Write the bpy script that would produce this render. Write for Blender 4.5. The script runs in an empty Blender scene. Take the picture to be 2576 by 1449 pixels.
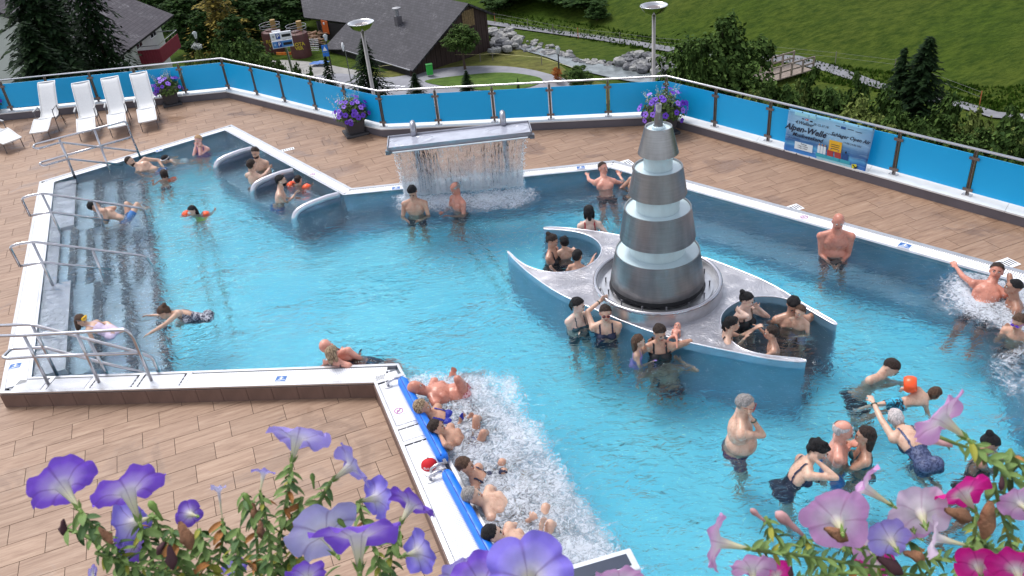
import bpy, bmesh, math, random
import numpy as np
from mathutils import Vector, Matrix, noise

random.seed(7)
rng = np.random.default_rng(7)
SC = bpy.context.scene
COL = SC.collection
PI = math.pi

# ------------------------------------------------------------------ camera
FOC, VPX, VPY, CH = 2098.3, 334.6, 3336.1, 6.3      # focal length and nadir in a 2576 px wide frame, height over the water
IW, IH = 2576.0, 1449.0
_dn = np.array([VPX, VPY, FOC]); _dn /= np.linalg.norm(_dn)
_up = -_dn
_fw = np.array([0, 0, 1.0]); _fy = _fw - _up * _fw.dot(_up); _fy /= np.linalg.norm(_fy)
_fx = np.cross(_fy, _up)
RM = np.array([_fx, _fy, _up])
CAM = np.array([0, 0, CH])

def ray(X, Y):
    return RM @ np.array([X - IW / 2, Y - IH / 2, FOC])

def G(X, Y, z=0.0):
    """where the sight line of a point of the photograph meets the level z"""
    v = ray(X, Y); t = (z - CH) / v[2]
    return Vector(v * t + CAM)

def D(X, Y, d):
    """the point of that sight line at depth d in metres"""
    v = ray(X, Y) / FOC
    return Vector(v * d + CAM)

def pix(p):
    v = RM.T @ (np.array(p) - CAM)
    return v[0] / v[2] * FOC + IW / 2, v[1] / v[2] * FOC + IH / 2

def depth(p):
    return float((RM.T @ (np.array(p) - CAM))[2])

cd = bpy.data.cameras.new('camera'); cam = bpy.data.objects.new('camera', cd); COL.objects.link(cam)
cd.sensor_width = 36.0; cd.lens = 36.0 * FOC / IW; cd.sensor_fit = 'HORIZONTAL'
cd.clip_start = 0.05; cd.clip_end = 2000
_cx = RM @ np.array([1.0, 0, 0]); _cy = -(RM @ np.array([0, 1.0, 0])); _cz = -(RM @ np.array([0, 0, 1.0]))
cam.matrix_world = Matrix(((_cx[0], _cy[0], _cz[0], 0), (_cx[1], _cy[1], _cz[1], 0), (_cx[2], _cy[2], _cz[2], CH), (0, 0, 0, 1)))
cd.dof.use_dof = True; cd.dof.focus_distance = 11.0; cd.dof.aperture_fstop = 22.0
SC.camera = cam

# ------------------------------------------------------------------ world, sun, exposure
SUN_EL, SUN_AZ = math.radians(62), math.radians(-40)   # azimuth measured from +Y towards +X
w = bpy.data.worlds.new('World'); SC.world = w; w.use_nodes = True
wn = w.node_tree; wn.nodes.clear()
sky = wn.nodes.new('ShaderNodeTexSky'); sky.sky_type = 'NISHITA'; sky.sun_disc = False
sky.sun_elevation = SUN_EL; sky.sun_rotation = SUN_AZ
sky.air_density = 1.0; sky.dust_density = 3.0; sky.ozone_density = 1.0; sky.altitude = 1400
hs = wn.nodes.new('ShaderNodeHueSaturation'); hs.inputs['Saturation'].default_value = 0.34
bg = wn.nodes.new('ShaderNodeBackground'); bg.inputs['Strength'].default_value = 0.15
wo = wn.nodes.new('ShaderNodeOutputWorld')
wn.links.new(sky.outputs[0], hs.inputs['Color']); wn.links.new(hs.outputs[0], bg.inputs['Color']); wn.links.new(bg.outputs[0], wo.inputs[0])
sl = bpy.data.lights.new('sun', 'SUN'); sl.energy = 1.5; sl.angle = math.radians(24); sl.color = (1.0, 0.97, 0.92)
so = bpy.data.objects.new('sun', sl); COL.objects.link(so)
_sd = Vector((math.sin(SUN_AZ) * math.cos(SUN_EL), math.cos(SUN_AZ) * math.cos(SUN_EL), math.sin(SUN_EL)))
so.rotation_euler = _sd.to_track_quat('Z', 'Y').to_euler()
SC.view_settings.view_transform = 'Standard'; SC.view_settings.look = 'None'
SC.view_settings.exposure = 0.90; SC.view_settings.gamma = 1.0
SC.view_settings.use_curve_mapping = False
cy = SC.cycles
cy.use_denoising = True
try: cy.denoiser = 'OPENIMAGEDENOISE'
except Exception: pass
cy.max_bounces = 12; cy.diffuse_bounces = 5; cy.glossy_bounces = 6; cy.transmission_bounces = 8; cy.transparent_max_bounces = 16
cy.caustics_reflective = True; cy.caustics_refractive = True; cy.blur_glossy = 0.6
cy.sample_clamp_indirect = 30.0
cy.use_adaptive_sampling = False

# ------------------------------------------------------------------ materials
MATS = {}
def _new(name):
    m = bpy.data.materials.new(name); m.use_nodes = True
    nt = m.node_tree; b = nt.nodes['Principled BSDF']
    MATS[name] = m
    return m, nt, b

def L(nt, a, b): nt.links.new(a, b)

def coords(nt, kind='Object', scale=None, rot=None):
    tc = nt.nodes.new('ShaderNodeTexCoord')
    if scale is None and rot is None: return tc.outputs[kind]
    mp = nt.nodes.new('ShaderNodeMapping')
    if scale is not None: mp.inputs['Scale'].default_value = scale
    if rot is not None: mp.inputs['Rotation'].default_value = rot
    L(nt, tc.outputs[kind], mp.inputs['Vector'])
    return mp.outputs[0]

def noise_n(nt, vec, scale, detail=4, rough=0.55, dist=0.0):
    n = nt.nodes.new('ShaderNodeTexNoise'); n.inputs['Scale'].default_value = scale
    n.inputs['Detail'].default_value = detail; n.inputs['Roughness'].default_value = rough; n.inputs['Distortion'].default_value = dist
    if vec is not None: L(nt, vec, n.inputs['Vector'])
    return n

def ramp(nt, fac, stops):
    r = nt.nodes.new('ShaderNodeValToRGB')
    e = r.color_ramp.elements
    while len(e) > 1: e.remove(e[-1])
    e[0].position = stops[0][0]; e[0].color = (*stops[0][1], 1)
    for p, c in stops[1:]:
        x = e.new(p); x.color = (*c, 1)
    L(nt, fac, r.inputs['Fac'])
    return r.outputs['Color']

def bump(nt, h, strength, dist, normal=None):
    b = nt.nodes.new('ShaderNodeBump'); b.inputs['Strength'].default_value = strength; b.inputs['Distance'].default_value = dist
    L(nt, h, b.inputs['Height'])
    if normal is not None: L(nt, normal, b.inputs['Normal'])
    return b.outputs[0]

def mixc(nt, fac, a, b, mode='MIX'):
    m = nt.nodes.new('ShaderNodeMix'); m.data_type = 'RGBA'; m.blend_type = mode
    for sock, v in ((m.inputs[0], fac), (m.inputs[6], a), (m.inputs[7], b)):
        if hasattr(v, 'node'): L(nt, v, sock)
        elif isinstance(v, (int, float)): sock.default_value = v
        else: sock.default_value = (*v, 1)
    return m.outputs[2]

def math_n(nt, op, a, b=None):
    m = nt.nodes.new('ShaderNodeMath'); m.operation = op
    for sock, v in ((m.inputs[0], a), (m.inputs[1], b)):
        if v is None: continue
        if hasattr(v, 'node'): L(nt, v, sock)
        else: sock.default_value = v
    return m.outputs[0]

def mat(name, col, rough=0.6, metal=0.0, var=0.15, vscale=3.0, bmp=0.0, bscale=40.0, spec=0.5, trans=0.0, coat=0.0, kind='Object', stretch=None):
    """a plain material with slight tone variation and relief"""
    if name in MATS: return MATS[name]
    m, nt, b = _new(name)
    v = coords(nt, kind, stretch)
    if var > 0:
        n = noise_n(nt, v, vscale, 5, 0.6)
        lo = tuple(max(0, c * (1 - var)) for c in col); hi = tuple(min(1, c * (1 + var)) for c in col)
        L(nt, ramp(nt, n.outputs[0], [(0.3, lo), (0.7, hi)]), b.inputs['Base Color'])
    else:
        b.inputs['Base Color'].default_value = (*col, 1)
    b.inputs['Roughness'].default_value = rough; b.inputs['Metallic'].default_value = metal
    b.inputs['Specular IOR Level'].default_value = spec
    if coat: b.inputs['Coat Weight'].default_value = coat; b.inputs['Coat Roughness'].default_value = 0.15
    if bmp > 0:
        n2 = noise_n(nt, v, bscale, 4, 0.6)
        L(nt, bump(nt, n2.outputs[0], bmp, 0.01), b.inputs['Normal'])
    return m

# ------------------------------------------------------------------ mesh helpers
class MB:
    """collects vertices and faces"""
    def __init__(s): s.v = []; s.f = []; s.mi = []
    def add(s, vs, fs, mi=0):
        o = len(s.v); s.v += [tuple(x) for x in vs]; s.f += [tuple(i + o for i in f) for f in fs]; s.mi += [mi] * len(fs)
        return s
    def box(s, c, size, rz=0.0, mi=0, M=None):
        x, y, z = size[0] / 2, size[1] / 2, size[2] / 2
        vs = [Vector((sx * x, sy * y, sz * z)) for sz in (-1, 1) for sx, sy in ((-1, -1), (1, -1), (1, 1), (-1, 1))]
        R = M if M is not None else Matrix.Rotation(rz, 3, 'Z')
        c = Vector(c)
        vs = [R @ v + c for v in vs]
        return s.add(vs, [(0, 3, 2, 1), (4, 5, 6, 7), (0, 1, 5, 4), (1, 2, 6, 5), (2, 3, 7, 6), (3, 0, 4, 7)], mi)
    def prism(s, poly, z0, z1, mi=0, cap=True, bottom=True):
        n = len(poly)
        a = sum(poly[i][0] * poly[(i + 1) % n][1] - poly[(i + 1) % n][0] * poly[i][1] for i in range(n))
        if a < 0: poly = list(reversed(poly))
        vs = [(p[0], p[1], z0) for p in poly] + [(p[0], p[1], z1) for p in poly]
        fs = [(i, (i + 1) % n, n + (i + 1) % n, n + i) for i in range(n)]
        if cap: fs.append(tuple(range(n, 2 * n)))
        if bottom: fs.append(tuple(reversed(range(n))))
        return s.add(vs, fs, mi)
    def tube(s, pts, r, seg=8, mi=0, cap=True, closed=False):
        pts = [Vector(p) for p in pts]; n = len(pts)
        rr = r if isinstance(r, (list, tuple)) else [r] * n
        vs = []; fs = []
        t0 = (pts[1] - pts[0]).normalized()
        a = Vector((0, 0, 1)) if abs(t0.z) < 0.9 else Vector((1, 0, 0))
        x = t0.cross(a).normalized()
        for i in range(n):
            if closed: t = (pts[(i + 1) % n] - pts[i - 1]).normalized()
            elif i == 0: t = t0
            elif i == n - 1: t = (pts[-1] - pts[-2]).normalized()
            else: t = (pts[i + 1] - pts[i - 1]).normalized()
            x = (x - t * x.dot(t)).normalized(); y = t.cross(x)
            for k in range(seg):
                an = 2 * PI * k / seg
                vs.append(pts[i] + (x * math.cos(an) + y * math.sin(an)) * rr[i])
        m = n if closed else n - 1
        for i in range(m):
            j = (i + 1) % n
            for k in range(seg):
                k2 = (k + 1) % seg
                fs.append((i * seg + k, i * seg + k2, j * seg + k2, j * seg + k))
        if cap and not closed:
            fs.append(tuple(reversed(range(seg)))); fs.append(tuple((n - 1) * seg + k for k in range(seg)))
        return s.add(vs, fs, mi)
    def lathe(s, prof, c=(0, 0, 0), seg=32, mi=0, close=False):
        n = len(prof); vs = []; fs = []
        for r, z in prof:
            for k in range(seg):
                a = 2 * PI * k / seg
                vs.append((c[0] + r * math.cos(a), c[1] + r * math.sin(a), c[2] + z))
        for i in range(n - 1 if not close else n):
            j = (i + 1) % n
            for k in range(seg):
                k2 = (k + 1) % seg
                fs.append((i * seg + k, i * seg + k2, j * seg + k2, j * seg + k))
        return s.add(vs, fs, mi)
    def disc(s, c, r, seg=32, mi=0):
        return s.add([(c[0] + r * math.cos(2 * PI * k / seg), c[1] + r * math.sin(2 * PI * k / seg), c[2]) for k in range(seg)], [tuple(range(seg))], mi)
    def ell(s, c, r, seg=12, rings=8, M=None, mi=0):
        c = Vector(c); vs = []; fs = []
        if not hasattr(r, '__len__'): r = (r, r, r)
        for i in range(rings + 1):
            th = PI * i / rings
            for k in range(seg):
                a = 2 * PI * k / seg
                v = Vector((r[0] * math.sin(th) * math.cos(a), r[1] * math.sin(th) * math.sin(a), r[2] * math.cos(th)))
                if M is not None: v = M @ v
                vs.append(v + c)
        for i in range(rings):
            for k in range(seg):
                k2 = (k + 1) % seg
                fs.append((i * seg + k, (i + 1) * seg + k, (i + 1) * seg + k2, i * seg + k2))
        return s.add(vs, fs, mi)
    def build(s, name, m=None, parent=None, smooth=False, bevel=0.0, mesh_only=False):
        me = bpy.data.meshes.new(name); me.from_pydata([tuple(v) for v in s.v], [], s.f)
        ms = m if isinstance(m, (list, tuple)) else ([m] if m else [])
        for x in ms: me.materials.append(x)
        if len(ms) > 1: me.polygons.foreach_set('material_index', s.mi)
        if smooth: me.polygons.foreach_set('use_smooth', [True] * len(me.polygons))
        me.validate(); me.update()
        if mesh_only: return me
        o = bpy.data.objects.new(name, me); COL.objects.link(o)
        if parent is not None: o.parent = parent
        if bevel > 0:
            b = o.modifiers.new('bevel', 'BEVEL'); b.width = bevel; b.segments = 2; b.limit_method = 'ANGLE'; b.angle_limit = math.radians(40)
        return o

def link(name, me, parent=None, loc=None, rz=None, scale=None):
    o = bpy.data.objects.new(name, me); COL.objects.link(o)
    if parent is not None: o.parent = parent
    if loc is not None: o.location = loc
    if rz is not None: o.rotation_euler = (0, 0, rz)
    if scale is not None: o.scale = (scale,) * 3 if not hasattr(scale, '__len__') else scale
    return o

def tag(o, label=None, cat=None, group=None, kind=None):
    if label: o['label'] = label
    if cat: o['category'] = cat
    if group: o['group'] = group
    if kind: o['kind'] = kind
    return o

def thing(name, label, cat, loc=(0, 0, 0), rz=0.0, group=None):
    o = bpy.data.objects.new(name, None); COL.objects.link(o)
    o.empty_display_size = 0.1
    o.location = loc; o.rotation_euler = (0, 0, rz)
    return tag(o, label, cat, group)

def dup(o, parent=None):
    c = o.copy(); COL.objects.link(c)
    if parent is not None: c.parent = parent
    for ch in list(o.children): dup(ch, c)
    return c

def smooth_by_angle(o, deg=40):
    me = o.data
    me.polygons.foreach_set('use_smooth', [True] * len(me.polygons))
    try: me.set_sharp_from_angle(angle=math.radians(deg))
    except Exception: pass
    return o

def inside(p, poly):
    x, y = p[0], p[1]; c = False; n = len(poly); j = n - 1
    for i in range(n):
        xi, yi = poly[i][0], poly[i][1]; xj, yj = poly[j][0], poly[j][1]
        if (yi > y) != (yj > y) and x < (xj - xi) * (y - yi) / (yj - yi) + xi: c = not c
        j = i
    return c

def inside_np(P, poly):
    x, y = P[:, 0], P[:, 1]; c = np.zeros(len(P), bool); n = len(poly); j = n - 1
    for i in range(n):
        xi, yi = poly[i][0], poly[i][1]; xj, yj = poly[j][0], poly[j][1]
        if yi != yj:
            c ^= ((yi > y) != (yj > y)) & (x < (xj - xi) * (y - yi) / (yj - yi) + xi)
        j = i
    return c

def lerp(a, b, t): return Vector(a) * (1 - t) + Vector(b) * t

def offset_line(poly, d, closed=False):
    """shift a 2-D polyline to its left by d"""
    n = len(poly); out = []
    P2 = [Vector((p[0], p[1])) for p in poly]
    for i in range(n):
        a = P2[i - 1] if (i > 0 or closed) else None
        b = P2[(i + 1) % n] if (i < n - 1 or closed) else None
        p = P2[i]
        if a is None: t = (b - p).normalized(); nn = Vector((-t.y, t.x)); out.append(p + nn * d); continue
        if b is None: t = (p - a).normalized(); nn = Vector((-t.y, t.x)); out.append(p + nn * d); continue
        t1 = (p - a).normalized(); t2 = (b - p).normalized()
        n1 = Vector((-t1.y, t1.x)); n2 = Vector((-t2.y, t2.x)); m = (n1 + n2).normalized()
        out.append(p + m * d / max(0.3, m.dot(n1)))
    return out
# ------------------------------------------------------------------ materials of the place
M_STEEL = mat('brushed_steel', (0.55, 0.55, 0.57), rough=0.32, metal=0.9, var=0.12, vscale=6, bmp=0.15, bscale=60)
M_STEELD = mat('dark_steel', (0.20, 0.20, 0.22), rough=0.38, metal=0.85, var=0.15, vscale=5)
M_WHITE = mat('white_plastic', (0.86, 0.86, 0.89), rough=0.4, var=0.05, vscale=5)
M_GREY = mat('grey_channel', (0.16, 0.17, 0.2), rough=0.6)
M_POOLSTEEL = mat('pool_steel', (0.20, 0.36, 0.48), rough=0.45, metal=0.2, var=0.22, vscale=1.6, bmp=0.2, bscale=8)
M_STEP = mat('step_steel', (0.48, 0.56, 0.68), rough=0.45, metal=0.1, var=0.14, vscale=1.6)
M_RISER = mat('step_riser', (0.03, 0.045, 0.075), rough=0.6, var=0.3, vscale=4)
M_LEDGE = mat('wet_ledge_steel', (0.62, 0.54, 0.60), rough=0.3, metal=0.15, var=0.14, vscale=2.2, bmp=0.25, bscale=4)
M_KERB = mat('kerb_coping_white', (0.72, 0.71, 0.70), rough=0.6, var=0.1, vscale=3, bmp=0.2)
M_KERBF = mat('kerb_face_grey', (0.125, 0.11, 0.125), rough=0.7, var=0.12, vscale=2, bmp=0.2)
M_POST = mat('post_bronze_steel', (0.20, 0.165, 0.155), rough=0.35, metal=0.6, var=0.2, vscale=8)
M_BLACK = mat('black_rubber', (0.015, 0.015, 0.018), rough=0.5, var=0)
M_ROLL = mat('blue_vinyl', (0.005, 0.16, 0.72), rough=0.35, var=0.08, vscale=2)
M_PIPE = mat('rail_steel', (0.50, 0.49, 0.52), rough=0.24, metal=0.95, var=0.12, vscale=9)
M_GROUT = mat('grout', (0.10, 0.065, 0.055), rough=0.9)

def _glass_panel():
    m, nt, b = _new('blue_panel')
    v = coords(nt)
    n = noise_n(nt, v, 1.4, 3, 0.5)
    L(nt, ramp(nt, n.outputs[0], [(0.3, (0.008, 0.38, 0.76)), (0.75, (0.012, 0.42, 0.80))]), b.inputs['Base Color'])
    b.inputs['Roughness'].default_value = 0.3; b.inputs['Specular IOR Level'].default_value = 0.4
    return m
M_PANEL = _glass_panel()

def _tile():
    m, nt, b = _new('wood_look_tile')
    tc = nt.nodes.new('ShaderNodeTexCoord'); oi = nt.nodes.new('ShaderNodeObjectInfo')
    at = nt.nodes.new('ShaderNodeAttribute'); at.attribute_name = 'rnd'
    seed = math_n(nt, 'ADD', math_n(nt, 'MULTIPLY', oi.outputs['Random'], 37.0), math_n(nt, 'MULTIPLY', at.outputs['Fac'], 61.0))
    cmb = nt.nodes.new('ShaderNodeCombineXYZ'); L(nt, seed, cmb.inputs[2]); L(nt, seed, cmb.inputs[0])
    rot = nt.nodes.new('ShaderNodeMapping')
    geo = nt.nodes.new('ShaderNodeNewGeometry'); L(nt, geo.outputs['Position'], rot.inputs['Vector'])
    rot.inputs['Rotation'].default_value = (0, 0, -TILE_ANG)
    add = nt.nodes.new('ShaderNodeVectorMath'); add.operation = 'ADD'
    L(nt, rot.outputs[0], add.inputs[0]); L(nt, cmb.outputs[0], add.inputs[1])
    st = nt.nodes.new('ShaderNodeMapping'); st.inputs['Scale'].default_value = (1.3, 12.0, 1.0); L(nt, add.outputs[0], st.inputs['Vector'])
    n1 = noise_n(nt, st.outputs[0], 1.6, 7, 0.62, 0.8)
    st2 = nt.nodes.new('ShaderNodeMapping'); st2.inputs['Scale'].default_value = (3.5, 42.0, 1.0); L(nt, add.outputs[0], st2.inputs['Vector'])
    n2 = noise_n(nt, st2.outputs[0], 1.6, 5, 0.7, 0.4)
    base = ramp(nt, n1.outputs[0], [(0.25, (0.155, 0.080, 0.050)), (0.42, (0.265, 0.152, 0.097)), (0.6, (0.35, 0.218, 0.145)), (0.8, (0.46, 0.325, 0.235))])
    streak = ramp(nt, n2.outputs[0], [(0.34, (0.50, 0.45, 0.42)), (0.46, (1, 1, 1)), (0.62, (1, 1, 1)), (0.72, (1.22, 1.26, 1.3))])
    c = mixc(nt, 0.46, base, streak, 'MULTIPLY')
    wn_ = nt.nodes.new('ShaderNodeTexWhiteNoise'); wn_.noise_dimensions = '1D'; L(nt, seed, wn_.inputs['W'])
    tone = ramp(nt, wn_.outputs['Value'], [(0.0, (0.84, 0.83, 0.82)), (0.5, (0.93, 0.93, 0.94)), (1.0, (1.02, 1.03, 1.03))])
    c = mixc(nt, 1.0, c, tone, 'MULTIPLY')
    # worn and dusty areas that run across many tiles
    big = noise_n(nt, geo.outputs['Position'], 0.55, 4, 0.6)
    c = mixc(nt, math_n(nt, 'MULTIPLY', big.outputs[0], 0.35), c, (0.36, 0.245, 0.165))
    wet = noise_n(nt, geo.outputs['Position'], 0.9, 5, 0.6, 0.6)
    wm = ramp(nt, wet.outputs[0], [(0.55, (0, 0, 0)), (0.60, (1, 1, 1))])
    c = mixc(nt, math_n(nt, 'MULTIPLY', wm, 0.34), c, mixc(nt, 1.0, c, (0.55, 0.52, 0.50), 'MULTIPLY'))
    L(nt, c, b.inputs['Base Color'])
    L(nt, math_n(nt, 'SUBTRACT', ramp(nt, n1.outputs[0], [(0.2, (0.62,) * 3), (0.8, (0.46,) * 3)]), math_n(nt, 'MULTIPLY', wm, 0.24)), b.inputs['Roughness'])
    L(nt, bump(nt, n2.outputs[0], 0.3, 0.004), b.inputs['Normal'])
    return m
TILE_ANG = math.radians(19.5)
M_TILE = _tile()
M_TILEB = mat('brown_face_tile', (0.15, 0.088, 0.07), rough=0.5, var=0.3, vscale=5, stretch=(1, 1, 0.25))

def _floor():
    m, nt, b = _new('pool_liner')
    geo = nt.nodes.new('ShaderNodeNewGeometry')
    n = noise_n(nt, geo.outputs['Position'], 0.7, 4, 0.6)
    n2 = noise_n(nt, geo.outputs['Position'], 2.6, 5, 0.7, 1.8)
    c = ramp(nt, n.outputs[0], [(0.3, (0.17, 0.78, 1.0)), (0.7, (0.25, 0.85, 1.0))])
    L(nt, c, b.inputs['Base Color'])
    b.inputs['Roughness'].default_value = 0.6
    return m
M_FLOOR = _floor()

def _water():
    m, nt, b = _new('pool_water')
    nt.nodes.remove(b)
    out = nt.nodes['Material Output']
    geo = nt.nodes.new('ShaderNodeNewGeometry')
    mp = nt.nodes.new('ShaderNodeMapping'); mp.inputs['Rotation'].default_value = (0, 0, 0.5); mp.inputs['Scale'].default_value = (1.0, 1.7, 1.0)
    L(nt, geo.outputs['Position'], mp.inputs['Vector'])
    a = noise_n(nt, mp.outputs[0], 1.7, 2, 0.5, 0.6)
    c = noise_n(nt, mp.outputs[0], 5.5, 3, 0.55, 1.2)
    d = noise_n(nt, geo.outputs['Position'], 17.0, 2, 0.5, 0.5)
    h = math_n(nt, 'ADD', math_n(nt, 'MULTIPLY', a.outputs[0], 1.0), math_n(nt, 'MULTIPLY', c.outputs[0], 0.62))
    h = math_n(nt, 'ADD', h, math_n(nt, 'MULTIPLY', d.outputs[0], 0.07))
    at0 = nt.nodes.new('ShaderNodeAttribute'); at0.attribute_name = 'foam'
    e = noise_n(nt, geo.outputs['Position'], 13.0, 4, 0.6, 1.5)
    h = math_n(nt, 'ADD', h, math_n(nt, 'MULTIPLY', math_n(nt, 'MULTIPLY', e.outputs[0], 0.55), at0.outputs['Fac']))
    nrm = bump(nt, h, 1.0, 0.034); nrs = bump(nt, h, 1.0, 0.15)
    fr = nt.nodes.new('ShaderNodeFresnel'); fr.inputs['IOR'].default_value = 1.33; L(nt, nrs, fr.inputs['Normal'])
    rf = nt.nodes.new('ShaderNodeBsdfRefraction'); rf.inputs['IOR'].default_value = 1.33; rf.inputs['Roughness'].default_value = 0.02
    rf.inputs['Color'].default_value = (0.86, 0.98, 1.0, 1); L(nt, nrm, rf.inputs['Normal'])
    gl = nt.nodes.new('ShaderNodeBsdfGlossy'); gl.inputs['Roughness'].default_value = 0.06; L(nt, nrs, gl.inputs['Normal'])
    gl.inputs['Color'].default_value = (0.9, 0.95, 1, 1)
    mx = nt.nodes.new('ShaderNodeMixShader'); L(nt, fr.outputs[0], mx.inputs[0]); L(nt, rf.outputs[0], mx.inputs[1]); L(nt, gl.outputs[0], mx.inputs[2])
    # froth where the jets and the cascade beat air into the water
    f1 = noise_n(nt, geo.outputs['Position'], 9.0, 8, 0.74, 3.2)
    f2 = noise_n(nt, geo.outputs['Position'], 2.2, 3, 0.6, 0.8)
    t = math_n(nt, 'ADD', f1.outputs[0], math_n(nt, 'MULTIPLY', math_n(nt, 'SUBTRACT', f2.outputs[0], 0.5), 0.35))
    th = math_n(nt, 'SUBTRACT', 0.93, math_n(nt, 'MULTIPLY', at0.outputs['Fac'], 0.605))
    k = math_n(nt, 'MULTIPLY', math_n(nt, 'SUBTRACT', t, th), 4.2)
    kc = nt.nodes.new('ShaderNodeClamp'); L(nt, k, kc.inputs[0]); kc.inputs[2].default_value = 0.86
    fb = nt.nodes.new('ShaderNodeBsdfPrincipled'); fb.inputs['Base Color'].default_value = (0.86, 0.90, 0.99, 1); fb.inputs['Roughness'].default_value = 0.35
    nb = bump(nt, f1.outputs[0], 1.0, 0.05); L(nt, nb, fb.inputs['Normal'])
    m2 = nt.nodes.new('ShaderNodeMixShader'); L(nt, kc.outputs[0], m2.inputs[0]); L(nt, mx.outputs[0], m2.inputs[1]); L(nt, fb.outputs[0], m2.inputs[2])
    L(nt, m2.outputs[0], out.inputs['Surface'])
    return m
M_WATER = _water()

def _plate():
    """steel chequer plate under a film of running water"""
    m, nt, b = _new('chequer_plate')
    geo = nt.nodes.new('ShaderNodeNewGeometry')
    n = noise_n(nt, geo.outputs['Position'], 1.4, 6, 0.65, 1.6)
    L(nt, ramp(nt, n.outputs[0], [(0.3, (0.28, 0.275, 0.31)), (0.7, (0.46, 0.45, 0.49))]), b.inputs['Base Color'])
    ch = nt.nodes.new('ShaderNodeTexChecker'); ch.inputs['Scale'].default_value = 48.0
    mp = nt.nodes.new('ShaderNodeMapping'); mp.inputs['Rotation'].default_value = (0, 0, 0.9); L(nt, geo.outputs['Position'], mp.inputs['Vector']); L(nt, mp.outputs[0], ch.inputs['Vector'])
    w2 = noise_n(nt, geo.outputs['Position'], 3.2, 5, 0.6, 2.6)
    rd = nt.nodes.new('ShaderNodeMath'); rd.operation = 'ABSOLUTE'; L(nt, math_n(nt, 'SUBTRACT', w2.outputs[0], 0.5), rd.inputs[0])
    nb = bump(nt, rd.outputs[0], 0.8, 0.05)
    nb2 = bump(nt, ch.outputs['Fac'], 0.5, 0.004, nb)
    L(nt, nb2, b.inputs['Normal'])
    b.inputs['Metallic'].default_value = 0.45; b.inputs['Roughness'].default_value = 0.3
    b.inputs['Coat Weight'].default_value = 0.6; b.inputs['Coat Roughness'].default_value = 0.08
    L(nt, nb, b.inputs['Coat Normal'])
    return m
M_PLATE = _plate()
# ------------------------------------------------------------------ pool, deck, railing
ZD = -0.18; ZR = 0.035; ZF = -1.2
def g2(X, Y, z=0.0):
    p = G(X, Y, z); return Vector((p.x, p.y))
O = [Vector((-6.67, 8.70)), Vector((-9.19, 15.76)), Vector((-5.85, 17.99)), Vector((-2.71, 13.94)), Vector((2.08, 14.01)), Vector((7.12, 8.80)), Vector((7.35, 2.2)), Vector((0.2, 2.2)), Vector((-1.80, 8.14))]
I = [Vector((-6.40, 9.01)), Vector((-8.87, 15.70)), Vector((-5.93, 17.69)), Vector((-2.84, 13.70)), Vector((1.96, 13.71)), Vector((6.70, 8.75)), Vector((6.9, 2.6)), Vector((0.66, 2.6)), Vector((-1.52, 8.50))]
RIMN = len(O)
# edges k: from vertex k to k+1: 0 left, 1 far-left, 2 diagonal, 3 far, 4 right, 5 outside, 6 outside, 7 jets side, 8 near

rim = MB()
for k in range(RIMN):
    j = (k + 1) % RIMN
    o0, o1, i0, i1 = O[k], O[j], I[k], I[j]
    # outer upstand and channel floor, inner lip and wall
    def q(a, b, t0, t1): return a * (1 - t0) + b * t0, a * (1 - t1) + b * t1
    lip = 0.045 / (o0 - i0).length
    e = 0.12 if k in (1, 2, 3, 4) else 0.1
    for (ta, tb, z) in ((0.0, lip * 1.4, ZR + 0.012), (lip * 1.4, 1 - lip * 1.2, ZR - 0.045), (1 - lip * 1.2, 1.0, ZR)):
        A0, A1 = q(o0, i0, ta, tb); B0, B1 = q(o1, i1, ta, tb)
        rim.add([(A0.x, A0.y, z), (B0.x, B0.y, z), (B1.x, B1.y, z), (A1.x, A1.y, z)], [(0, 1, 2, 3)], 1 if z < 0 else 0)  # channel floor coloured dark grey to paint the shade between the slats
        for (p0, p1, s) in ((A0, B0, 1), (A1, B1, -1)):
            rim.add([(p0.x, p0.y, z), (p1.x, p1.y, z), (p1.x, p1.y, ZR - 0.06), (p0.x, p0.y, ZR - 0.06)], [(0, 1, 2, 3)], 0)
rimo = rim.build('pool_rim', [M_STEEL, M_GREY]); tag(rimo, kind='structure', label='steel overflow rim running all round the thermal pool')

# inner steel walls of the pool and outer tiled face of the rim
wl = MB()
for k in range(RIMN):
    a, b = I[k], I[(k + 1) % RIMN]
    wl.add([(a.x, a.y, ZF), (b.x, b.y, ZF), (b.x, b.y, ZR - 0.001), (a.x, a.y, ZR - 0.001)], [(0, 1, 2, 3)])
tag(wl.build('pool_wall', M_POOLSTEEL), kind='structure', label='dark steel side walls of the pool under water')
of = MB()
for k in range(RIMN):
    a, b = O[k], O[(k + 1) % RIMN]
    of.add([(a.x, a.y, ZD - 0.2), (b.x, b.y, ZD - 0.2), (b.x, b.y, ZR - 0.012), (a.x, a.y, ZR - 0.012)], [(0, 1, 2, 3)])
face = tag(of.build('rim_face', M_GROUT), kind='structure', label='raised outer face of the pool rim clad in brown tiles')
fm = {}
def face_tiles(a, b, ln=0.32):
    d = (b - a); n = max(1, round(d.length / ln)); t = d.normalized(); nn = Vector((t.y, -t.x))
    c = (O[0] + O[3] + O[4] + O[8]) / 4
    if (((a + b) / 2 + nn * 0.1) - (a + b) / 2).dot((a + b) / 2 - c) < 0: nn = -nn
    L0 = d.length / n
    for i in range(n):
        p = a + t * (L0 * (i + 0.5)) + nn * 0.006
        key = round(L0, 4)
        if key not in fm:
            fm[key] = MB().box((0, 0, 0), (L0 - 0.005, 0.014, ZR - 0.022 - ZD)).build('rim_tile', M_TILEB, mesh_only=True)
        link('rim_tile', fm[key], face, (p.x, p.y, (ZR - 0.02 + ZD) / 2), math.atan2(t.y, t.x))
face_tiles(O[8], O[0]); face_tiles(O[7], O[8]); face_tiles(O[0], O[1])

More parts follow.
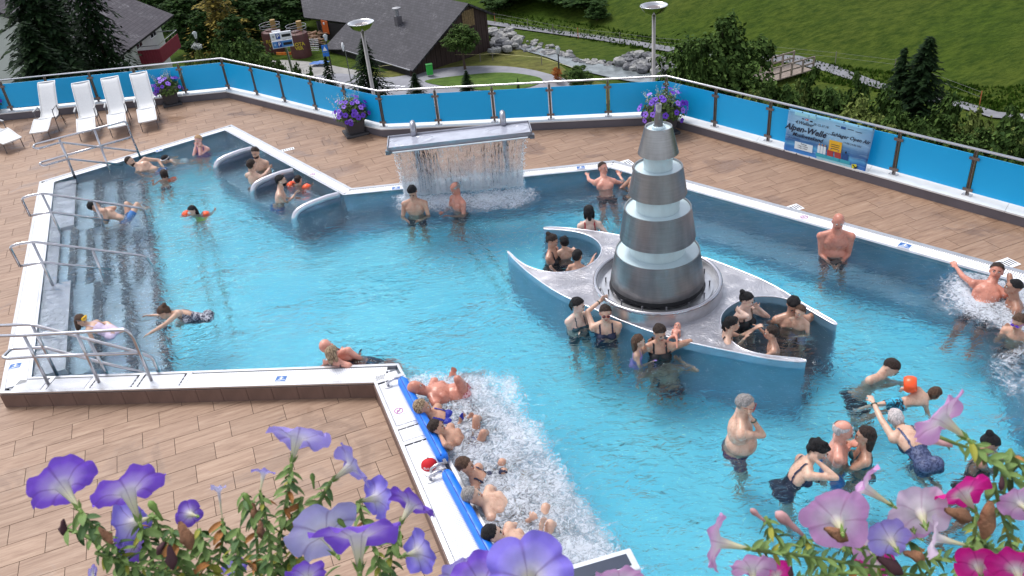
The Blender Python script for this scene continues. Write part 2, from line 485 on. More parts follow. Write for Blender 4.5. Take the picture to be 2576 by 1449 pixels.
# grating
def grate(k, pitch, gap, w0=0.12, w1=0.82, m=M_WHITE, ribs=2, t0=0.0, t1=1.0, breaks=()):
    a, b, c, d = O[k], O[(k + 1) % RIMN], I[k], I[(k + 1) % RIMN]
    mb = MB(); Ln = (b - a).length; n = int(Ln / pitch)
    ang = math.atan2((b - a).y, (b - a).x)
    for i in range(n):
        t = (i + 0.5) / n
        if any(abs(t - x) * Ln < 0.045 for x in breaks): continue
        p0 = a * (1 - t) + b * t; p1 = c * (1 - t) + d * t
        s = p0 * (1 - w0) + p1 * w0; e = p0 * (1 - w1) + p1 * w1
        # square to the edge
        mid = (s + e) / 2
        mb.box((mid.x, mid.y, ZR - 0.008), (pitch - gap, abs((e - s).dot(Vector((-math.sin(ang), math.cos(ang))))), 0.02), ang)
    for r in range(ribs):
        f = w0 + (w1 - w0) * (r + 1) / (ribs + 1)
        p = a * (1 - f) + c * f; q_ = b * (1 - f) + d * f
        mid = (p + q_) / 2
        mb.box((mid.x, mid.y, ZR - 0.013), ((q_ - p).length, 0.012, 0.018), math.atan2((q_ - p).y, (q_ - p).x))
    for x in breaks:
        p0 = a * (1 - x) + b * x; p1 = c * (1 - x) + d * x; mid = (p0 + p1) / 2
        bb = MB().box((mid.x, mid.y, ZR - 0.004), (0.06, abs((p1 - p0).dot(Vector((-math.sin(ang), math.cos(ang))))) * 0.94, 0.02), ang)
        bb.build('grating_bar', M_STEEL, rimo)
    g = mb.build('grating', m, rimo); g['kind'] = 'stuff'
    return g
grate(8, 0.022, 0.0075, ribs=3, breaks=(0.53, 0.66, 0.79, 0.91), m=M_WHITE)
grate(7, 0.022, 0.0075, ribs=2, breaks=(0.98, 0.83, 0.785))
grate(3, 0.03, 0.011, 0.1, 0.66)
grate(5, 0.03, 0.011, 0.1, 0.8)
grate(4, 0.03, 0.011, 0.1, 0.66)
grate(1, 0.03, 0.011, 0.1, 0.66)
grate(0, 0.02, 0.0022, 0.1, 0.86, ribs=0)
grate(2, 0.02, 0.0018, 0.1, 0.8, ribs=0)
# white overflow lip on the far sides, washed over by the water
for k, w0, w1 in ((3, 0.66, 0.96), (4, 0.66, 0.96), (1, 0.66, 0.96)):
    a, b, c, d = O[k], O[k + 1], I[k], I[k + 1]
    p = [a * (1 - w0) + c * w0, b * (1 - w0) + d * w0, b * (1 - w1) + d * w1, a * (1 - w1) + c * w1]
    MB().add([(p[0].x, p[0].y, ZR + 0.006), (p[1].x, p[1].y, ZR + 0.006), (p[2].x, p[2].y, 0.012), (p[3].x, p[3].y, 0.012)], [(3, 2, 1, 0)]).build('overflow_lip', M_WHITE, rimo)

# floor
fl = MB(); fl.add([(-9.5, 2, ZF), (7.6, 2, ZF), (7.6, 18.3, ZF), (-9.5, 18.3, ZF)], [(0, 1, 2, 3)])
# the floor only where the basin is
me_ = MB(); me_.add([(p.x, p.y, ZF) for p in I], [tuple(range(len(I)))])
flo = me_.build('pool_floor', M_FLOOR); tag(flo, kind='structure', label='pale turquoise floor of the pool')

# steps along the left side: two broad side flights and a narrow one between the middle rails
TL = (I[1] - I[0]).normalized(); NL = Vector((TL.y, -TL.x))     # along and away from the left edge
LLEN = (I[1] - I[0]).length
def su(p): return (p - I[0]).dot(TL)
s_a = su(Vector((-7.18, 11.54))); s_b = su(Vector((-7.91, 13.58)))
steps = tag(MB().build('pool_steps', M_POOLSTEEL), kind='structure', label='underwater steel steps along the left end of the pool')
def flight(s0, s1, us, zs, end=None):
    for i in range(len(us) - 1):
        a0, a1 = us[i], us[i + 1]
        if i == 0: a0 = 0.0
        P = [I[0] + TL * s0 + NL * a0, I[0] + TL * s0 + NL * a1, I[0] + TL * s1 + NL * a1, I[0] + TL * s1 + NL * a0]
        mb = MB(); mb.prism(P, ZF + 0.001, zs[i], mi=0)
        o = mb.build('step', M_STEP if i > 0 else M_LEDGE, steps)
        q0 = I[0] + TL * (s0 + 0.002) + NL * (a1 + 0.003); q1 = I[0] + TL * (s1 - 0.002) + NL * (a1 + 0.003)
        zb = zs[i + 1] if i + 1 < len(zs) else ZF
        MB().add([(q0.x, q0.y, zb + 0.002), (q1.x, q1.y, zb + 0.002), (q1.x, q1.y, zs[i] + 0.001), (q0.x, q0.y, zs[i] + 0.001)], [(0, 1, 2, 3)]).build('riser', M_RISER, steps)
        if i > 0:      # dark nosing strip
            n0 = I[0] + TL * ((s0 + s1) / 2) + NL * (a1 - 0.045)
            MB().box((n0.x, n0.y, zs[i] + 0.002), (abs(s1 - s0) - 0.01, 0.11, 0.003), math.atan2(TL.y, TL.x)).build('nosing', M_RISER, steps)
ZS4 = [-0.012, -0.30, -0.60, -0.90]
ZS7 = [-0.012, -0.17, -0.34, -0.51, -0.68, -0.85, -1.02]
flight(0.02, s_a, [0, 0.40, 0.80, 1.20, 1.62], ZS4)
flight(s_a, s_b, [0, 0.19, 0.43, 0.67, 0.91, 1.15, 1.39, 1.63], ZS7)
flight(s_b, LLEN - 0.02, [0, 0.40, 0.80, 1.20, 1.62], ZS4)

# benches under water along the diagonal and far sides, jet couches, right hand whirl bench
def slab(name, poly, z, label, m=M_POOLSTEEL):
    o = MB().prism(poly, ZF + 0.001, z).build(name, m); return tag(o, kind='structure', label=label)
def band(a, b, w):
    d = (b - a).normalized(); n = Vector((-d.y, d.x))
    c = Vector((0, 10))
    if (c - (a + b) / 2).dot(n) < 0: n = -n
    return [a, b, b + n * w, a + n * w]
dv = [(g2(634, 374, .1), g2(540.7, 420, .0)), (g2(736.4, 428.7, .1), g2(634, 478, .0)), (g2(853, 489, .1), g2(738, 546, .0))]
bA = dv[0][0]; bB = dv[2][0]
slab('seat_bench', [bA, bB, dv[2][1], dv[0][1]], -0.42, 'submerged seat bench between the curved steel dividers')
slab('seat_bench', band(I[2] * 0.98 + I[3] * 0.02, bA, 0.62), -0.55, 'submerged seat bench at the far left corner of the pool')
slab('wall_bench', band(I[3], I[4], 0.34), -0.85, 'dark underwater bench along the far wall below the cascade')
slab('wall_bench', band(I[4] + Vector((0.05, -0.05)), I[5], 0.55), -0.85, 'dark underwater bench along the right wall')
wr = [g2(2440, 700, -.6), g2(2420, 770, -.6), g2(2452, 870, -.6), g2(2500, 960, -.6), g2(2560, 1100, -.6), Vector((6.85, 4.0)), Vector((6.88, 8.6))]
slab('whirl_bench', wr, -0.6, 'dark submerged whirl bench at the right edge')
jd = (I[8] - I[7]).normalized(); jn = Vector((-jd.y, jd.x))
if (Vector((3, 9)) - I[8]).dot(jn) < 0: jn = -jn
jb = [I[8] - jd * 0.15, I[8] - jd * 0.15 + jn * 1.0, g2(1560, 1400, -.5), g2(1560, 1400, -.5) - jd * 1.0, I[8] - jd * 5.4]
slab('jet_couch', jb, -0.62, 'submerged steel couch full of air jets below the blue head rolls', mat('couch_steel', (0.42, 0.50, 0.60), rough=0.4, metal=0.3, var=0.3, vscale=9))
# drain channel: two dark lines across the floor
for pts in (((500, 560), (512, 640), (530, 720), (545, 790), (560, 870), (572, 925)), ((535, 560), (548, 640), (566, 720), (585, 790), (600, 870), (612, 925)),
            ((1120, 590), (1180, 680), (1220, 760), (1280, 830)), ((1165, 610), (1215, 690), (1262, 760), (1310, 810))):
    P = [g2(x, y, ZF) for x, y in pts]
    a, b = P[0], P[-1]; mid = (a + b) / 2
    # straight joints: the ripples do the wavering
    o = MB().box((mid.x, mid.y, ZF + 0.004), ((b - a).length, 0.028, 0.004), math.atan2((b - a).y, (b - a).x)).build('floor_joint', M_RISER, flo)

# ------------------------------------------------------------------ the curved dividers
for n, (a, b) in enumerate(dv):
    lab = ['rounded steel divider nearest the far left corner of the pool', 'middle one of three rounded steel dividers, behind the dark haired man', 'rounded steel divider nearest the cascade'][n]
    t = thing('steel_divider', lab, 'divider', group='rounded dividers between the seats')
    d = (b - a); Ld = d.length; u = d.normalized(); nn = Vector((-u.y, u.x))
    top = [(0.0, 0.10), (0.25, 0.125), (0.5, 0.125), (0.72, 0.115), (0.86, 0.09), (0.94, 0.045), (0.985, -0.02), (1.0, -0.12), (1.0, -0.5), (0.98, ZF)]
    mb = MB()
    w = 0.05
    prof = [(a + d * s, z) for s, z in top] + [(a, ZF)]
    vs = []
    for sgn in (-1, 1):
        for p, z in prof: vs.append((p.x + nn.x * w * sgn * 0.55, p.y + nn.y * w * sgn * 0.55, z - 0.012))
    n_ = len(prof)
    fs = [tuple(range(n_)), tuple(reversed(range(n_, 2 * n_)))]
    mb.add(vs, fs)
    mb.build('divider_panel', mat('divider_panel_steel', (0.17, 0.19, 0.25), rough=0.4, metal=0.3, var=0.25), t)
    path = [Vector((*(a + d * s), z)) for s, z in top[:9]]
    pp = []
    for i in range(len(path) - 1):
        for q_ in range(3): pp.append(path[i].lerp(path[i + 1], q_ / 3))
    pp.append(path[-1])
    o = MB().tube(pp, 0.052, 12).build('rounded_cap', mat('divider_steel', (0.62, 0.61, 0.66), rough=0.28, metal=0.6, var=0.08), t, smooth=True)

# ------------------------------------------------------------------ the island with two round bays
OU = [(1367.4, 570.8), (1409, 571.5), (1454, 576), (1509.8, 583), (1558.4, 591.6), (1640, 610), (1763, 643.7), (1853.5, 676.7), (1940, 713), (2023.6, 765), (2070, 792), (2107, 812)]
OL = [(2103.5, 819)]
RB = [(2068.8, 799), (2027, 774), (1982, 751), (1936.8, 744), (1888, 746), (1846.6, 761.7), (1818.8, 782.6), (1810, 807), (1818.8, 838), (1850, 866), (1867.4, 878), (1905.6, 890), (1957.7, 897), (2026, 903)]
LT = [(2029, 912)]
LO = [(1940, 904), (1857, 886.7), (1760, 867.6), (1690, 850), (1627.8, 831), (1551, 801.7), (1489, 774), (1440, 755), (1384.8, 726), (1325.8, 683), (1296, 655), (1273.7, 631.5)]
LB = [(1281, 633), (1301.5, 654), (1332.7, 673), (1374, 684.7), (1412.6, 686), (1450.7, 680), (1482, 668), (1504.6, 650.6), (1515, 629.8), (1509.8, 612.4), (1489, 595), (1454, 583), (1409, 578), (1368, 577)]
ZI = 0.11
isl = [g2(x, y, ZI) for x, y in OU + OL + RB + LT + LO + LB]
def smooth_poly(P, it=1):
    for _ in range(it):
        Q = []
        for i in range(len(P)):
            a, b = P[i], P[(i + 1) % len(P)]
            Q += [a * 0.75 + b * 0.25, a * 0.25 + b * 0.75]
        P = Q
    return P
isl = smooth_poly(isl, 2)
it_ = thing('pool_island', 'silver chequer plate island with two round bays in the pool', 'island')
top = MB(); n_ = len(isl)
from mathutils.geometry import tessellate_polygon
tri = tessellate_polygon([[Vector((p.x, p.y, 0)) for p in isl]])
tp = MB(); tp.add([(p.x, p.y, ZI) for p in isl], [tuple(t) for t in tri])
to = tp.build('top_plate', M_PLATE, it_)
bmx = bmesh.new(); bmx.from_mesh(to.data); bmesh.ops.recalc_face_normals(bmx, faces=bmx.faces)
if sum(f.normal.z for f in bmx.faces) < 0: bmesh.ops.reverse_faces(bmx, faces=bmx.faces)
bmx.to_mesh(to.data); bmx.free()
sd = MB()
for i in range(n_):
    a, b = isl[i], isl[(i + 1) % n_]
    sd.add([(a.x, a.y, ZF), (b.x, b.y, ZF), (b.x, b.y, ZI - 0.004), (a.x, a.y, ZI - 0.004)], [(0, 1, 2, 3)])
sd.build('side_wall', M_POOLSTEEL, it_, smooth=True)
ed = MB().tube([(p.x, p.y, ZI - 0.002) for p in isl], 0.011, 6, closed=True).build('rounded_edge', mat('edge_steel', (0.72, 0.72, 0.77), rough=0.22, metal=0.7, var=0.05), it_, smooth=True)
# seats inside the bays
def bay_seat(pts, k):
    P = [g2(x, y, ZI) for x, y in pts]; c = sum(P, Vector((0, 0))) / len(P)
    inner = [p.lerp(c, k) for p in P]
    mb = MB(); n = len(P)
    for i in range(n - 1):
        mb.add([(P[i].x, P[i].y, -0.5), (P[i + 1].x, P[i + 1].y, -0.5), (inner[i + 1].x, inner[i + 1].y, -0.5), (inner[i].x, inner[i].y, -0.5)], [(0, 1, 2, 3)])
        mb.add([(inner[i].x, inner[i].y, ZF), (inner[i + 1].x, inner[i + 1].y, ZF), (inner[i + 1].x, inner[i + 1].y, -0.5), (inner[i].x, inner[i].y, -0.5)], [(0, 1, 2, 3)])
    mb.build('bay_seat', M_POOLSTEEL, it_)
bay_seat(RB[:13], 0.42); bay_seat(LB[1:13], 0.42)
rf_ = MB(); P = [g2(x, y, ZI) for x, y in RB] ; rf_.prism(P, ZF + 0.002, ZF + 0.3); rf_.build('bay_floor', mat('bay_floor_steel', (0.075, 0.10, 0.15), rough=0.5, var=0.25), it_)

# ------------------------------------------------------------------ fountain
FX, FY = 1.953, 9.47
ft = thing('cascade_fountain', 'four tier steel fountain tower standing on the pool island', 'fountain', (FX, FY, ZI))
def _brushed():
    m, nt, b = _new('brushed_tier')
    v = coords(nt, 'Object', (1, 1, 26))
    n = noise_n(nt, v, 3.0, 5, 0.6)
    v2 = coords(nt, 'Object', (1, 1, 0.15)); n2 = noise_n(nt, v2, 7.0, 3, 0.5)
    c = mixc(nt, 0.5, ramp(nt, n.outputs[0], [(0.3, (0.23, 0.225, 0.235)), (0.7, (0.33, 0.325, 0.335))]), ramp(nt, n2.outputs[0], [(0.35, (0.20, 0.20, 0.21)), (0.65, (0.36, 0.355, 0.36))]))
    L(nt, c, b.inputs['Base Color']); b.inputs['Metallic'].default_value = 0.88; b.inputs['Roughness'].default_value = 0.36
    b.inputs['Anisotropic'].default_value = 0.6
    L(nt, bump(nt, n.outputs[0], 0.15, 0.003), b.inputs['Normal'])
    return m
M_TIER = _brushed()
M_FROST = mat('frosted_white', (0.60, 0.72, 0.76), rough=0.18, var=0.06, vscale=4, spec=0.6, coat=0.5)
M_NECK = mat('frosted_neck', (0.50, 0.60, 0.62), rough=0.35, var=0.14, vscale=5, stretch=(1, 1, 0.3))
z0 = -ZI
#            zb    rb    zt    rt    disc  neck r, neck top
TI = [(0.30, 0.625, 0.76, 0.55, 0.74), (0.96, 0.49, 1.38, 0.425, 1.36), (1.58, 0.365, 1.94, 0.305, 1.92), (2.12, 0.25, 2.46, 0.165, 2.44)]
NK = [(0.36, 0.74, 1.02), (0.275, 1.36, 1.64), (0.178, 1.92, 2.18)]
for i, (zb, rb, zt, rt, zd) in enumerate(TI):
    mb = MB(); c0 = (0, 0, z0)
    mb.lathe([(rb - 0.012, zb + 0.0), (rb, zb + 0.0), (rt, zt), (rt - 0.012, zt), (rt - 0.016, zd), (rb - 0.03, zb + 0.03)], c0, 64, close=True)
    tr = mb.build('tier_shell', M_TIER, ft, smooth=True); smooth_by_angle(tr, 35)
    mb = MB(); mb.disc((0, 0, z0 + zd - 0.006), rt - 0.015, 48)
    mb.build('water_tray', M_FROST, tr)
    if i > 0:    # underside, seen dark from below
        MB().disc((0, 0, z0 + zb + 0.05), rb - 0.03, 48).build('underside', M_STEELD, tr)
for r, za, zb in NK:
    MB().lathe([(r, za - 0.01), (r, zb)], (0, 0, z0), 48).build('neck', M_NECK, ft, smooth=True)
sp = MB().lathe([(0.0, 2.40), (0.075, 2.40), (0.082, 2.42), (0.082, 2.47), (0.075, 2.475), (0.062, 2.47), (0.062, 2.43)], (0, 0, z0), 24).build('collar', M_FROST, ft, smooth=True)
MB().lathe([(0.052, 2.42), (0.052, 2.56), (0.036, 2.63), (0.036, 2.735), (0.030, 2.735), (0.030, 2.6)], (0, 0, z0), 20).build('spout_pipe', M_TIER, ft, smooth=True)
# base ring: outer trough wall, tube rim, inner plate with studs
br = MB().lathe([(0.862, 0.11), (0.858, 0.27), (0.80, 0.27), (0.80, 0.17), (0.74, 0.17), (0.74, 0.21), (0.64, 0.21), (0.60, 0.14)], (0, 0, z0), 72).build('base_ring', M_STEEL, ft, smooth=True); smooth_by_angle(br, 35)
MB().tube([(0.832 * math.cos(a), 0.832 * math.sin(a), z0 + 0.283) for a in np.linspace(0, 2 * PI, 73)[:-1]], 0.028, 10, closed=True).build('ring_tube', mat('ring_steel', (0.45, 0.44, 0.47), rough=0.22, metal=0.9, var=0.05), ft, smooth=True)
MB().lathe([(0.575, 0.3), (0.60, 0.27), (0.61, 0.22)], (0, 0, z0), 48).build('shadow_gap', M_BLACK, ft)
for k in range(14):
    a = 2 * PI * k / 14 + 0.2
    MB().lathe([(0.009, 0.21), (0.009, 0.27), (0.013, 0.272), (0.013, 0.285), (0, 0.286)], (0.69 * math.cos(a), 0.69 * math.sin(a), z0), 8).build('stud', M_STEELD, ft)
for k in range(5):
    a = 2 * PI * k / 5 + 0.55
    MB().ell((0.775 * math.cos(a), 0.775 * math.sin(a), z0 + 0.185), (0.026, 0.026, 0.02), 12, 8).build('lamp_eye', M_STEEL, ft, smooth=True)

# ------------------------------------------------------------------ water
def foam_val(x, y, P):
    pass
NX = 0.032
x0, x1, y0, y1 = -9.3, 7.2, 2.4, 17.9
nx = int((x1 - x0) / NX); ny = int((y1 - y0) / NX)
xs = x0 + NX * np.arange(nx + 1); ys = y0 + NX * np.arange(ny + 1)
XX, YY = np.meshgrid(xs, ys)
mid = [O[k] * 0.12 + I[k] * 0.88 for k in range(RIMN)]
keep = inside_np(np.c_[(XX[:-1, :-1] + NX / 2).ravel(), (YY[:-1, :-1] + NX / 2).ravel()], mid)
cen = np.c_[(XX[:-1, :-1] + NX / 2).ravel(), (YY[:-1, :-1] + NX / 2).ravel()]
# skip what the camera never reaches near its feet
idx = np.arange((nx + 1) * (ny + 1)).reshape(ny + 1, nx + 1)
q4 = np.c_[idx[:-1, :-1].ravel(), idx[:-1, 1:].ravel(), idx[1:, 1:].ravel(), idx[1:, :-1].ravel()][keep]
used = np.unique(q4); remap = -np.ones((nx + 1) * (ny + 1), int); remap[used] = np.arange(len(used))
VX = XX.ravel()[used]; VY = YY.ravel()[used]
def blob(px, py, r, soft=0.5):
    p = G(px, py, 0); d = np.sqrt((VX - p.x) ** 2 + (VY - p.y) ** 2) / r
    return np.clip((1 - d) / soft, 0, 1)
def polysd(poly, soft):
    """1 inside, falling to 0 over `soft` metres"""
    P = np.c_[VX, VY]; ins = inside_np(P, poly); dm = np.full(len(VX), 1e9)
    n = len(poly)
    for i in range(n):
        a = np.array(poly[i][:2]); b = np.array(poly[(i + 1) % n][:2]); ab = b - a
        t = np.clip(((P - a) @ ab) / (ab @ ab), 0, 1)[:, None]
        dm = np.minimum(dm, np.hypot(*(P - (a + t * ab)).T))
    return np.where(ins, 1.0, np.clip(1 - dm / soft, 0, 1))
foam = np.zeros(len(VX))
jz = [g2(1008, 955), g2(1060, 950), g2(1150, 952), g2(1270, 955), g2(1310, 1040), g2(1370, 1150), g2(1430, 1240), g2(1500, 1330), g2(1540, 1420), g2(1560, 1520), g2(1300, 1560), g2(1180, 1300), g2(1110, 1160)]
fz = polysd(jz, 0.55)
# strength inside grows thin towards the roll side gaps
foam = np.maximum(foam, fz * 0.93)
wf = [g2(1015, 497), g2(1170, 492), g2(1320, 478), g2(1335, 490), g2(1300, 512), g2(1180, 522), g2(1030, 528)]
foam = np.maximum(foam, polysd(wf, 0.6) * 0.99)
wh = [g2(2440, 700), g2(2475, 685), g2(2540, 700), g2(2600, 740), g2(2620, 860), g2(2560, 830), g2(2520, 800), g2(2500, 800), g2(2410, 770), g2(2395, 735)]
foam = np.maximum(foam, polysd(wh, 0.75) * 0.98)
foam = np.maximum(foam, polysd([g2(2520, 900), g2(2600, 860), g2(2620, 980), g2(2550, 985), g2(2515, 940)], 0.5) * 0.78)
foam = np.maximum(foam, blob(1640, 1440, 0.8, 0.9) * 0.6)
foam = np.maximum(foam, blob(1500, 1420, 1.0, 0.9) * 0.7)
for pxx, pyy, rr, ss in ((1255, 505, .5, .62), (1110, 515, .5, .5), (1350, 470, .3, .5)):
    foam = np.maximum(foam, blob(pxx, pyy, rr) * ss)
# still wave shapes plus chop where it foams
Z = (np.sin(VX * 2.1 + 1.3 * np.sin(VY * 0.9)) * 0.006 + np.sin(VY * 3.3 - VX * 1.7) * 0.005 + np.sin(VX * 5.1 + VY * 4.2 + 2 * np.sin(VX)) * 0.003)
ch = np.zeros(len(VX)); act = np.where(foam > 0.02)[0]
for i in act:
    p = (VX[i], VY[i], 0.0)
    ch[i] = noise.noise((p[0] * 7, p[1] * 7, 3.1)) * 0.028 + noise.noise((p[0] * 15, p[1] * 15, 9.1)) * 0.012
Z = Z + ch * foam
# ripples around the rim stay level
me = bpy.data.meshes.new('water'); nq = len(q4)
me.vertices.add(len(VX)); me.vertices.foreach_set('co', np.c_[VX, VY, Z].ravel())
me.loops.add(nq * 4); me.loops.foreach_set('vertex_index', remap[q4].ravel())
me.polygons.add(nq); me.polygons.foreach_set('loop_start', np.arange(nq) * 4); me.polygons.foreach_set('loop_total', np.full(nq, 4))
me.polygons.foreach_set('use_smooth', np.ones(nq, bool))
fa = me.attributes.new('foam', 'FLOAT', 'POINT'); fa.data.foreach_set('value', foam.astype(np.float32))
me.materials.append(M_WATER); me.update(); me.validate()
wob = bpy.data.objects.new('water', me); COL.objects.link(wob); tag(wob, kind='structure', label='rippled turquoise water of the thermal pool')

# ------------------------------------------------------------------ deck tiles
deck_out = [Vector((-16.6, 20.6)), Vector((-6.55, 20.62)), Vector((-2.33, 16.86)), Vector((3.45, 16.02)), Vector((11.75, 5.5)), Vector((11.75, 1.0)), Vector((-16.6, 1.0))]
dk = MB(); dk.prism(deck_out, ZD - 0.5, ZD - 0.009, bottom=True)
# leave the basin open: strip the slab above the pool by building it as ring pieces
def convex_split(poly, a, b):
    """split a convex polygon by line a-b"""
    l, r = [], []; n = len(poly); d = b - a
    sdv = [d.x * (p.y - a.y) - d.y * (p.x - a.x) for p in poly]
    for i in range(n):
        p, q_ = poly[i], poly[(i + 1) % n]; s, t = sdv[i], sdv[(i + 1) % n]
        if s >= -1e-7: l.append(p)
        if s <= 1e-7: r.append(p)
        if (s > 1e-7 and t < -1e-7) or (s < -1e-7 and t > 1e-7):
            x = p + (q_ - p) * (s / (s - t)); l.append(x); r.append(x)
    return [z for z in (l, r) if len(z) >= 3 and abs(parea(z)) > 2e-4]
def parea(P): return sum(P[i].x * P[(i + 1) % len(P)].y - P[(i + 1) % len(P)].x * P[i].y for i in range(len(P))) / 2
def cut_region(poly, keepf, polys):
    pcs = [poly]
    c = sum(poly, Vector((0, 0))) / len(poly); rad = max((p - c).length for p in poly)
    for R in polys:
        for i in range(len(R)):
            a, b = R[i], R[(i + 1) % len(R)]; ab = b - a
            t = max(0, min(1, (c - a).dot(ab) / ab.length_squared))
            if (c - (a + ab * t)).length > rad + 0.01: continue
            nxt = []
            for p in pcs: nxt += convex_split(p, a, b)
            pcs = nxt
    return [p for p in pcs if keepf(sum(p, Vector((0, 0))) / len(p))]
Oin = O
keepf = lambda c: inside(c, deck_out) and not inside(c, Oin)
# slab under the tiles in coarse cut squares
sl_ = MB()
for ix in range(-17, 13, 1):
    for iy in range(0, 22, 1):
        q_ = [Vector((ix, iy)), Vector((ix + 1, iy)), Vector((ix + 1, iy + 1)), Vector((ix, iy + 1))]
        for p in cut_region(q_, keepf, (deck_out, Oin)):
            if parea(p) < 0: p = p[::-1]
            sl_.add([(v.x, v.y, ZD - 0.009) for v in p], [tuple(range(len(p)))])
deck = tag(sl_.build('deck', mat('deck_joint',(0.035,0.022,0.018),rough=0.9)), kind='structure', label='terrace of wood look tiles around the pool')
TA = Vector((math.cos(TILE_ANG), math.sin(TILE_ANG))); TB = Vector((-TA.y, TA.x))
TLn, TW = 0.650, 0.3065
org = g2(191.7 + .17375 * 400, 1003.1 + .17375 * 440, ZD)
tiles = []
shift = {0: 0.0, -1: -0.103 / TLn, 1: 0.0}
rr = random.Random(3)
base_mesh = None
for r in range(-60, 75):
    sh = rr.choice([0.12, 0.45, 0.78, 0.3, 0.62]) if r != 0 else 0
    sh = ((r * 0.37) % 1.0 + rr.uniform(-0.06, 0.06)) if r != 0 else 0
    for c in range(-40, 44):
        p = org + TA * ((c + sh) * TLn) + TB * (r * TW)
        ctr = p + TA * TLn / 2 - TB * TW / 2
        if ctr.y < 3.5 or ctr.x < -16.6 or ctr.x > 11.7 or ctr.y > 21: continue
        X_, Y_ = pix((ctr.x, ctr.y, ZD))
        if X_ < -900 or X_ > IW + 1100 or Y_ > IH + 500: continue
        g = 0.003
        q_ = [p + TA * g - TB * g, p + TA * g - TB * (TW - g), p + TA * (TLn - g) - TB * (TW - g), p + TA * (TLn - g) - TB * g]
        pcs = cut_region(q_, keepf, (deck_out, Oin))
        if not pcs: continue
        vis = 0 < X_ < IW and 0 < Y_ < IH
        full = abs(sum(abs(parea(x)) for x in pcs) - abs(parea(q_))) < 1e-4
        tiles.append((not vis, depth((ctr.x, ctr.y, ZD)), ctr, pcs, full))
tiles.sort(key=lambda t: (t[0], t[1]))
zt_, zb_ = ZD, ZD - 0.0085
ftile = MB().box((0, 0, 0), (TLn - 0.006, TW - 0.006, 0.0085)).build('tile', M_TILE, mesh_only=True)
rest = MB(); rrnd = []
for i, (_, _, ctr, pcs, full) in enumerate(tiles):
    dz = rr.uniform(-0.0008, 0.0008)
    if i < 300:
        if full: link('tile', ftile, deck, (ctr.x, ctr.y, (zt_ + zb_) / 2 + dz), TILE_ANG)
        else:
            mb = MB()
            for p in pcs: mb.prism([(v.x, v.y) for v in p], zb_, zt_ + dz, bottom=False)
            mb.build('tile', M_TILE, deck)
    else:
        for p in pcs:
            k0 = len(rest.v); rest.prism([(v.x, v.y) for v in p], zb_, zt_ + dz, bottom=False)
            rrnd += [rr.random() if False else ((i * 0.6180339) % 1.0)] * (len(rest.v) - k0)
ro = rest.build('tile_field', M_TILE, deck); ro['kind'] = 'stuff'
ra = ro.data.attributes.new('rnd', 'FLOAT', 'POINT'); ra.data.foreach_set('value', np.array(rrnd, np.float32))

# small drains set into the deck
def drain(X, Y, w, l, label):
    p = g2(X, Y, ZD); t = thing('deck_drain', label, 'drain', (p.x, p.y, ZD), TILE_ANG + 0.02, 'slotted drains in the deck')
    MB().box((0, 0, 0.003), (l, w, 0.006)).build('drain_frame', M_WHITE, t)
    n = int(l / 0.045)
    for i in range(n): MB().box((-l / 2 + (i + 0.7) * l / (n + 0.4), 0, 0.0075), (0.016, w * 0.62, 0.003)).build('slot', M_BLACK, t)
drain(722, 377, 0.13, 0.30, 'white slotted drain beside the diagonal rim near the left divider')
drain(1572, 412, 0.26, 0.30, 'white slotted drain cut by the rim behind the man with spread arms')
drain(1996, 524, 0.2, 0.28, 'white slotted drain peeping over the rim behind the bald man')
drain(2529, 665, 0.22, 0.34, 'white slotted drain behind the man leaning on the right rim')

# ------------------------------------------------------------------ kerb and glass railing
rp = [(-16.57, 20.81), (-15.47, 20.81), (-14.37, 20.81), (-13.27, 20.81), (-12.07, 20.81), (-10.97, 20.81), (-9.87, 20.81), (-8.76, 20.78), (-7.65, 20.77), (-6.57, 20.78), (-5.71, 20.07), (-4.90, 19.34), (-4.04, 18.55), (-3.2, 17.79), (-2.37, 17.04), (-1.19, 16.84), (-0.01, 16.67), (1.16, 16.51), (2.33, 16.34), (3.49, 16.17), (4.24, 15.23), (4.99, 14.29), (5.74, 13.36), (6.50, 12.42), (7.23, 11.46), (7.97, 10.50), (8.71, 9.54), (9.45, 8.59), (10.19, 7.64), (10.93, 6.69), (11.67, 5.74)]
rp = [Vector(p) for p in rp]
corners = [0, 9, 14, 19, len(rp) - 1]
ln = [rp[i] for i in corners]
inn = offset_line(ln, -0.13); outr = offset_line(ln, 0.15)
kf = MB(); kc_ = MB()
for i in range(len(ln) - 1):
    kf.prism([inn[i], inn[i + 1], outr[i + 1], outr[i]], ZD - 0.6, -0.025)
ko = tag(kf.build('terrace_kerb', M_KERBF), kind='structure', label='low grey kerb along the edge of the terrace')
inn2 = offset_line(ln, -0.145); outr2 = offset_line(ln, 0.17)
for i in range(len(ln) - 1):
    Lg = (ln[i + 1] - ln[i]).length; n = max(1, round(Lg / 2.4))
    for k in range(n):
        a, b = k / n, (k + 1) / n; g = 0.0025 / Lg
        a2 = a + (g if k else 0); b2 = b - (g if k < n - 1 else 0)
        P = [inn2[i].lerp(inn2[i + 1], a2), inn2[i].lerp(inn2[i + 1], b2), outr2[i].lerp(outr2[i + 1], b2), outr2[i].lerp(outr2[i + 1], a2)]
        MB().prism([(p.x, p.y) for p in P], -0.025, 0.0).build('coping', M_KERB, ko)
rail = thing('glass_railing', 'bright blue panel railing along the terrace edge', 'railing')
ZT = 0.78
seg = []
pm = MB()
pm.box((0, -0.018, 0.375), (0.008, 0.045, 0.75)).box((0, 0.018, 0.375), (0.008, 0.02, 0.75))
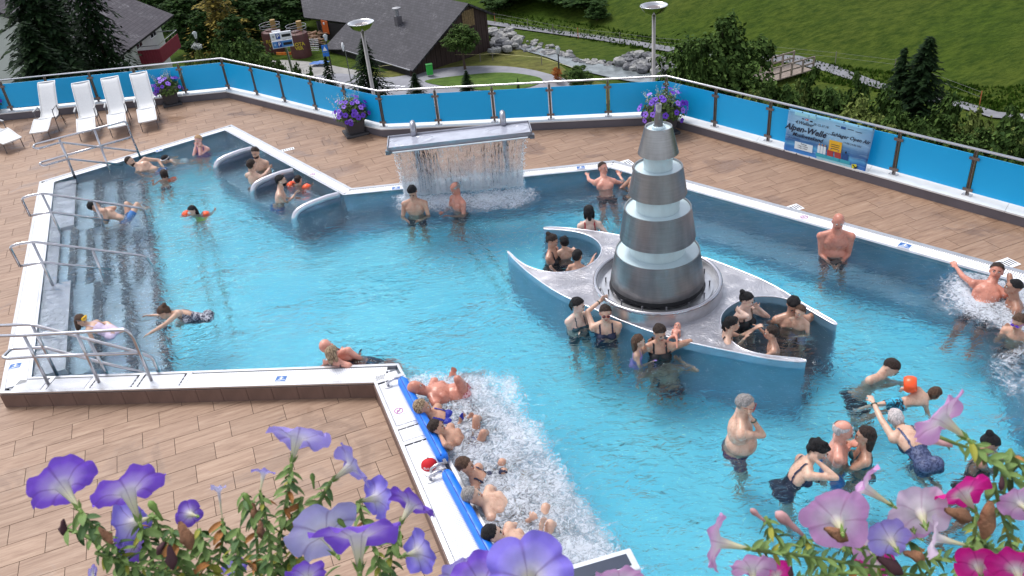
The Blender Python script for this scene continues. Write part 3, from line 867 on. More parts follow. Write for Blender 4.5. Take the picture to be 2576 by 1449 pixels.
pm = MB(); pm.box((-0.016, 0, 0.37), (0.008, 0.05, 0.74)).box((0.016, 0, 0.37), (0.008, 0.05, 0.74)).box((0, 0, 0.37), (0.02, 0.012, 0.70)).tube([(0, 0, 0.70), (0, 0, 0.775)], 0.008, 8)
post_me = pm.build('post', M_POST, mesh_only=True)
pl_me = MB().box((0, 0, 0.006), (0.14, 0.09, 0.012)).tube([(-0.055, -0.03, 0.012), (-0.055, -0.03, 0.022)], 0.009, 6).tube([(0.055, -0.03, 0.012), (0.055, -0.03, 0.022)], 0.009, 6).build('base_plate', M_STEEL, mesh_only=True)
cl_me = MB().box((0, -0.022, 0), (0.15, 0.018, 0.045)).build('clamp', M_POST, mesh_only=True)
for i, p in enumerate(rp):
    a = rp[max(0, i - 1)]; b = rp[min(len(rp) - 1, i + 1)]
    t = (b - a).normalized(); an = math.atan2(t.y, t.x)
    po = link('post', post_me, rail, (p.x, p.y, 0.0), an)
    link('base_plate', pl_me, po)
    for z in (0.10, 0.62): link('clamp', cl_me, po, (0, 0, z))
for i in range(len(rp) - 1):
    a, b = rp[i], rp[i + 1]; t = (b - a).normalized(); Lp = (b - a).length - 0.075
    m_ = (a + b) / 2
    MB().box((0, 0, 0), (Lp, 0.010, 0.62)).build('panel', M_PANEL, rail, bevel=0.003)
    o = rail.children[-1] if False else bpy.data.objects[-1] if False else None
pn = [o for o in rail.children if o.name.startswith('panel')]
pn.sort(key=lambda o: int(o.name.split('.')[1]) if '.' in o.name else 0)
for o, i in zip(pn, range(len(rp) - 1)):
    a, b = rp[i], rp[i + 1]; t = (b - a).normalized(); nn = Vector((t.y, -t.x)) * 0.0
    m_ = (a + b) / 2
    o.location = (m_.x, m_.y, 0.37); o.rotation_euler = (0, 0, math.atan2(t.y, t.x))
hp = [Vector((p.x, p.y, ZT)) for p in ln]
MB().tube(hp, 0.021, 12).build('handrail', mat('handrail_steel', (0.62, 0.61, 0.64), rough=0.2, metal=0.92, var=0.05), rail, smooth=True)
# ------------------------------------------------------------------ the land beyond the terrace
ZG = -17.0
def _grass(name, a, b_, c, patch=0.05, bs=1.0):
    m, nt, b = _new(name)
    geo = nt.nodes.new('ShaderNodeNewGeometry')
    n1 = noise_n(nt, geo.outputs['Position'], patch, 4, 0.6)
    mp = nt.nodes.new('ShaderNodeMapping'); mp.inputs['Scale'].default_value = (0.55, 1.3, 1.3); L(nt, geo.outputs['Position'], mp.inputs['Vector'])
    n2 = noise_n(nt, mp.outputs[0], 1.5 * bs, 8, 0.75)
    c1 = ramp(nt, n1.outputs[0], [(0.35, a), (0.65, b_)])
    col = mixc(nt, ramp(nt, n2.outputs[0], [(0.36, (0, 0, 0)), (0.60, (1, 1, 1))]), c, c1)
    L(nt, col, b.inputs['Base Color']); b.inputs['Roughness'].default_value = 0.9; b.inputs['Specular IOR Level'].default_value = 0.1
    n3 = noise_n(nt, mp.outputs[0], 2.6 * bs, 8, 0.75)
    L(nt, bump(nt, n3.outputs[0], 0.8, 0.4), b.inputs['Normal'])
    return m
M_MEADOW = _grass('meadow_grass', (0.058, 0.105, 0.009), (0.092, 0.118, 0.018), (0.028, 0.056, 0.006))
M_LAWN = _grass('lawn_grass', (0.10, 0.19, 0.035), (0.14, 0.20, 0.045), (0.07, 0.12, 0.03), 0.3)
M_DRYG = _grass('dry_grass', (0.14, 0.16, 0.04), (0.24, 0.22, 0.07), (0.09, 0.09, 0.03), 0.25)
M_ROAD = mat('grey_gravel_road', (0.24, 0.24, 0.27), rough=0.9, var=0.16, vscale=0.8, bmp=0.5, bscale=6, kind='Object')
M_STONE = mat('grey_stone', (0.13, 0.13, 0.14), rough=0.85, var=0.45, vscale=2.2, bmp=0.6, bscale=7)
M_STONE2 = mat('pale_stone', (0.28, 0.275, 0.27), rough=0.85, var=0.35, vscale=2.2, bmp=0.6, bscale=7)
M_BARK = mat('bark', (0.09, 0.06, 0.045), rough=0.95, var=0.3, vscale=6, bmp=0.6)

_a = g2(1240, 66, ZG); _b = g2(2500, 292, ZG)
_pt = (_b - _a).normalized(); _pn = Vector((-_pt.y, _pt.x))
if _pn.y < 0: _pn = -_pn
ter_edge = [(3.49, 16.17), (8.71, 9.54)]
def terr(x, y):
    s = (Vector((x, y)) - _a).dot(_pn) - 1.2
    z = ZG
    if s > 0: z += 0.36 * s * min(1, s / 7) + 0.9 * noise.noise((x * 0.04, y * 0.04, 1.0)) * min(1, s / 9)
    # bank below the terrace
    d = 1e9
    for i in range(len(ln) - 1):
        a, b = ln[i], ln[i + 1]; ab = b - a; p = Vector((x, y))
        t = max(0, min(1, (p - a).dot(ab) / ab.length_squared)); d = min(d, (p - (a + ab * t)).length)
    z = max(z, -7.0 - 0.30 * d if d < 15 else -11.5 - 0.9 * (d - 15))
    return z
def T(X, Y):
    """point of the land under a point of the photograph"""
    v = ray(X, Y)
    lo, hi = 18.0, 400.0
    t = lo
    while t < hi:
        p = CAM + v / FOC * t
        if p[2] < terr(p[0], p[1]): break
        t += 1.0
    a, b = t - 1.0, t
    for _ in range(20):
        m_ = (a + b) / 2; p = CAM + v / FOC * m_
        if p[2] < terr(p[0], p[1]): b = m_
        else: a = m_
    return Vector(p)
gm = MB()
gx = np.arange(-150, 170.1, 2.2); gy = np.arange(-4, 290, 2.2)
for y in gy:
    for x in gx:
        gm.v.append((x, y, terr(x, y) + 0.12 * noise.noise((x * 0.3, y * 0.3, 0)) * (1 if terr(x, y) > ZG + 0.3 else 0)))
nxg = len(gx)
for j in range(len(gy) - 1):
    for i in range(nxg - 1):
        gm.f.append((j * nxg + i, j * nxg + i + 1, (j + 1) * nxg + i + 1, (j + 1) * nxg + i)); gm.mi.append(0)
tag(gm.build('ground', M_MEADOW, smooth=True), kind='structure', label='steep green alpine meadow and valley floor beyond the terrace')
# building storeys under the terrace
bs_ = MB().prism([(p.x, p.y) for p in offset_line(deck_out, 0.0, True)], -18, ZD - 0.6, cap=False)
tag(bs_.build('terrace_base', mat('render_grey', (0.4, 0.39, 0.37))), kind='structure')
def patch(name, pts, m, z=0.02, label=None, raw=False):
    P = [T(x, y) if not raw else Vector(x) for x, y in pts]
    P2 = smooth_poly([Vector((p.x, p.y)) for p in P], 2)
    tri = tessellate_polygon([[Vector((p.x, p.y, 0)) for p in P2]])
    mb = MB(); mb.add([(p.x, p.y, ZG + z) for p in P2], [tuple(t) for t in tri])
    o = mb.build(name, m); bm_ = bmesh.new(); bm_.from_mesh(o.data); bmesh.ops.recalc_face_normals(bm_, faces=bm_.faces)
    if sum(f.normal.z for f in bm_.faces) < 0: bmesh.ops.reverse_faces(bm_, faces=bm_.faces)
    bm_.to_mesh(o.data); bm_.free()
    tag(o, kind='structure', label=label); return o
patch('dry_lawn', [(1020, 175), (1150, 160), (1230, 125), (1290, 120), (1350, 132), (1420, 170), (1440, 196), (1560, 215), (1500, 300), (900, 300), (870, 190)], M_DRYG, 0.03, 'dry olive grass between the barn and the stream')
patch('road', [(845, 182), (960, 200), (1045, 187), (1125, 170), (1242, 165.5), (1325, 173), (1392, 190), (1440, 206), (1470, 260), (1400, 330), (800, 330), (700, 250), (760, 200)], M_ROAD, 0.06, 'grey curving road below the terrace')
patch('lawn', [(1062, 204), (1159, 192), (1258, 183), (1330, 190), (1376, 203), (1330, 225), (1230, 232), (1150, 224), (1080, 213)], M_LAWN, 0.10, 'green lawn island inside the curve of the road')
patch('yard', [(640, 160), (700, 150), (800, 158), (880, 175), (960, 188), (860, 200), (760, 190)], mat('yard_gravel', (0.28, 0.27, 0.26), rough=0.9, var=0.3, vscale=0.6), 0.045, 'gravel yard in front of the brown tanks')
patch('parking', [(-60, -60), (190, -40), (200, 60), (120, 120), (-60, 160)], mat('asphalt_parking', (0.17, 0.17, 0.19), rough=0.9, var=0.25, vscale=0.3), 0.05, 'asphalt car park behind the dark spruces')
for i in range(5):
    a = T(20 + i * 34, 12 + i * 3); b = T(30 + i * 34, 2 + i * 3)
    mb = MB(); mid_ = (a + b) / 2; mb.box((mid_.x, mid_.y, ZG + 0.06), ((b - a).length * 1.6, 0.2, 0.02), math.atan2((b - a).y, (b - a).x)); mb.build('bay_line', M_WHITE, bpy.data.objects['parking'])
# dashed white line on the road
for i, (x, y) in enumerate([(962, 215.5), (975, 216.5), (988, 217.5), (1001, 218.5), (1014, 219.5)]):
    p = T(x, y); MB().box((p.x, p.y, ZG + 0.08), (0.42, 0.22, 0.012), -0.1).build('road_mark', M_WHITE, bpy.data.objects['road'])
# the path along the foot of the slope
def ribbon(name, pts, w, m, label, z=0.10):
    P = [G(x, y, ZG) for x, y in pts]; Q = []
    for i in range(len(P) - 1):
        for k in range(4): Q.append(P[i].lerp(P[i + 1], k / 4))
    Q.append(P[-1]); P2 = [Vector((p.x, p.y)) for p in Q]
    l = offset_line(P2, w / 2); r = offset_line(P2, -w / 2); mb = MB()
    vs = []
    for a, b in zip(l, r): vs += [(a.x, a.y, terr(a.x, a.y) + z), (b.x, b.y, terr(b.x, b.y) + z)]
    mb.add(vs, [(2 * i, 2 * i + 2, 2 * i + 3, 2 * i + 1) for i in range(len(l) - 1)])
    o = mb.build(name, m); bm_ = bmesh.new(); bm_.from_mesh(o.data); bmesh.ops.recalc_face_normals(bm_, faces=bm_.faces)
    if sum(f.normal.z for f in bm_.faces) < 0: bmesh.ops.reverse_faces(bm_, faces=bm_.faces)
    bm_.to_mesh(o.data); bm_.free()
    tag(o, kind='structure', label=label); return o
ribbon('footpath', [(1200, 55), (1245, 62), (1330, 74), (1490, 96), (1600, 113), (1700, 130), (1800, 142), (1930, 154), (2000, 160), (2094, 181), (2214, 219), (2300, 243), (2417, 266), (2500, 292), (2620, 302)], 1.15, mat('gravel_path', (0.19, 0.19, 0.21), rough=0.95, var=0.25, vscale=1.2, bmp=0.4, bscale=8), 'pale gravel footpath along the foot of the meadow', 0.12)
# stream
M_STREAM = mat('stream_water', (0.16, 0.18, 0.19), rough=0.25, var=0.5, vscale=1.2, bmp=0.8, bscale=3)
patch('stream', [(1290, 108), (1380, 128), (1440, 148), (1500, 158), (1560, 172), (1640, 188), (1700, 200), (1700, 215), (1600, 212), (1500, 190), (1430, 172), (1390, 150), (1300, 125)], M_STREAM, 0.12, 'small grey mountain stream between the boulders')
# boulders
sk = thing('boulder_bank', 'bank of grey and white boulders along the mountain stream', 'boulders')
stones = []
for s in range(6):
    bm_ = bmesh.new(); bmesh.ops.create_icosphere(bm_, subdivisions=2, radius=1)
    for v in bm_.verts:
        n = noise.noise(v.co * 1.3 + Vector((s * 7, 0, 0))); v.co *= 1 + 0.35 * n
        v.co.z *= 0.7
        for ax in range(3): v.co[ax] = round(v.co[ax] * 2.2) / 2.2 * 0.45 + v.co[ax] * 0.55
    for mm in (M_STONE, M_STONE2):
        me2 = bpy.data.meshes.new('stone'); bm_.to_mesh(me2); me2.materials.append(mm); stones.append(me2)
    bm_.free()
rs = random.Random(11)
def stones_in(poly, n, r0, r1, zr=0.0):
    xs_ = [p[0] for p in poly]; ys_ = [p[1] for p in poly]; k = 0; tr = 0
    while k < n and tr < 4000:
        tr += 1
        x, y = rs.uniform(min(xs_), max(xs_)), rs.uniform(min(ys_), max(ys_))
        if not inside((x, y), poly): continue
        p = G(x, y, ZG + zr); r = rs.uniform(r0, r1)
        if terr(p.x, p.y) > ZG + 1: pass
        o = link('stone', stones[rs.randrange(12)], sk, (p.x, p.y, ZG + zr * rs.uniform(0.4, 1) + r * 0.25), rs.uniform(0, 6), (r * rs.uniform(.8, 1.4), r * rs.uniform(.8, 1.2), r * rs.uniform(.8, 1.2)))
        k += 1
stones_in([(1236, 72), (1280, 76), (1306, 88), (1300, 118), (1236, 128)], 48, 0.28, 0.55, 0.5)
stones_in([(1290, 112), (1380, 126), (1440, 142), (1445, 155), (1380, 142), (1290, 124)], 34, 0.2, 0.36)
stones_in([(1400, 130), (1440, 134), (1446, 150), (1410, 145)], 8, 0.3, 0.45)
stones_in([(1445, 150), (1530, 158), (1570, 172), (1530, 168), (1450, 158)], 26, 0.2, 0.34)
stones_in([(1550, 140), (1620, 134), (1690, 150), (1700, 185), (1620, 182), (1560, 162)], 60, 0.28, 0.55, 0.3)
stones_in([(1300, 90), (1410, 120), (1400, 128), (1300, 105)], 14, 0.16, 0.3)

# ------------------------------------------------------------------ trees
def leaf_mat(name, dark, light, br=0.0):
    m, nt, b = _new(name)
    geo = nt.nodes.new('ShaderNodeNewGeometry')
    n = noise_n(nt, geo.outputs['Position'], 0.8, 3, 0.6)
    f = math_n(nt, 'ADD', math_n(nt, 'MULTIPLY', geo.outputs['Random Per Island'], 0.65), math_n(nt, 'MULTIPLY', n.outputs[0], 0.35))
    L(nt, ramp(nt, f, [(0.1, dark), (0.6, tuple((a + c) / 2 for a, c in zip(dark, light))), (0.95, light)]), b.inputs['Base Color'])
    b.inputs['Roughness'].default_value = 0.7; b.inputs['Specular IOR Level'].default_value = 0.06
    return m
LM_DARK = leaf_mat('spruce_needles', (0.005, 0.013, 0.006), (0.022, 0.045, 0.014))
LM_MID = leaf_mat('broad_leaves', (0.018, 0.042, 0.010), (0.11, 0.175, 0.042))
LM_PALE = leaf_mat('pale_leaves', (0.06, 0.09, 0.02), (0.24, 0.28, 0.08))
LM_FOREST = leaf_mat('forest_leaves', (0.008, 0.024, 0.006), (0.050, 0.095, 0.022))
LM_GOLD = leaf_mat('golden_needles', (0.10, 0.08, 0.015), (0.36, 0.27, 0.06))
LM_ROWAN = leaf_mat('orange_flowers', (0.25, 0.06, 0.02), (0.6, 0.22, 0.06))
def leaf(mb, p, n, size, asp=1.5, rnd=rs):
    n = n.normalized(); a = n.orthogonal().normalized(); a = Matrix.Rotation(rnd.uniform(0, 6.28), 3, n) @ a; b = n.cross(a)
    l, w_ = size * asp / 2, size / 2; fold = n * size * 0.18
    mb.add([p - a * l, p - b * w_ + fold, p + a * l, p + b * w_ + fold], [(0, 1, 2), (0, 2, 3)])
def crown(seed, lobes, nleaf, size, squash=1.0):
    r_ = random.Random(seed); mb = MB()
    # lobes: (x,y,z,r) of a unit-high tree
    clumps = []
    for (cx_, cy_, cz_, cr) in lobes:
        for _ in range(max(6, int(90 * cr * 2))):
            d = Vector((r_.gauss(0, 1), r_.gauss(0, 1), r_.gauss(0, 1))).normalized()
            k = cr * (r_.uniform(0.55, 1.0) + 0.25 * noise.noise(d * 2.2 + Vector((seed, 0, 0))))
            clumps.append((Vector((cx_, cy_, cz_)) + Vector((d.x * k, d.y * k, d.z * k * squash)), d, cr))
    per = max(3, nleaf // len(clumps))
    for c, d, cr in clumps:
        rad = cr * 0.26
        for _ in range(per):
            o = Vector((r_.gauss(0, 1), r_.gauss(0, 1), r_.gauss(0, 0.8))) * rad * 0.55
            nn = (d * 0.6 + o.normalized() * 0.5 + Vector((0, 0, 0.8)) + Vector((r_.gauss(0, .5), r_.gauss(0, .5), r_.gauss(0, .5))))
            leaf(mb, c + o, nn, size * r_.uniform(0.7, 1.3), 1.4, r_)
    return mb
def limbs(seed, h0, lobes, r0=0.018):
    r_ = random.Random(seed); mb = MB()
    mb.tube([(0, 0, -0.02), (0.006, 0.004, h0 * 0.5), (0, 0, h0), (0.01, 0, h0 + 0.2)], [r0 * 1.3, r0, r0 * 0.85, r0 * 0.4], 8)
    for (x, y, z, r) in lobes:
        a = Vector((0, 0, h0 * r_.uniform(0.7, 1.1))); b = Vector((x, y, z))
        m_ = a.lerp(b, 0.5) + Vector((0, 0, -0.03))
        mb.tube([a, m_, b], [r0 * 0.6, r0 * 0.35, r0 * 0.12], 5)
    return mb
def conifer(seed, tiers, nb, size, width=0.24, droop=0.25, gap=0.1, dens=9):
    r_ = random.Random(seed); mb = MB()
    for t in range(tiers):
        f = t / (tiers - 1); z = gap + (0.985 - gap) * f
        R = width * (1 - f) ** 0.85 * r_.uniform(0.82, 1.12) + 0.008
        n = max(4, int(nb * (1 - f * 0.65)))
        for k in range(n):
            a = 2 * PI * (k + r_.random() * 0.8) / n + t; Rk = R * r_.uniform(0.65, 1.15)
            dirv = Vector((math.cos(a), math.sin(a), 0)); side = Vector((-dirv.y, dirv.x, 0))
            for q in range(dens):
                u = (q + r_.random()) / dens
                p = dirv * (Rk * u) + Vector((0, 0, z + 0.02 * (1 - u) - droop * Rk * u * u + (0.10 * Rk * u if f > 0.6 else 0)))
                p += side * r_.gauss(0, 0.18) * Rk * (1.1 - u * 0.7)
                d = (dirv * 0.9 + side * r_.gauss(0, 0.8) + Vector((0, 0, -0.35 + r_.gauss(0, .25)))).normalized()
                b = d.cross(Vector((0, 0, 1))).normalized(); L_ = size * r_.uniform(0.7, 1.4); w_ = L_ * 0.22
                mb.add([p - d * L_ * 0.3, p + b * w_ , p + d * L_ * 0.7 + Vector((0, 0, -L_ * 0.15)), p - b * w_ + Vector((0, 0, -L_ * 0.1))], [(0, 1, 2), (0, 2, 3)])
    return mb
def trunk_mb(r=0.012):
    return MB().tube([(0, 0, -0.03), (0, 0, 0.5), (0.003, 0, 0.97)], [r, r * 0.6, r * 0.1], 7)
# shared meshes
CR = {}
def get_mesh(key, fn, m):
    k = (key, m.name)
    if k not in CR: CR[k] = fn().build('crown', m, mesh_only=True)
    return CR[k]
LOB_TREE = [(0, 0, .62, .20), (.14, .05, .55, .15), (-.15, .03, .56, .15), (.03, -.13, .55, .14), (.0, .12, .60, .15), (-.05, 0, .82, .13), (.10, -.02, .76, .12), (-.12, -.05, .70, .12)]
LOB_BUSH = [(0, 0, .70, .22), (.27, .05, .62, .19), (-.28, 0, .64, .19), (0, -.24, .58, .19), (-.1, .22, .66, .19), (.12, 0, .83, .13), (-.17, -.03, .80, .12), (.33, -.1, .74, .11), (0, 0, .48, .24), (.24, -.05, .40, .22), (-.24, 0, .42, .22), (0, -.22, .38, .2), (.02, 0, .91, .08)]
LOB_TALL = [(0, 0, .5, .18), (.1, .0, .35, .17), (-.1, .05, .36, .17), (0, -.09, .3, .17), (.03, .03, .72, .15), (-.05, 0, .86, .10)]
fn_tree = lambda s, n=5200, sz=.022: (lambda: crown(s, LOB_TREE, n, sz))
fn_bush = lambda s, n=6500, sz=.030: (lambda: crown(s, LOB_BUSH, n, sz))
fn_tall = lambda s, n=4200, sz=.022: (lambda: crown(s, LOB_TALL, n, sz))
fn_con = lambda s: (lambda: conifer(s, 52, 22, .017, .23, .35, .06, 24))
fn_conS = lambda s: (lambda: conifer(s, 34, 16, .030, .24, .2, .06, 16))
def plant(name, label, cat, X, Ytop, d, wpx, key, fn, m, tr=None, group=None, wunit=0.5, zt=None, parts=('crown', 'trunk')):
    """a plant whose top shows at X, Ytop when it stands at depth d; wpx its width in the photograph"""
    top = D(X, Ytop, d)
    # straight below the top
    z0_ = terr(top.x, top.y) if zt is None else zt
    h = top.z - z0_
    w_ = wpx / (FOC / d)
    o = thing(name, label, cat, (top.x, top.y, z0_), rs.uniform(0, 6.28), group)
    me1 = get_mesh(key, fn, m); me1.name = parts[0]
    sx = w_ / wunit
    link(parts[0], me1, o, scale=(sx, sx, h))
    k = ('t', key)
    if k not in CR:
        CR[k] = (tr() if tr else trunk_mb()).build(parts[1], M_BARK, mesh_only=True)
    tm = link(parts[1], CR[k], o, scale=(sx if tr else max(h, sx) * 1.0, sx if tr else max(h, sx) * 1.0, h))
    return o
# two great dark spruces at the left
plant('spruce_tree', 'huge dark spruce filling the upper left corner of the picture', 'tree', 12, -150, 34, 620, 'c1', fn_con(1), LM_DARK)
plant('spruce_tree', 'tall dark spruce hanging over the left end of the tiled roof', 'tree', 148, -190, 36, 430, 'c2', fn_con(2), LM_DARK)
plant('spruce_tree', 'broad dark spruce between the corner spruce and the house', 'tree', 80, -110, 42, 620, 'c3', fn_con(3), LM_DARK)
plant('spruce_tree', 'low dark spruce skirt just behind the four white loungers', 'tree', 60, 60, 31, 640, 'c1', fn_con(1), LM_DARK)
# small spruces beyond the railing
plant('young_spruce', 'slender dark spruce behind the foot of the left lamp post', 'tree', 912, 96, 62, 190, 's1', fn_conS(11), LM_DARK)
plant('young_spruce', 'small spruce between the barn eave and the blue railing', 'tree', 818, 143, 60, 120, 's2', fn_conS(12), LM_DARK)
plant('young_spruce', 'knee high spruce on the road edge right of the left lamp', 'tree', 1042, 184, 66, 100, 's1', fn_conS(11), LM_DARK)
plant('young_spruce', 'little spruce at the foot of the round leafy tree', 'tree', 1172, 178, 66, 90, 's2', fn_conS(12), LM_DARK)
plant('young_spruce', 'tiny spruce on the green lawn by the street lantern', 'tree', 1302, 196, 68, 20, 's1', fn_conS(11), LM_DARK)
plant('larch_tree', 'tall golden yellow larch beside the dark forest', 'tree', 522, -50, 84, 230, 'g1', lambda: conifer(21, 38, 18, .026, .24, .15, .06, 9), LM_GOLD)
plant('round_tree', 'single round leafy tree in front of the brown barn', 'tree', 1156, 52, 74, 100, 't1', fn_tree(31), LM_MID, lambda: limbs(31, .45, LOB_TREE, .016), wunit=.52)
plant('leafy_bush', 'large leafy bush beside the right hand lamp post', 'bush', 1815, 36, 46, 300, 'b1', fn_bush(41, 15000, .024), LM_MID, lambda: limbs(41, .3, LOB_BUSH), wunit=.80)
plant('leafy_bush', 'dark leafy bush leaning against the tall bush on its left', 'bush', 1738, 84, 44, 140, 'b2', fn_bush(42, 6500, .03), LM_MID, lambda: limbs(42, .3, LOB_BUSH), wunit=.80)
plant('spruce_tree', 'dark spruce standing in the hedge right of the banner', 'tree', 2341, 96, 40, 460, 's3', lambda: conifer(13, 46, 20, .020, .22, .15, .05, 20), LM_DARK)
plant('spruce_tree', 'shorter twin pointed spruce left of the dark hedge spruce', 'tree', 2278, 124, 41, 260, 's2', fn_conS(12), LM_DARK)
hedge = [(1650, 205, 34, 90, 2), (1930, 196, 36, 110, 1), (1980, 212, 33, 130, 0), (2060, 168, 37, 110, 1), (2090, 222, 32, 150, 0), (2150, 178, 36, 90, 1), (2170, 232, 31, 150, 2), (2235, 220, 33, 110, 0), (2265, 250, 30, 120, 1),
         (2400, 235, 34, 130, 0), (2370, 290, 28, 130, 1), (2455, 262, 33, 110, 2), (2470, 320, 27, 130, 0), (2545, 262, 33, 120, 0), (2560, 320, 27, 140, 2), (2600, 300, 24, 160, 1), (1890, 215, 32, 100, 2), (1740, 190, 34, 90, 0), (2010, 190, 35, 60, 2), (2320, 300, 27, 110, 0), (2190, 270, 27, 130, 2), (2450, 380, 24, 140, 1), (2560, 400, 22, 150, 0)]
HW = ['dense mid green shrub', 'ragged leafy shrub', 'loose yellowish shrub']
HP = ['at the foot of the right lamp post', 'right of the wooden footbridge', 'in front of the wooden footbridge', 'with bare tips above the banner', 'straight above the banner', 'with yellow flower spikes behind the banner', 'over the right corner of the banner', 'left of the dark hedge spruce', 'below the dark hedge spruce',
      'right of the dark hedge spruce', 'close to the railing under the spruce', 'by the gravel patch of the far path', 'close to the railing post right of the spruce', 'at the right edge under the path', 'at the right edge behind the rail', 'in the right hand corner by the handrail', 'left of the wooden footbridge', 'under the large bush by the lamp', 'with thin stems by the bridge rail', 'low behind the rail below the spruce', 'low behind the rail over the banner', 'low behind the last but one panel', 'low behind the last panel']
for (X, Y, d, w_, k), hp_ in zip(hedge, HP):
    mm = (LM_MID, LM_MID, LM_PALE)[k]
    plant('hedge_shrub', HW[k] + ' ' + hp_, 'shrub', X, Y, d, w_ * 1.9, 'h%d' % k, fn_bush(50 + k, 9500, .026), mm, lambda: limbs(50, .3, LOB_BUSH), group='shrubs behind the right railing', wunit=.80)
# shrubs below the left centre railing
for (X, Y, d, w_, k), lb in zip([(600, 92, 62, 120, 0), (630, 136, 58, 90, 0), (560, 112, 56, 90, 0), (700, 152, 55, 90, 0), (745, 158, 52, 70, 0), (672, 146, 62, 60, 1), (780, 166, 50, 60, 0), (500, 118, 60, 60, 2), (470, 138, 54, 60, 2), (540, 96, 66, 70, 0)],
        ['broad green shrub under the golden larch', 'broad green shrub left of the brown tanks', 'green shrub right of the red balcony', 'green shrub before the parking sign', 'low green shrub at the rail before the tanks', 'brownish shrub at the foot of the left tank', 'low green shrub left of the small spruce', 'yellow grassy shrub by the street lantern', 'yellow grassy shrub under the red balcony', 'green shrub behind the street lantern']):
    plant('garden_shrub', lb, 'shrub', X, Y, d, w_ * 1.3, 'h%d' % k, fn_bush(50 + k, 5200, .034), (LM_MID, LM_FOREST, LM_PALE)[k], lambda: limbs(50, .3, LOB_BUSH), group='shrubs between railing and tanks', wunit=.80)
plant('flowering_shrub', 'orange flowering shrub at the foot of the street lantern', 'shrub', 1400, 168, 70, 30, 'hr', fn_bush(55, 1500, .05), LM_ROWAN, lambda: limbs(50, .3, LOB_BUSH), wunit=.80)
plant('garden_shrub', 'round green shrub between the lantern and the stream', 'shrub', 1450, 165, 68, 78, 'h0', fn_bush(50, 5200, .034), LM_MID, lambda: limbs(50, .3, LOB_BUSH), wunit=.80)
# woodland at the top
fr = random.Random(5)
spots = [(340, -40, 96, 90), (390, -70, 100, 100), (430, -30, 92, 90), (465, -60, 98, 90), (450, 18, 86, 70), (490, 20, 84, 60), (560, -60, 92, 90), (590, -20, 88, 90), (620, -60, 98, 100), (645, -10, 94, 90), (680, -50, 96, 90), (705, -15, 92, 80), (740, -70, 100, 90), (765, -50, 98, 80), (800, -90, 112, 110), (575, 30, 80, 80), (610, 45, 90, 70), (640, 40, 93, 70)]
wl_ = ['leafy tree of the dark wood behind the tiled roof', 'leafy tree of the dark wood between larch and barn roof']
PL = ['far left, over the ridge of the tiled roof', 'behind the middle of the tiled roof', 'over the right end of the tiled roof', 'between tiled roof and larch, at the back', 'low, right of the roof corner', 'touching the left side of the larch', 'touching the right side of the larch', 'just right of the larch', 'at the back right of the larch', 'over the left brown tank', 'behind the left brown tank', 'between the two tanks', 'over the right brown tank', 'left of the barn roof tip', 'behind the barn roof', 'low, right of the larch foot', 'low, above the left tank rail', 'low, beside the left tank rail']
for i, ((X, Y, d, w_), pl_) in enumerate(zip(spots, PL)):
    k = i % 3
    plant('woodland_tree', 'dark green wood tree ' + pl_, 'tree', X, Y, d, w_ * 1.5, 'w%d' % k, fn_tall(60 + k, 5200, .030), LM_FOREST, lambda: limbs(60, .25, LOB_TALL), group='trees of the dark wood', wunit=.52)
# thickets high on the meadow
for (X, Y, d, w_), lb in zip([(1290, -45, 100, 120), (1350, -60, 102, 150), (1410, -40, 98, 130), (1470, -30, 96, 100), (1500, 0, 90, 60), (1250, -30, 104, 80)],
        ['thicket right of the barn roof', 'largest dark thicket on the upper meadow', 'drooping thicket on the upper meadow', 'right hand thicket on the upper meadow', 'low thicket at the right end of the row', 'thicket peeping over the barn gable']):
    p = D(X, Y + 55, d)
    tp_ = T(X, Y + 70)
    plant('meadow_thicket', lb, 'thicket', X, Y, depth(tp_), w_ * 1.15, 'w0', fn_tall(60, 5200, .030), LM_FOREST, lambda: limbs(60, .25, LOB_TALL), group='thickets on the upper meadow', wunit=.52)

# grass tufts on the meadow, real blades in clumps
tm = MB(); r_ = random.Random(9)
for _ in range(15000):
    X, Y = r_.uniform(1240, 2600), r_.uniform(-10, 300)
    v = ray(X, Y)
    # solve roughly on the slope
    t = None
    p = None
    s0 = 60.0
    for k in range(6):
        pp = CAM + v / FOC * s0
        zt_x = terr(pp[0], pp[1]); s0 = (zt_x - CH) / (v[2] / FOC)
        if s0 <= 0 or s0 > 260: break
    if s0 <= 0 or s0 > 260: continue
    pp = CAM + v / FOC * s0
    if (Vector((pp[0], pp[1])) - _a).dot(_pn) < 0.6: continue
    h = r_.uniform(0.10, 0.34); a = r_.uniform(0, 6.28); w_ = h * 0.55
    zz = terr(pp[0], pp[1])
    dx, dy = math.cos(a) * w_, math.sin(a) * w_
    tm.add([(pp[0] - dx, pp[1] - dy, zz - .02), (pp[0] + dx, pp[1] + dy, zz - .02), (pp[0] + dx * .4 + r_.gauss(0, .06), pp[1] + r_.gauss(0, .06), zz + h)], [(0, 1, 2)])
tag(tm.build('meadow_grass', leaf_mat('grass_tufts', (0.018, 0.05, 0.004), (0.085, 0.145, 0.018))), kind='stuff', label='tufts of grass all over the meadow')
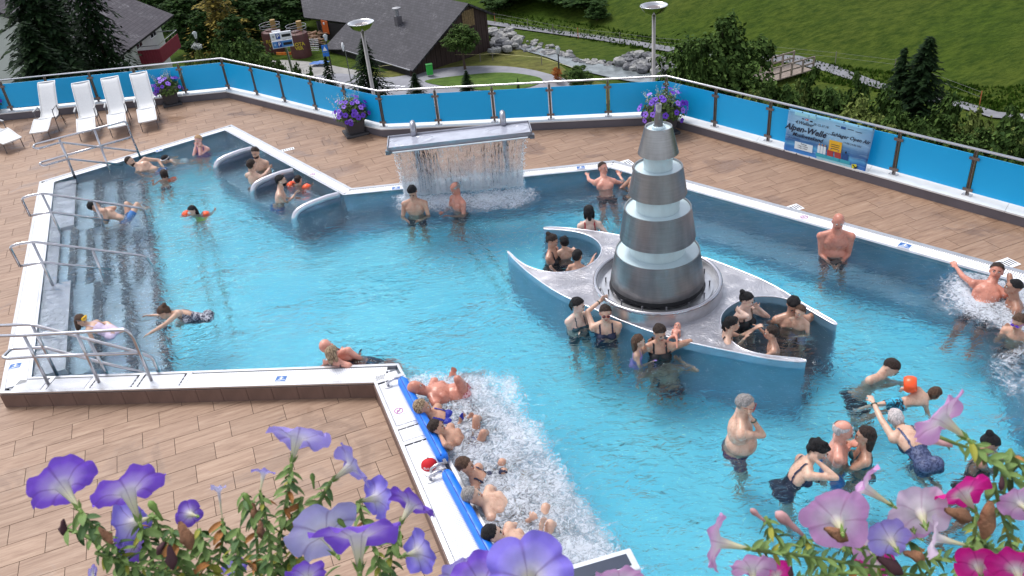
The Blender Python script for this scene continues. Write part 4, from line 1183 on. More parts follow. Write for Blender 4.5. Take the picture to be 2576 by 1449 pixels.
# ------------------------------------------------------------------ barn
M_ROOF = None
def roof_mat(name, c0, c1, sx, sy, worn=0.3):
    m, nt, b = _new(name)
    uv = nt.nodes.new('ShaderNodeTexCoord')
    br = nt.nodes.new('ShaderNodeTexBrick'); br.inputs['Scale'].default_value = 1.0
    br.inputs['Brick Width'].default_value = sx; br.inputs['Row Height'].default_value = sy; br.inputs['Mortar Size'].default_value = 0.02
    br.inputs['Color1'].default_value = (*c0, 1); br.inputs['Color2'].default_value = (*c1, 1); br.inputs['Mortar'].default_value = (0.012, 0.012, 0.015, 1)
    L(nt, uv.outputs['UV'], br.inputs['Vector'])
    n = noise_n(nt, uv.outputs['UV'], 0.35, 5, 0.7)
    n2 = noise_n(nt, uv.outputs['UV'], 5.0, 5, 0.7)
    f = math_n(nt, 'MULTIPLY', ramp(nt, n.outputs[0], [(0.52, (0, 0, 0)), (0.72, (1, 1, 1))]), ramp(nt, n2.outputs[0], [(0.48, (0, 0, 0)), (0.56, (1, 1, 1))]))
    c = mixc(nt, math_n(nt, 'MULTIPLY', f, worn * 2), br.outputs['Color'], (0.24, 0.23, 0.25))
    L(nt, c, b.inputs['Base Color']); b.inputs['Roughness'].default_value = 0.75
    L(nt, bump(nt, br.outputs['Fac'], -0.8, 0.03), b.inputs['Normal'])
    return m
M_ROOF1 = roof_mat('slate_shingles', (0.026, 0.024, 0.033), (0.046, 0.042, 0.055), 0.42, 0.30)
M_ROOF2 = roof_mat('house_shingles', (0.040, 0.031, 0.044), (0.062, 0.050, 0.064), 0.36, 0.30, 0.55)
M_BROWNW = mat('dark_boards', (0.045, 0.025, 0.022), rough=0.8, var=0.3, vscale=3, stretch=(4, 4, 0.4))
M_BLACKW = mat('black_boards', (0.012, 0.010, 0.011), rough=0.8, var=0.2)
def slab_from(poly, thick, name, m, parent, udir, mats2=None, org=None):
    """a flat roof panel: polygon in space, extruded downwards along its normal, with metre UVs along udir"""
    P = [Vector(p) for p in poly]; n = (P[1] - P[0]).cross(P[2] - P[0]).normalized()
    if n.z < 0: n = -n; P = P[::-1]
    k = len(P); vs = P + [p - n * thick for p in P]
    bmx = bmesh.new(); bv = [bmx.verts.new(v) for v in vs]
    tris = tessellate_polygon([P])
    fs = [tuple(t) for t in tris]
    for t in tris:
        f = bmx.faces.new([bv[i] for i in t]);
    for t in tris: bmx.faces.new([bv[i + k] for i in reversed(t)])
    for i in range(k): bmx.faces.new([bv[i], bv[(i + 1) % k], bv[(i + 1) % k + k], bv[i + k]])
    bmesh.ops.recalc_face_normals(bmx, faces=bmx.faces)
    u = Vector(udir).normalized(); v_ = n.cross(u); uvl = bmx.loops.layers.uv.new('UVMap'); o0 = P[0]
    for f in bmx.faces:
        for l in f.loops: l[uvl].uv = ((l.vert.co - o0).dot(u), (l.vert.co - o0).dot(v_))
    me2 = bpy.data.meshes.new(name); bmx.to_mesh(me2); bmx.free(); me2.materials.append(m)
    o = bpy.data.objects.new(name, me2); COL.objects.link(o)
    if parent: o.parent = parent
    return o
barn = thing('barn', 'dark brown barn with a wide slate shingle roof', 'barn')
C1 = G(1235, 127, ZG); E1 = G(1032, 176, ZG + 0.7)
gd = Vector((C1.x - E1.x, C1.y - E1.y, 0)); gl_ = gd.length; gd.normalize()          # along the gable
rd = Vector((-gd.y, gd.x, 0))                                                       # ridge direction, to the back left
if rd.x > 0: rd = -rd
def solve_z(x, y, Yt):
    return min((abs(pix((x, y, z))[1] - Yt), z) for z in np.arange(ZG, ZG + 20, 0.02))[1]
bf = None
for s in np.arange(0.3, 0.98, 0.01):
    b_ = Vector((E1.x, E1.y, 0)) + gd * gl_ * s
    zz = solve_z(b_.x, b_.y, 7); X_ = pix((b_.x, b_.y, zz))[0]
    if bf is None or abs(X_ - 1172) < bf[0]: bf = (abs(X_ - 1172), s, zz)
RP = Vector((E1.x, E1.y, 0)) + gd * gl_ * bf[1]; RP.z = bf[2]
ze = solve_z(C1.x, C1.y, 28); ER = Vector((C1.x, C1.y, ze))
# near roof plane through ridge RP, eave E1
n_near = (RP - Vector(E1)).cross(rd).normalized()
def on_plane(X, Y, p0=Vector(E1), n=n_near):
    v = Vector(ray(X, Y)); o = Vector(CAM); t = (p0 - o).dot(n) / v.dot(n); return o + v * t
Lr = 32.0
RB_ = RP + rd * Lr
A_ = on_plane(764.6, 43.5); B_ = on_plane(872.6, 57); C_ = on_plane(811, 124); D_ = on_plane(826, 166)
E1v = Vector(E1)
# keep the eave straight along the ridge direction
D_ = E1v + rd * (D_ - E1v).dot(rd)
ov = gd * 0.0
near = [RP - rd * 0.35, RP + rd * Lr, A_, B_, C_, D_, E1v - rd * 0.35]
r1 = slab_from(near, 0.16, 'near_roof', M_ROOF1, barn, rd)
# far slope
far_low = ER + gd * 0.7; far_low.z = ER.z - (RP.z - ER.z) / max(0.5, (Vector((ER.x, ER.y, 0)) - Vector((RP.x, RP.y, 0))).length) * 0.7
fz_ = Vector((far_low.x, far_low.y, far_low.z))
slab_from([RP - rd * 0.35 + Vector((0, 0, 0.004)), fz_ - rd * 0.35, fz_ + rd * Lr, RP + rd * Lr + Vector((0, 0, 0.004))], 0.16, 'far_roof', M_ROOF1, barn, rd)
# gable wall of upright boards
def zroof(s):      # height under the roof at distance s along the gable from E1
    sr = gl_ * bf[1]
    if s <= sr: return E1v.z + (RP.z - E1v.z) * s / sr - 0.18
    return RP.z + (ER.z - RP.z) * (s - sr) / (gl_ - sr) - 0.18
gw = thing('x', None, None) if False else None
e0 = Vector((E1v.x, E1v.y, 0)) + rd * 0.1
nb = int(gl_ / 0.28)
wallp = MB().add([], []).build('gable_wall', M_BROWNW, barn)
for i in range(nb):
    a, b = gl_ * i / nb + 0.012, gl_ * (i + 1) / nb - 0.012
    if zroof(a) < ZG + 0.25: continue
    p0, p1 = e0 + gd * a, e0 + gd * b; q = rd * 0.06; off = -rd * (0.02 if i % 2 else 0.0)
    vs = [p0 + off, p1 + off, p1 + q, p0 + q]; zz = [zroof(a), zroof(b), zroof(b), zroof(a)]
    mb = MB().add([(v.x, v.y, ZG) for v in vs] + [(v.x, v.y, z) for v, z in zip(vs, zz)], [(0, 1, 5, 4), (1, 2, 6, 5), (2, 3, 7, 6), (3, 0, 4, 7), (4, 5, 6, 7)])
    mb.build('board', M_BROWNW, wallp)
# closed body behind the boards
mb = MB(); sr = gl_ * bf[1]
pf = [(0.1, ZG), (0.1, zroof(0.1)), (sr, zroof(sr)), (gl_ - .05, zroof(gl_ - .05)), (gl_ - .05, ZG)]
Bp = [e0 + gd * s + rd * 0.09 for s, _ in pf]; Bq = [p + rd * (Lr - 2) for p in Bp]
vs = [(p.x, p.y, z - 0.02) for p, (_, z) in zip(Bp, pf)] + [(p.x, p.y, z - 0.02) for p, (_, z) in zip(Bq, pf)]
mb.add(vs, [(0, 1, 2, 3, 4), (0, 5, 6, 1), (3, 8, 9, 4), (9, 8, 7, 6, 5)]); 
# body limited to the part under the near roof; a dark side wall shows at the notch
side = MB()
def ground_under(p): return Vector((p.x, p.y, ZG))
wS = [B_, C_]
mb.build('body', M_BLACKW, barn)
# pale weathered hatch on the gable
hp0 = min(((abs(pix((*(e0 + gd * s).xy, z))[0] - 1177) + abs(pix((*(e0 + gd * s).xy, z))[1] - 47), s, z) for s in np.arange(.3 * gl_, gl_, .1) for z in np.arange(ZG + 2, RP.z, .1)))
hb = MB()
for k in range(6):
    p = e0 + gd * (hp0[1] + 0.24 * (k - 2.5)) - rd * 0.04
    hb2 = MB().box((p.x, p.y, hp0[2]), (0.215, 0.04, 1.5 if k else 1.3), math.atan2(gd.y, gd.x)); hb2.build('hatch_board', mat('hatch_yellow', (0.20, 0.13, 0.06), var=0.4, vscale=5), barn)
# chimney cowl standing on the roof
cp = on_plane(1003, 60); 
cb = MB().box((cp.x, cp.y, cp.z + 0.2), (0.55, 0.55, 1.1), math.atan2(gd.y, gd.x)); ch_ = cb.build('chimney', mat('lead_grey', (0.12, 0.11, 0.12)), barn)
MB().lathe([(0.18, 0.7), (0.18, 1.35), (0.42, 1.40), (0.42, 1.52), (0.1, 1.6), (0, 1.6)], tuple(cp), 16).build('cowl', mat('zinc', (0.30, 0.30, 0.32), rough=0.5, metal=0.5), ch_)
# the recessed dark side with the orange sign, under the cut roof edge
s0_, s1_ = B_, C_
nw = Vector((0, 0, 1))
wa = Vector((A_.x, A_.y, A_.z)) + gd * 0.2; 
side_p = [B_ + Vector((0, 0, -0.2)), A_.lerp(B_, 0.28) + Vector((0, 0, -0.2))]
wall2 = MB(); x0_, x1_ = side_p[1], side_p[0]
ext = (x1_ - x0_).normalized() * 7
x2_ = x1_ + ext
wall2.add([(x0_.x, x0_.y, ZG), (x2_.x, x2_.y, ZG), (x2_.x, x2_.y, ZG + 0.4), (x1_.x, x1_.y, x1_.z), (x0_.x, x0_.y, x0_.z)], [(0, 1, 2, 3, 4)])
wall2.build('side_wall', M_BLACKW, barn)
rzw = math.atan2((x1_ - x0_).y, (x1_ - x0_).x)
wn2 = Vector((ext.y, -ext.x, 0)).normalized()
if wn2.y > 0: wn2 = -wn2
def on_wall(X, Y, off=0.0):
    v = Vector(ray(X, Y)); o = Vector(CAM); p0 = Vector((x0_.x, x0_.y, 0)) + wn2 * off; t = (p0 - o).dot(wn2) / v.dot(wn2); return o + v * t
og = on_wall(818, 68, 0.08)
MB().box(tuple(og), (1.15, 0.05, 1.35), rzw).build('orange_sign', mat('orange_board', (0.62, 0.13, 0.03), rough=0.5, var=0.08), barn)
ow = og + wn2 * 0.03 + Vector((0, 0, 0.38)); MB().ell(tuple(ow), (0.16, 0.03, 0.14), 10, 6).build('sign_badge', M_WHITE, barn)
for k in (0.3, 1.0):
    pp = Vector((x0_.x, x0_.y, 0)) + (x1_ - x0_).normalized() * k + wn2 * 0.1; pp.z = 0
    MB().tube([(pp.x, pp.y, ZG), (pp.x, pp.y, x0_.z - 0.2)], 0.05, 8).build('downpipe', M_STEELD, barn)
gt_ = MB().tube([tuple(D_ + Vector((0, 0, -0.05))), tuple(E1v + Vector((0, 0, -0.05)))], 0.07, 8).build('gutter', M_STEELD, barn)
# ------------------------------------------------------------------ the house at the left
hs_ = thing('house', 'white walled chalet with a broad shingle roof and red balcony', 'house')
dK = 62.0
K0 = D(300, 142, dK)
def same_z(X, Y, z): return G(X, Y, z)
K1 = same_z(437, 37, K0.z)                                   # far end of the eave
ed_ = (K1 - K0); ed_.z = 0; ed_.normalize()
vd = Vector((-ed_.y, ed_.x, 0)); 
if vd.x > 0: vd = -vd
bt = None
for sl2 in np.arange(0.1, 0.8, 0.01):
    for t in (7.0,):
        p = K0 + vd * t + Vector((0, 0, sl2 * t)); X_, Y_ = pix(p)
        # the verge passes through (205, 107): compare the slope of the picture line
        e = abs((Y_ - 142) / (X_ - 300) - (107 - 142) / (205 - 300)); 
        if bt is None or e < bt[0]: bt = (e, sl2)
sl2 = bt[1]; W2 = 9.5
up2 = vd + Vector((0, 0, sl2))
dn2 = vd * 1 + Vector((0, 0, -sl2))
H0 = K0 + up2 * W2; H1 = K1 + up2 * W2
slab_from([K0, K1, H1, H0], 0.25, 'near_roof', M_ROOF2, hs_, ed_)
slab_from([H0, H1, H1 + dn2 * W2, H0 + dn2 * W2], 0.25, 'far_roof', M_ROOF2, hs_, ed_)
M_WALLW = mat('white_render', (0.60, 0.60, 0.58), rough=0.9, var=0.06, vscale=1.5)
wi = 1.1
c00 = K0 + ed_ * 0.9 + up2 * wi; c01 = K1 - ed_ * 0.8 + up2 * wi
Wn = 2 * (W2 - wi)
mb = MB()
a0, a1 = c00, c01; r0_, r1_ = K0 + ed_ * 0.9 + up2 * W2, K1 - ed_ * 0.8 + up2 * W2; b0_, b1_ = r0_ + dn2 * (W2 - wi), r1_ + dn2 * (W2 - wi)
lo = -Vector((0, 0, 0.27))
vs = [Vector((a0.x, a0.y, ZG)), a0 + lo, r0_ + lo, b0_ + lo, Vector((b0_.x, b0_.y, ZG)), Vector((a1.x, a1.y, ZG)), a1 + lo, r1_ + lo, b1_ + lo, Vector((b1_.x, b1_.y, ZG))]
mb.add(vs, [(0, 1, 2, 3, 4), (5, 9, 8, 7, 6), (0, 5, 6, 1), (4, 3, 8, 9)])
mb.build('wall', M_WALLW, hs_)
def win(px_, z_, w_, h_, along, base, outn):
    p = base + along * px_ + outn * 0.04; rz = math.atan2(along.y, along.x)
    f = MB().box((p.x, p.y, z_), (w_, 0.08, h_), rz).build('window', M_WHITE, hs_)
    for k in (-1, 1):
        q = p + along * (k * w_ * 0.24) + outn * 0.045
        MB().box((q.x, q.y, z_), (w_ * 0.4, 0.02, h_ * 0.84), rz).build('pane', mat('window_dark', (0.02, 0.025, 0.03), rough=0.1, var=0), f)
on_e = Vector((ed_.y, -ed_.x, 0)); 
if on_e.dot(vd) > 0: on_e = -on_e
zE = c00.z - 0.27
for px_ in (1.4, 5.2, 8.4): win(px_, zE - 0.85, 1.3, 1.0, ed_, c00, on_e)
win(1.2, zE - 3.6, 1.3, 1.3, ed_, c00, on_e); win(4.6, zE - 3.6, 1.3, 1.3, ed_, c00, on_e)
og2 = -ed_
for px_ in (1.0,): win(px_, zE - 1.0, 0.9, 1.4, vd, c00, og2)
# red balcony on the eave side
M_RED = mat('red_boards', (0.20, 0.012, 0.03), rough=0.6, var=0.15)
def _vp(p0, d):
    n = Vector((d.y, -d.x, 0))
    def f(X, Y):
        v = Vector(ray(X, Y)); o = Vector(CAM); t = (p0 - o).dot(n) / v.dot(n); return o + v * t
    return f
_f2 = _vp(Vector((c00.x, c00.y, 0)) + on_e * 1.8, ed_)
bl_, br_ = _f2(398, 116), _f2(449, 95); zb2 = (bl_.z + br_.z) / 2 - 1.0
pb = (bl_ + br_) / 2 - on_e * 1.8; bw = abs((br_ - bl_).dot(ed_))
mb = MB(); q0 = pb - ed_ * bw / 2; q1 = pb + ed_ * bw / 2
f_ = MB(); cc = pb + on_e * 0.9; f_.box((cc.x, cc.y, zb2), (bw, 1.8, 0.15), math.atan2(ed_.y, ed_.x)); bal = f_.build('balcony', mat('balcony_floor', (0.4, 0.4, 0.4)), hs_)
nbd = 22
for k in range(nbd):
    q = q0 + ed_ * (bw * (k + 0.5) / nbd) + on_e * 1.8
    MB().box((q.x, q.y, zb2 + 0.5), (bw / nbd - 0.012, 0.04, 1.1), math.atan2(ed_.y, ed_.x)).build('board', M_RED, bal)
for k in range(8):
    q = q0 + on_e * (1.8 * (k + 0.5) / 8); MB().box((q.x, q.y, zb2 + 0.5), (0.04, 0.21, 1.1), math.atan2(ed_.y, ed_.x)).build('board', M_RED, bal)
rl = [q0 + Vector((0, 0, 0)), q0 + on_e * 1.8, q1 + on_e * 1.8, q1]
rl = [(p.x, p.y, zb2 + 1.35) for p in rl]; MB().tube(rl, 0.035, 6).build('balcony_rail', M_PIPE, bal)
# ------------------------------------------------------------------ tanks
M_TANK = mat('rust_brown_tank', (0.10, 0.032, 0.03), rough=0.55, var=0.2, vscale=1.2)
M_YEL = mat('yellow_paint', (0.55, 0.42, 0.03), rough=0.6, var=0.05)
M_OCH = mat('ochre_pipe', (0.34, 0.21, 0.07), rough=0.6, var=0.15)
M_FONT = None
def text_mesh(s, size, name, m, parent, loc, rotM, extr=0.004, align='CENTER', shear=0.0, spacing=1.0, bold=0.0):
    cu = bpy.data.curves.new(name, 'FONT'); cu.body = s; cu.size = size; cu.extrude = extr; cu.align_x = align; cu.align_y = 'CENTER'
    cu.shear = shear; cu.space_character = spacing; cu.offset = bold; cu.resolution_u = 2
    t_ = bpy.data.objects.new(name, cu); COL.objects.link(t_)
    bpy.context.view_layer.update()
    me2 = bpy.data.meshes.new_from_object(t_.evaluated_get(bpy.context.evaluated_depsgraph_get()))
    bpy.data.objects.remove(t_); bpy.data.curves.remove(cu)
    me2.name = name; me2.materials.clear(); me2.materials.append(m)
    o = bpy.data.objects.new(name, me2); COL.objects.link(o)
    o.matrix_world = Matrix.Translation(loc) @ rotM.to_4x4()
    if parent is not None: o.parent = parent
    return o
def facing(n, up=Vector((0, 0, 1))):
    """rotation whose +Z is n and whose +Y is as near to up as it can be"""
    n = n.normalized(); y = (up - n * up.dot(n)).normalized(); x = y.cross(n)
    return Matrix((x, y, n)).transposed()
def tank(X, Yt, lab, d):
    tpt = D(X, Yt, d); r = 25.3 / (FOC / d); H = tpt.z - ZG
    t = thing('storage_tank', lab, 'tank', (tpt.x, tpt.y, ZG), 0, 'brown storage tanks behind the parking sign')
    b = MB().lathe([(0, 0), (r, 0), (r, H - 0.35), (r * 0.93, H - 0.12), (r * 0.45, H + 0.02), (0, H + 0.04)], (0, 0, 0), 40).build('tank_body', M_TANK, t, smooth=True); smooth_by_angle(b, 35)
    MB().lathe([(r * 0.42, H - 0.02), (r * 0.42, H + 0.10), (r * 0.3, H + 0.16), (0, H + 0.17)], (-0.12, -0.1, 0), 24).build('manhole', M_TANK, t)
    MB().lathe([(0.27, H), (0.27, H + 0.95), (0, H + 0.96)], (0.28, 0.35, 0), 20).build('vent_pipe', M_OCH, t)
    for zz in (0.35, 0.62):
        MB().tube([(r * 1.0 * math.cos(a), r * 1.0 * math.sin(a), H + zz) for a in np.linspace(0, 2 * PI, 29)[:-1]], 0.022, 5, closed=True).build('guard_ring', M_PIPE, t)
    for k in range(8):
        a = k * PI / 4; MB().tube([(r * .98 * math.cos(a), r * .98 * math.sin(a), H - 0.35), (r * math.cos(a), r * math.sin(a), H + 0.62)], 0.02, 5).build('guard_post', M_PIPE, t)
    toc = Vector((-tpt.x, -tpt.y, 0)).normalized(); toc = Matrix.Rotation(-0.12, 3, 'Z') @ toc
    for j, wd in enumerate(('ROTA', 'VER')):
        p = toc * (r + 0.03) + Vector((0, 0, H * 0.60 - j * 0.40))
        text_mesh(wd, 0.46, 'tank_lettering', M_YEL, t, p, facing(toc), 0.01, bold=0.012)
    return t
tank(681, 76, 'left brown storage tank, half hidden by the parking sign', 86)
tank(747, 80, 'right brown storage tank beside the barn', 83.5)
# parking direction sign
sp_ = D(732, 148, 70); zs_ = terr(sp_.x, sp_.y)
ps = thing('parking_sign', 'blue and white double parking sign on a grey post', 'sign', (sp_.x, sp_.y, zs_))
hh = D(720, 92, 70).z - zs_
MB().tube([(0, 0, 0), (-0.25, 0, hh + 0.4)], 0.10, 10).build('post', M_PIPE, ps)
rzp = Matrix.Rotation(0.22, 3, 'Z'); fn = rzp @ Vector((0, -1, 0))
for k, (dz, mm) in enumerate(((0.42, M_WHITE), (-0.25, mat('sign_blue', (0.10, 0.28, 0.62), rough=0.4, var=0)))):
    c_ = Vector((-0.35, -0.2, hh + dz))
    b = MB().box(tuple(c_), (1.7, 0.16, 0.60), 0.22).build('sign_board', M_WHITE, ps)
    fr_ = c_ + fn * 0.09
    MB().box(tuple(fr_), (1.6, 0.02, 0.50), 0.22).build('sign_face', mm, b)
    MB().box(tuple(fr_ + rzp @ Vector((-0.25, -0.015, 0))), (0.34, 0.02, 0.44), 0.22).build('parking_field', mat('deep_blue', (0.01, 0.06, 0.35), rough=0.4, var=0), b)
    text_mesh('P', 0.42, 'letter', M_WHITE, b, fr_ + rzp @ Vector((-0.25, -0.03, 0)), facing(fn), 0.005, bold=0.01)
    text_mesh('+', 0.40, 'arrow', M_BLACK if k == 0 else M_WHITE, b, fr_ + rzp @ Vector((-0.62, -0.03, 0)), facing(fn), 0.005)
    MB().box(tuple(fr_ + rzp @ Vector((0.42, -0.015, 0.0))), (0.72, 0.02, 0.22), 0.22).build('count_display', M_BLACK, b)
MB().box((-0.8, 0.35, hh + 0.1), (0.7, 0.1, 1.3), 0.22).build('rear_board', M_WHITE, ps)
# street lanterns
def lantern(X, Yt, Yb, d, lab):
    t_ = D(X, Yt, d); zb3 = terr(t_.x, t_.y); H = t_.z - zb3
    o = thing('street_lantern', lab, 'street lamp', (t_.x, t_.y, zb3), 0, 'black street lanterns')
    MB().tube([(0, 0, 0), (0, 0, H - 0.6)], [0.07, 0.05], 8).build('post', M_BLACK, o)
    l = MB().lathe([(0.10, H - 0.6), (0.20, H - 0.16), (0.20, H - 0.14)], (0, 0, 0), 6).build('lantern_glass', mat('lantern_glass', (0.7, 0.74, 0.75), rough=0.2, var=0), o)
    MB().lathe([(0.235, H - 0.15), (0.12, H - 0.02), (0.03, H), (0, H)], (0, 0, 0), 6).build('lantern_cap', mat('lantern_cap', (0.3, 0.32, 0.33), rough=0.4, metal=0.4), o)
    for k in range(6):
        a = k * PI / 3; MB().tube([(0.105 * math.cos(a), 0.105 * math.sin(a), H - 0.6), (0.205 * math.cos(a), 0.205 * math.sin(a), H - 0.15)], 0.012, 4).build('lantern_bar', M_BLACK, l)
    return o
lantern(1403, 118, 215, 72, 'black street lantern with orange flowers by the curving road')
lantern(817, 86, 160, 76, 'black street lantern carrying a blue crossing sign')
lantern(488, 79, 130, 72, 'black street lantern with white flower baskets near the larch')
fb = D(494, 116, 72)
fbx = thing('flower_basket', 'white hanging flower basket on the lantern near the larch', 'flower basket', tuple(fb))
CRW = crown(77, [(0, 0, 0, .3), (.25, 0, -.05, .22), (-.25, 0, -.05, .22)], 500, .09).build('blossoms', leaf_mat('white_blossom', (0.35, 0.38, 0.36), (0.8, 0.8, 0.8)), fbx)
cs = D(817, 122, 75.6)
csn = thing('crossing_sign', 'square blue crossing sign with white triangle on a lantern post', 'sign', tuple(cs))
MB().box((0, 0, 0), (0.55, 0.04, 0.62), 0.1).build('sign_plate', mat('sign_blue2', (0.02, 0.17, 0.6), rough=0.4, var=0), csn)
MB().add([(-0.2, -0.04, -0.2), (0.2, -0.04, -0.2), (0, -0.04, 0.2)], [(0, 1, 2)]).build('triangle', M_WHITE, csn)
MB().box((0, 0, -0.55), (0.55, 0.04, 0.36), 0.1).build('lower_plate', mat('sign_blue2', (0.02, 0.17, 0.6)), csn)
fp = D(867, 122, 70)
pt_ = thing('white_disc_sign', 'white round sign seen edge on upon a thin post by the barn eave', 'sign', (fp.x, fp.y, terr(fp.x, fp.y)))
H_ = fp.z - terr(fp.x, fp.y)
MB().tube([(0, 0, 0), (0, 0, H_ + 0.2)], 0.045, 6).build('post', M_PIPE, pt_)
MB().ell((-0.12, 0, H_ + 0.15), (0.10, 0.30, 0.38), 14, 10).build('disc', M_WHITE, pt_)
# barrier
ba, bb_ = T(981, 166), T(1090, 142)
ba.z = ZG + 0.55; bb_.z = ZG + 0.95
bar = thing('road_barrier', 'red and white barrier pole with a yellow plate by the barn', 'barrier')
for k in range(10):
    a, b = ba.lerp(bb_, k / 10), ba.lerp(bb_, (k + 1) / 10)
    MB().tube([a, b], 0.055, 8).build('barrier_band', M_WHITE if k % 2 else mat('signal_red', (0.6, 0.02, 0.02), var=0), bar)
pm_ = ba.lerp(bb_, 0.53); MB().box(tuple(pm_ + Vector((0, -0.1, 0))), (0.55, 0.04, 0.5), 0.1).build('yellow_plate', M_YEL, bar)
MB().box((ba.x, ba.y, ZG + 0.4), (0.25, 0.25, 0.8)).build('barrier_stand', mat('signal_red', (0.6, 0.02, 0.02)), bar)
gb = T(1083, 193)
gbx = thing('green_bin', 'bright green square litter bin on the road edge', 'litter bin', (gb.x, gb.y, ZG + .1))
MB().box((0, 0, 0.55), (0.55, 0.4, 0.9), 0.2).build('bin_box', mat('bright_green', (0.03, 0.42, 0.06), rough=0.5, var=0.05), gbx, bevel=0.03)
MB().box((0, 0, 1.03), (0.6, 0.45, 0.06), 0.2).build('bin_lid', mat('dark_green', (0.015, 0.2, 0.03), rough=0.5, var=0.05), gbx)
# orange toy-like digger boards and blue sheet by the tanks
ov_ = T(717, 146); oo = thing('orange_barrier_board', 'orange barrier boards lying before the right tank', 'barrier', (ov_.x, ov_.y, ZG + 0.05))
for k in range(4): MB().box((k * 0.35 - 0.5, 0.1 * k, 0.45 - 0.06 * k), (0.6, 0.06, 0.28), -0.4 + 0.2 * k).build('board', mat('orange_plastic', (0.75, 0.22, 0.03), var=0.1), oo)
bt_ = T(803, 165); bo = thing('blue_tarpaulin', 'small blue tarpaulin spread on the ground before the barn', 'tarpaulin', (bt_.x, bt_.y, ZG + 0.07))
tb = MB(); N_ = 8
for i in range(N_ + 1):
    for j in range(N_ + 1): tb.v.append((-0.9 + 1.8 * i / N_ + 0.3 * j / N_, -0.4 + 0.9 * j / N_ - 0.3 * i / N_, 0.25 + 0.12 * noise.noise((i * .7, j * .7, 2))))
for i in range(N_):
    for j in range(N_): tb.f.append((i * (N_ + 1) + j, (i + 1) * (N_ + 1) + j, (i + 1) * (N_ + 1) + j + 1, i * (N_ + 1) + j + 1)); tb.mi.append(0)
o = tb.build('sheet', mat('blue_tarp', (0.04, 0.14, 0.42), rough=0.5), bo, smooth=True)
# woodpile between tank and barn
wp = T(783, 122); wt = thing('timber_pile', 'jumbled pile of brown logs between the tank and the barn', 'wood pile', (wp.x, wp.y, ZG))
for k in range(34):
    a = rs.uniform(-0.5, 0.5); L_ = rs.uniform(0.5, 1.1); x, y, z = rs.uniform(-1.2, 0.6), rs.uniform(0, 3.5), rs.uniform(0.1, 1.0)
    MB().tube([(x, y, z), (x + L_ * math.cos(a), y + L_ * math.sin(a), z + rs.uniform(-.2, .3))], rs.uniform(0.06, 0.13), 6).build('log', mat('cut_wood', (0.26, 0.15, 0.09), var=0.5, vscale=2), wt)
# pallet stack / rail of white bars
wb = T(787, 134); wbt = thing('white_rack', 'rack of white bars leaning at the foot of the barn corner', 'rack', (wb.x, wb.y, ZG))
for k in range(7): MB().box((0, 0.1 * k, 0.3 + 0.16 * k), (1.5, 0.05, 0.05), -0.25).build('bar', M_WHITE, wbt)
# pasture fence on the far side of the path
pf_ = thing('pasture_fence', 'thin wire fence along the gravel footpath on the slope', 'fence')
fpts = []
for X, Y in ((1246, 57), (1330, 66), (1393, 88), (1500, 78), (1580, 92), (1670, 105), (1760, 122), (1925, 128), (1937, 135)):
    pass
fl_ = [(1246, 60), (1328, 76), (1392, 90), (1455, 100), (1560, 112), (1645, 124), (1920, 146), (2101, 165), (2250, 184), (2464, 268)]
FP = [T(x, y - 3) for x, y in fl_]
for i, p in enumerate(FP):
    MB().tube([tuple(p - Vector((0, 0, 0.1))), tuple(p + Vector((rs.uniform(-.05, .05), 0, 1.05)))], 0.035, 5).build('fence_post', mat('grey_wood', (0.22, 0.19, 0.16), var=0.2) if i % 3 else mat('orange_cap_post', (0.5, 0.14, 0.05), var=0.1), pf_)
for z in (0.6, 0.95): MB().tube([tuple(p + Vector((0, 0, z))) for p in FP], 0.006, 3).build('wire', mat('wire_white', (0.2, 0.2, 0.2), var=0), pf_)
lf = thing('lawn_fence', 'low rope fence over the dry grass mound by the road', 'fence')
LP_ = [T(x, y) for x, y in ((957, 186), (1050, 172), (1100, 165), (1140, 156), (1209, 156), (1240, 153), (1363, 164), (1450, 192))]
for p in LP_: MB().tube([tuple(p), tuple(p + Vector((0, 0, 0.8)))], 0.04, 5).build('fence_post', mat('grey_wood', (0.22, 0.19, 0.16)), lf)
MB().tube([tuple(p + Vector((0, 0, 0.7))) for p in LP_], 0.014, 3).build('rope', mat('rope_yellow', (0.5, 0.46, 0.2), var=0), lf)
# wooden footbridge
w0_, w1_ = T(1925, 208), T(2000, 186)
brg = thing('footbridge', 'wooden footbridge with grey plank deck and handrails', 'bridge')
bd = Vector((w1_.x - w0_.x, w1_.y - w0_.y, 0)); bL = bd.length + 1.5; bd.normalize(); bn = Vector((-bd.y, bd.x, 0)); ba_ = math.atan2(bd.y, bd.x)
zb4 = max(w0_.z, w1_.z, ZG) + 0.45
bs0 = Vector((w0_.x, w0_.y, 0)) - bd * 0.7
M_GW = mat('weathered_wood', (0.24, 0.19, 0.16), var=0.25, vscale=4)
npk = int(bL / 0.24)
for k in range(npk):
    p = bs0 + bd * (0.12 + 0.24 * k); MB().box((p.x, p.y, zb4), (0.22, 2.3, 0.08), ba_).build('plank', M_GW, brg)
for s in (-1, 1):
    for k in range(5):
        p = bs0 + bd * (bL * k / 4) + bn * (1.1 * s); MB().box((p.x, p.y, zb4 + 0.5), (0.12, 0.12, 1.1), ba_).build('rail_post', M_GW, brg)
    for z in (0.5, 1.0):
        p = bs0 + bd * (bL / 2) + bn * (1.1 * s) - bn * (0.08 * s); MB().box((p.x, p.y, zb4 + z), (bL, 0.06, 0.12), ba_).build('rail_board', M_GW, brg)
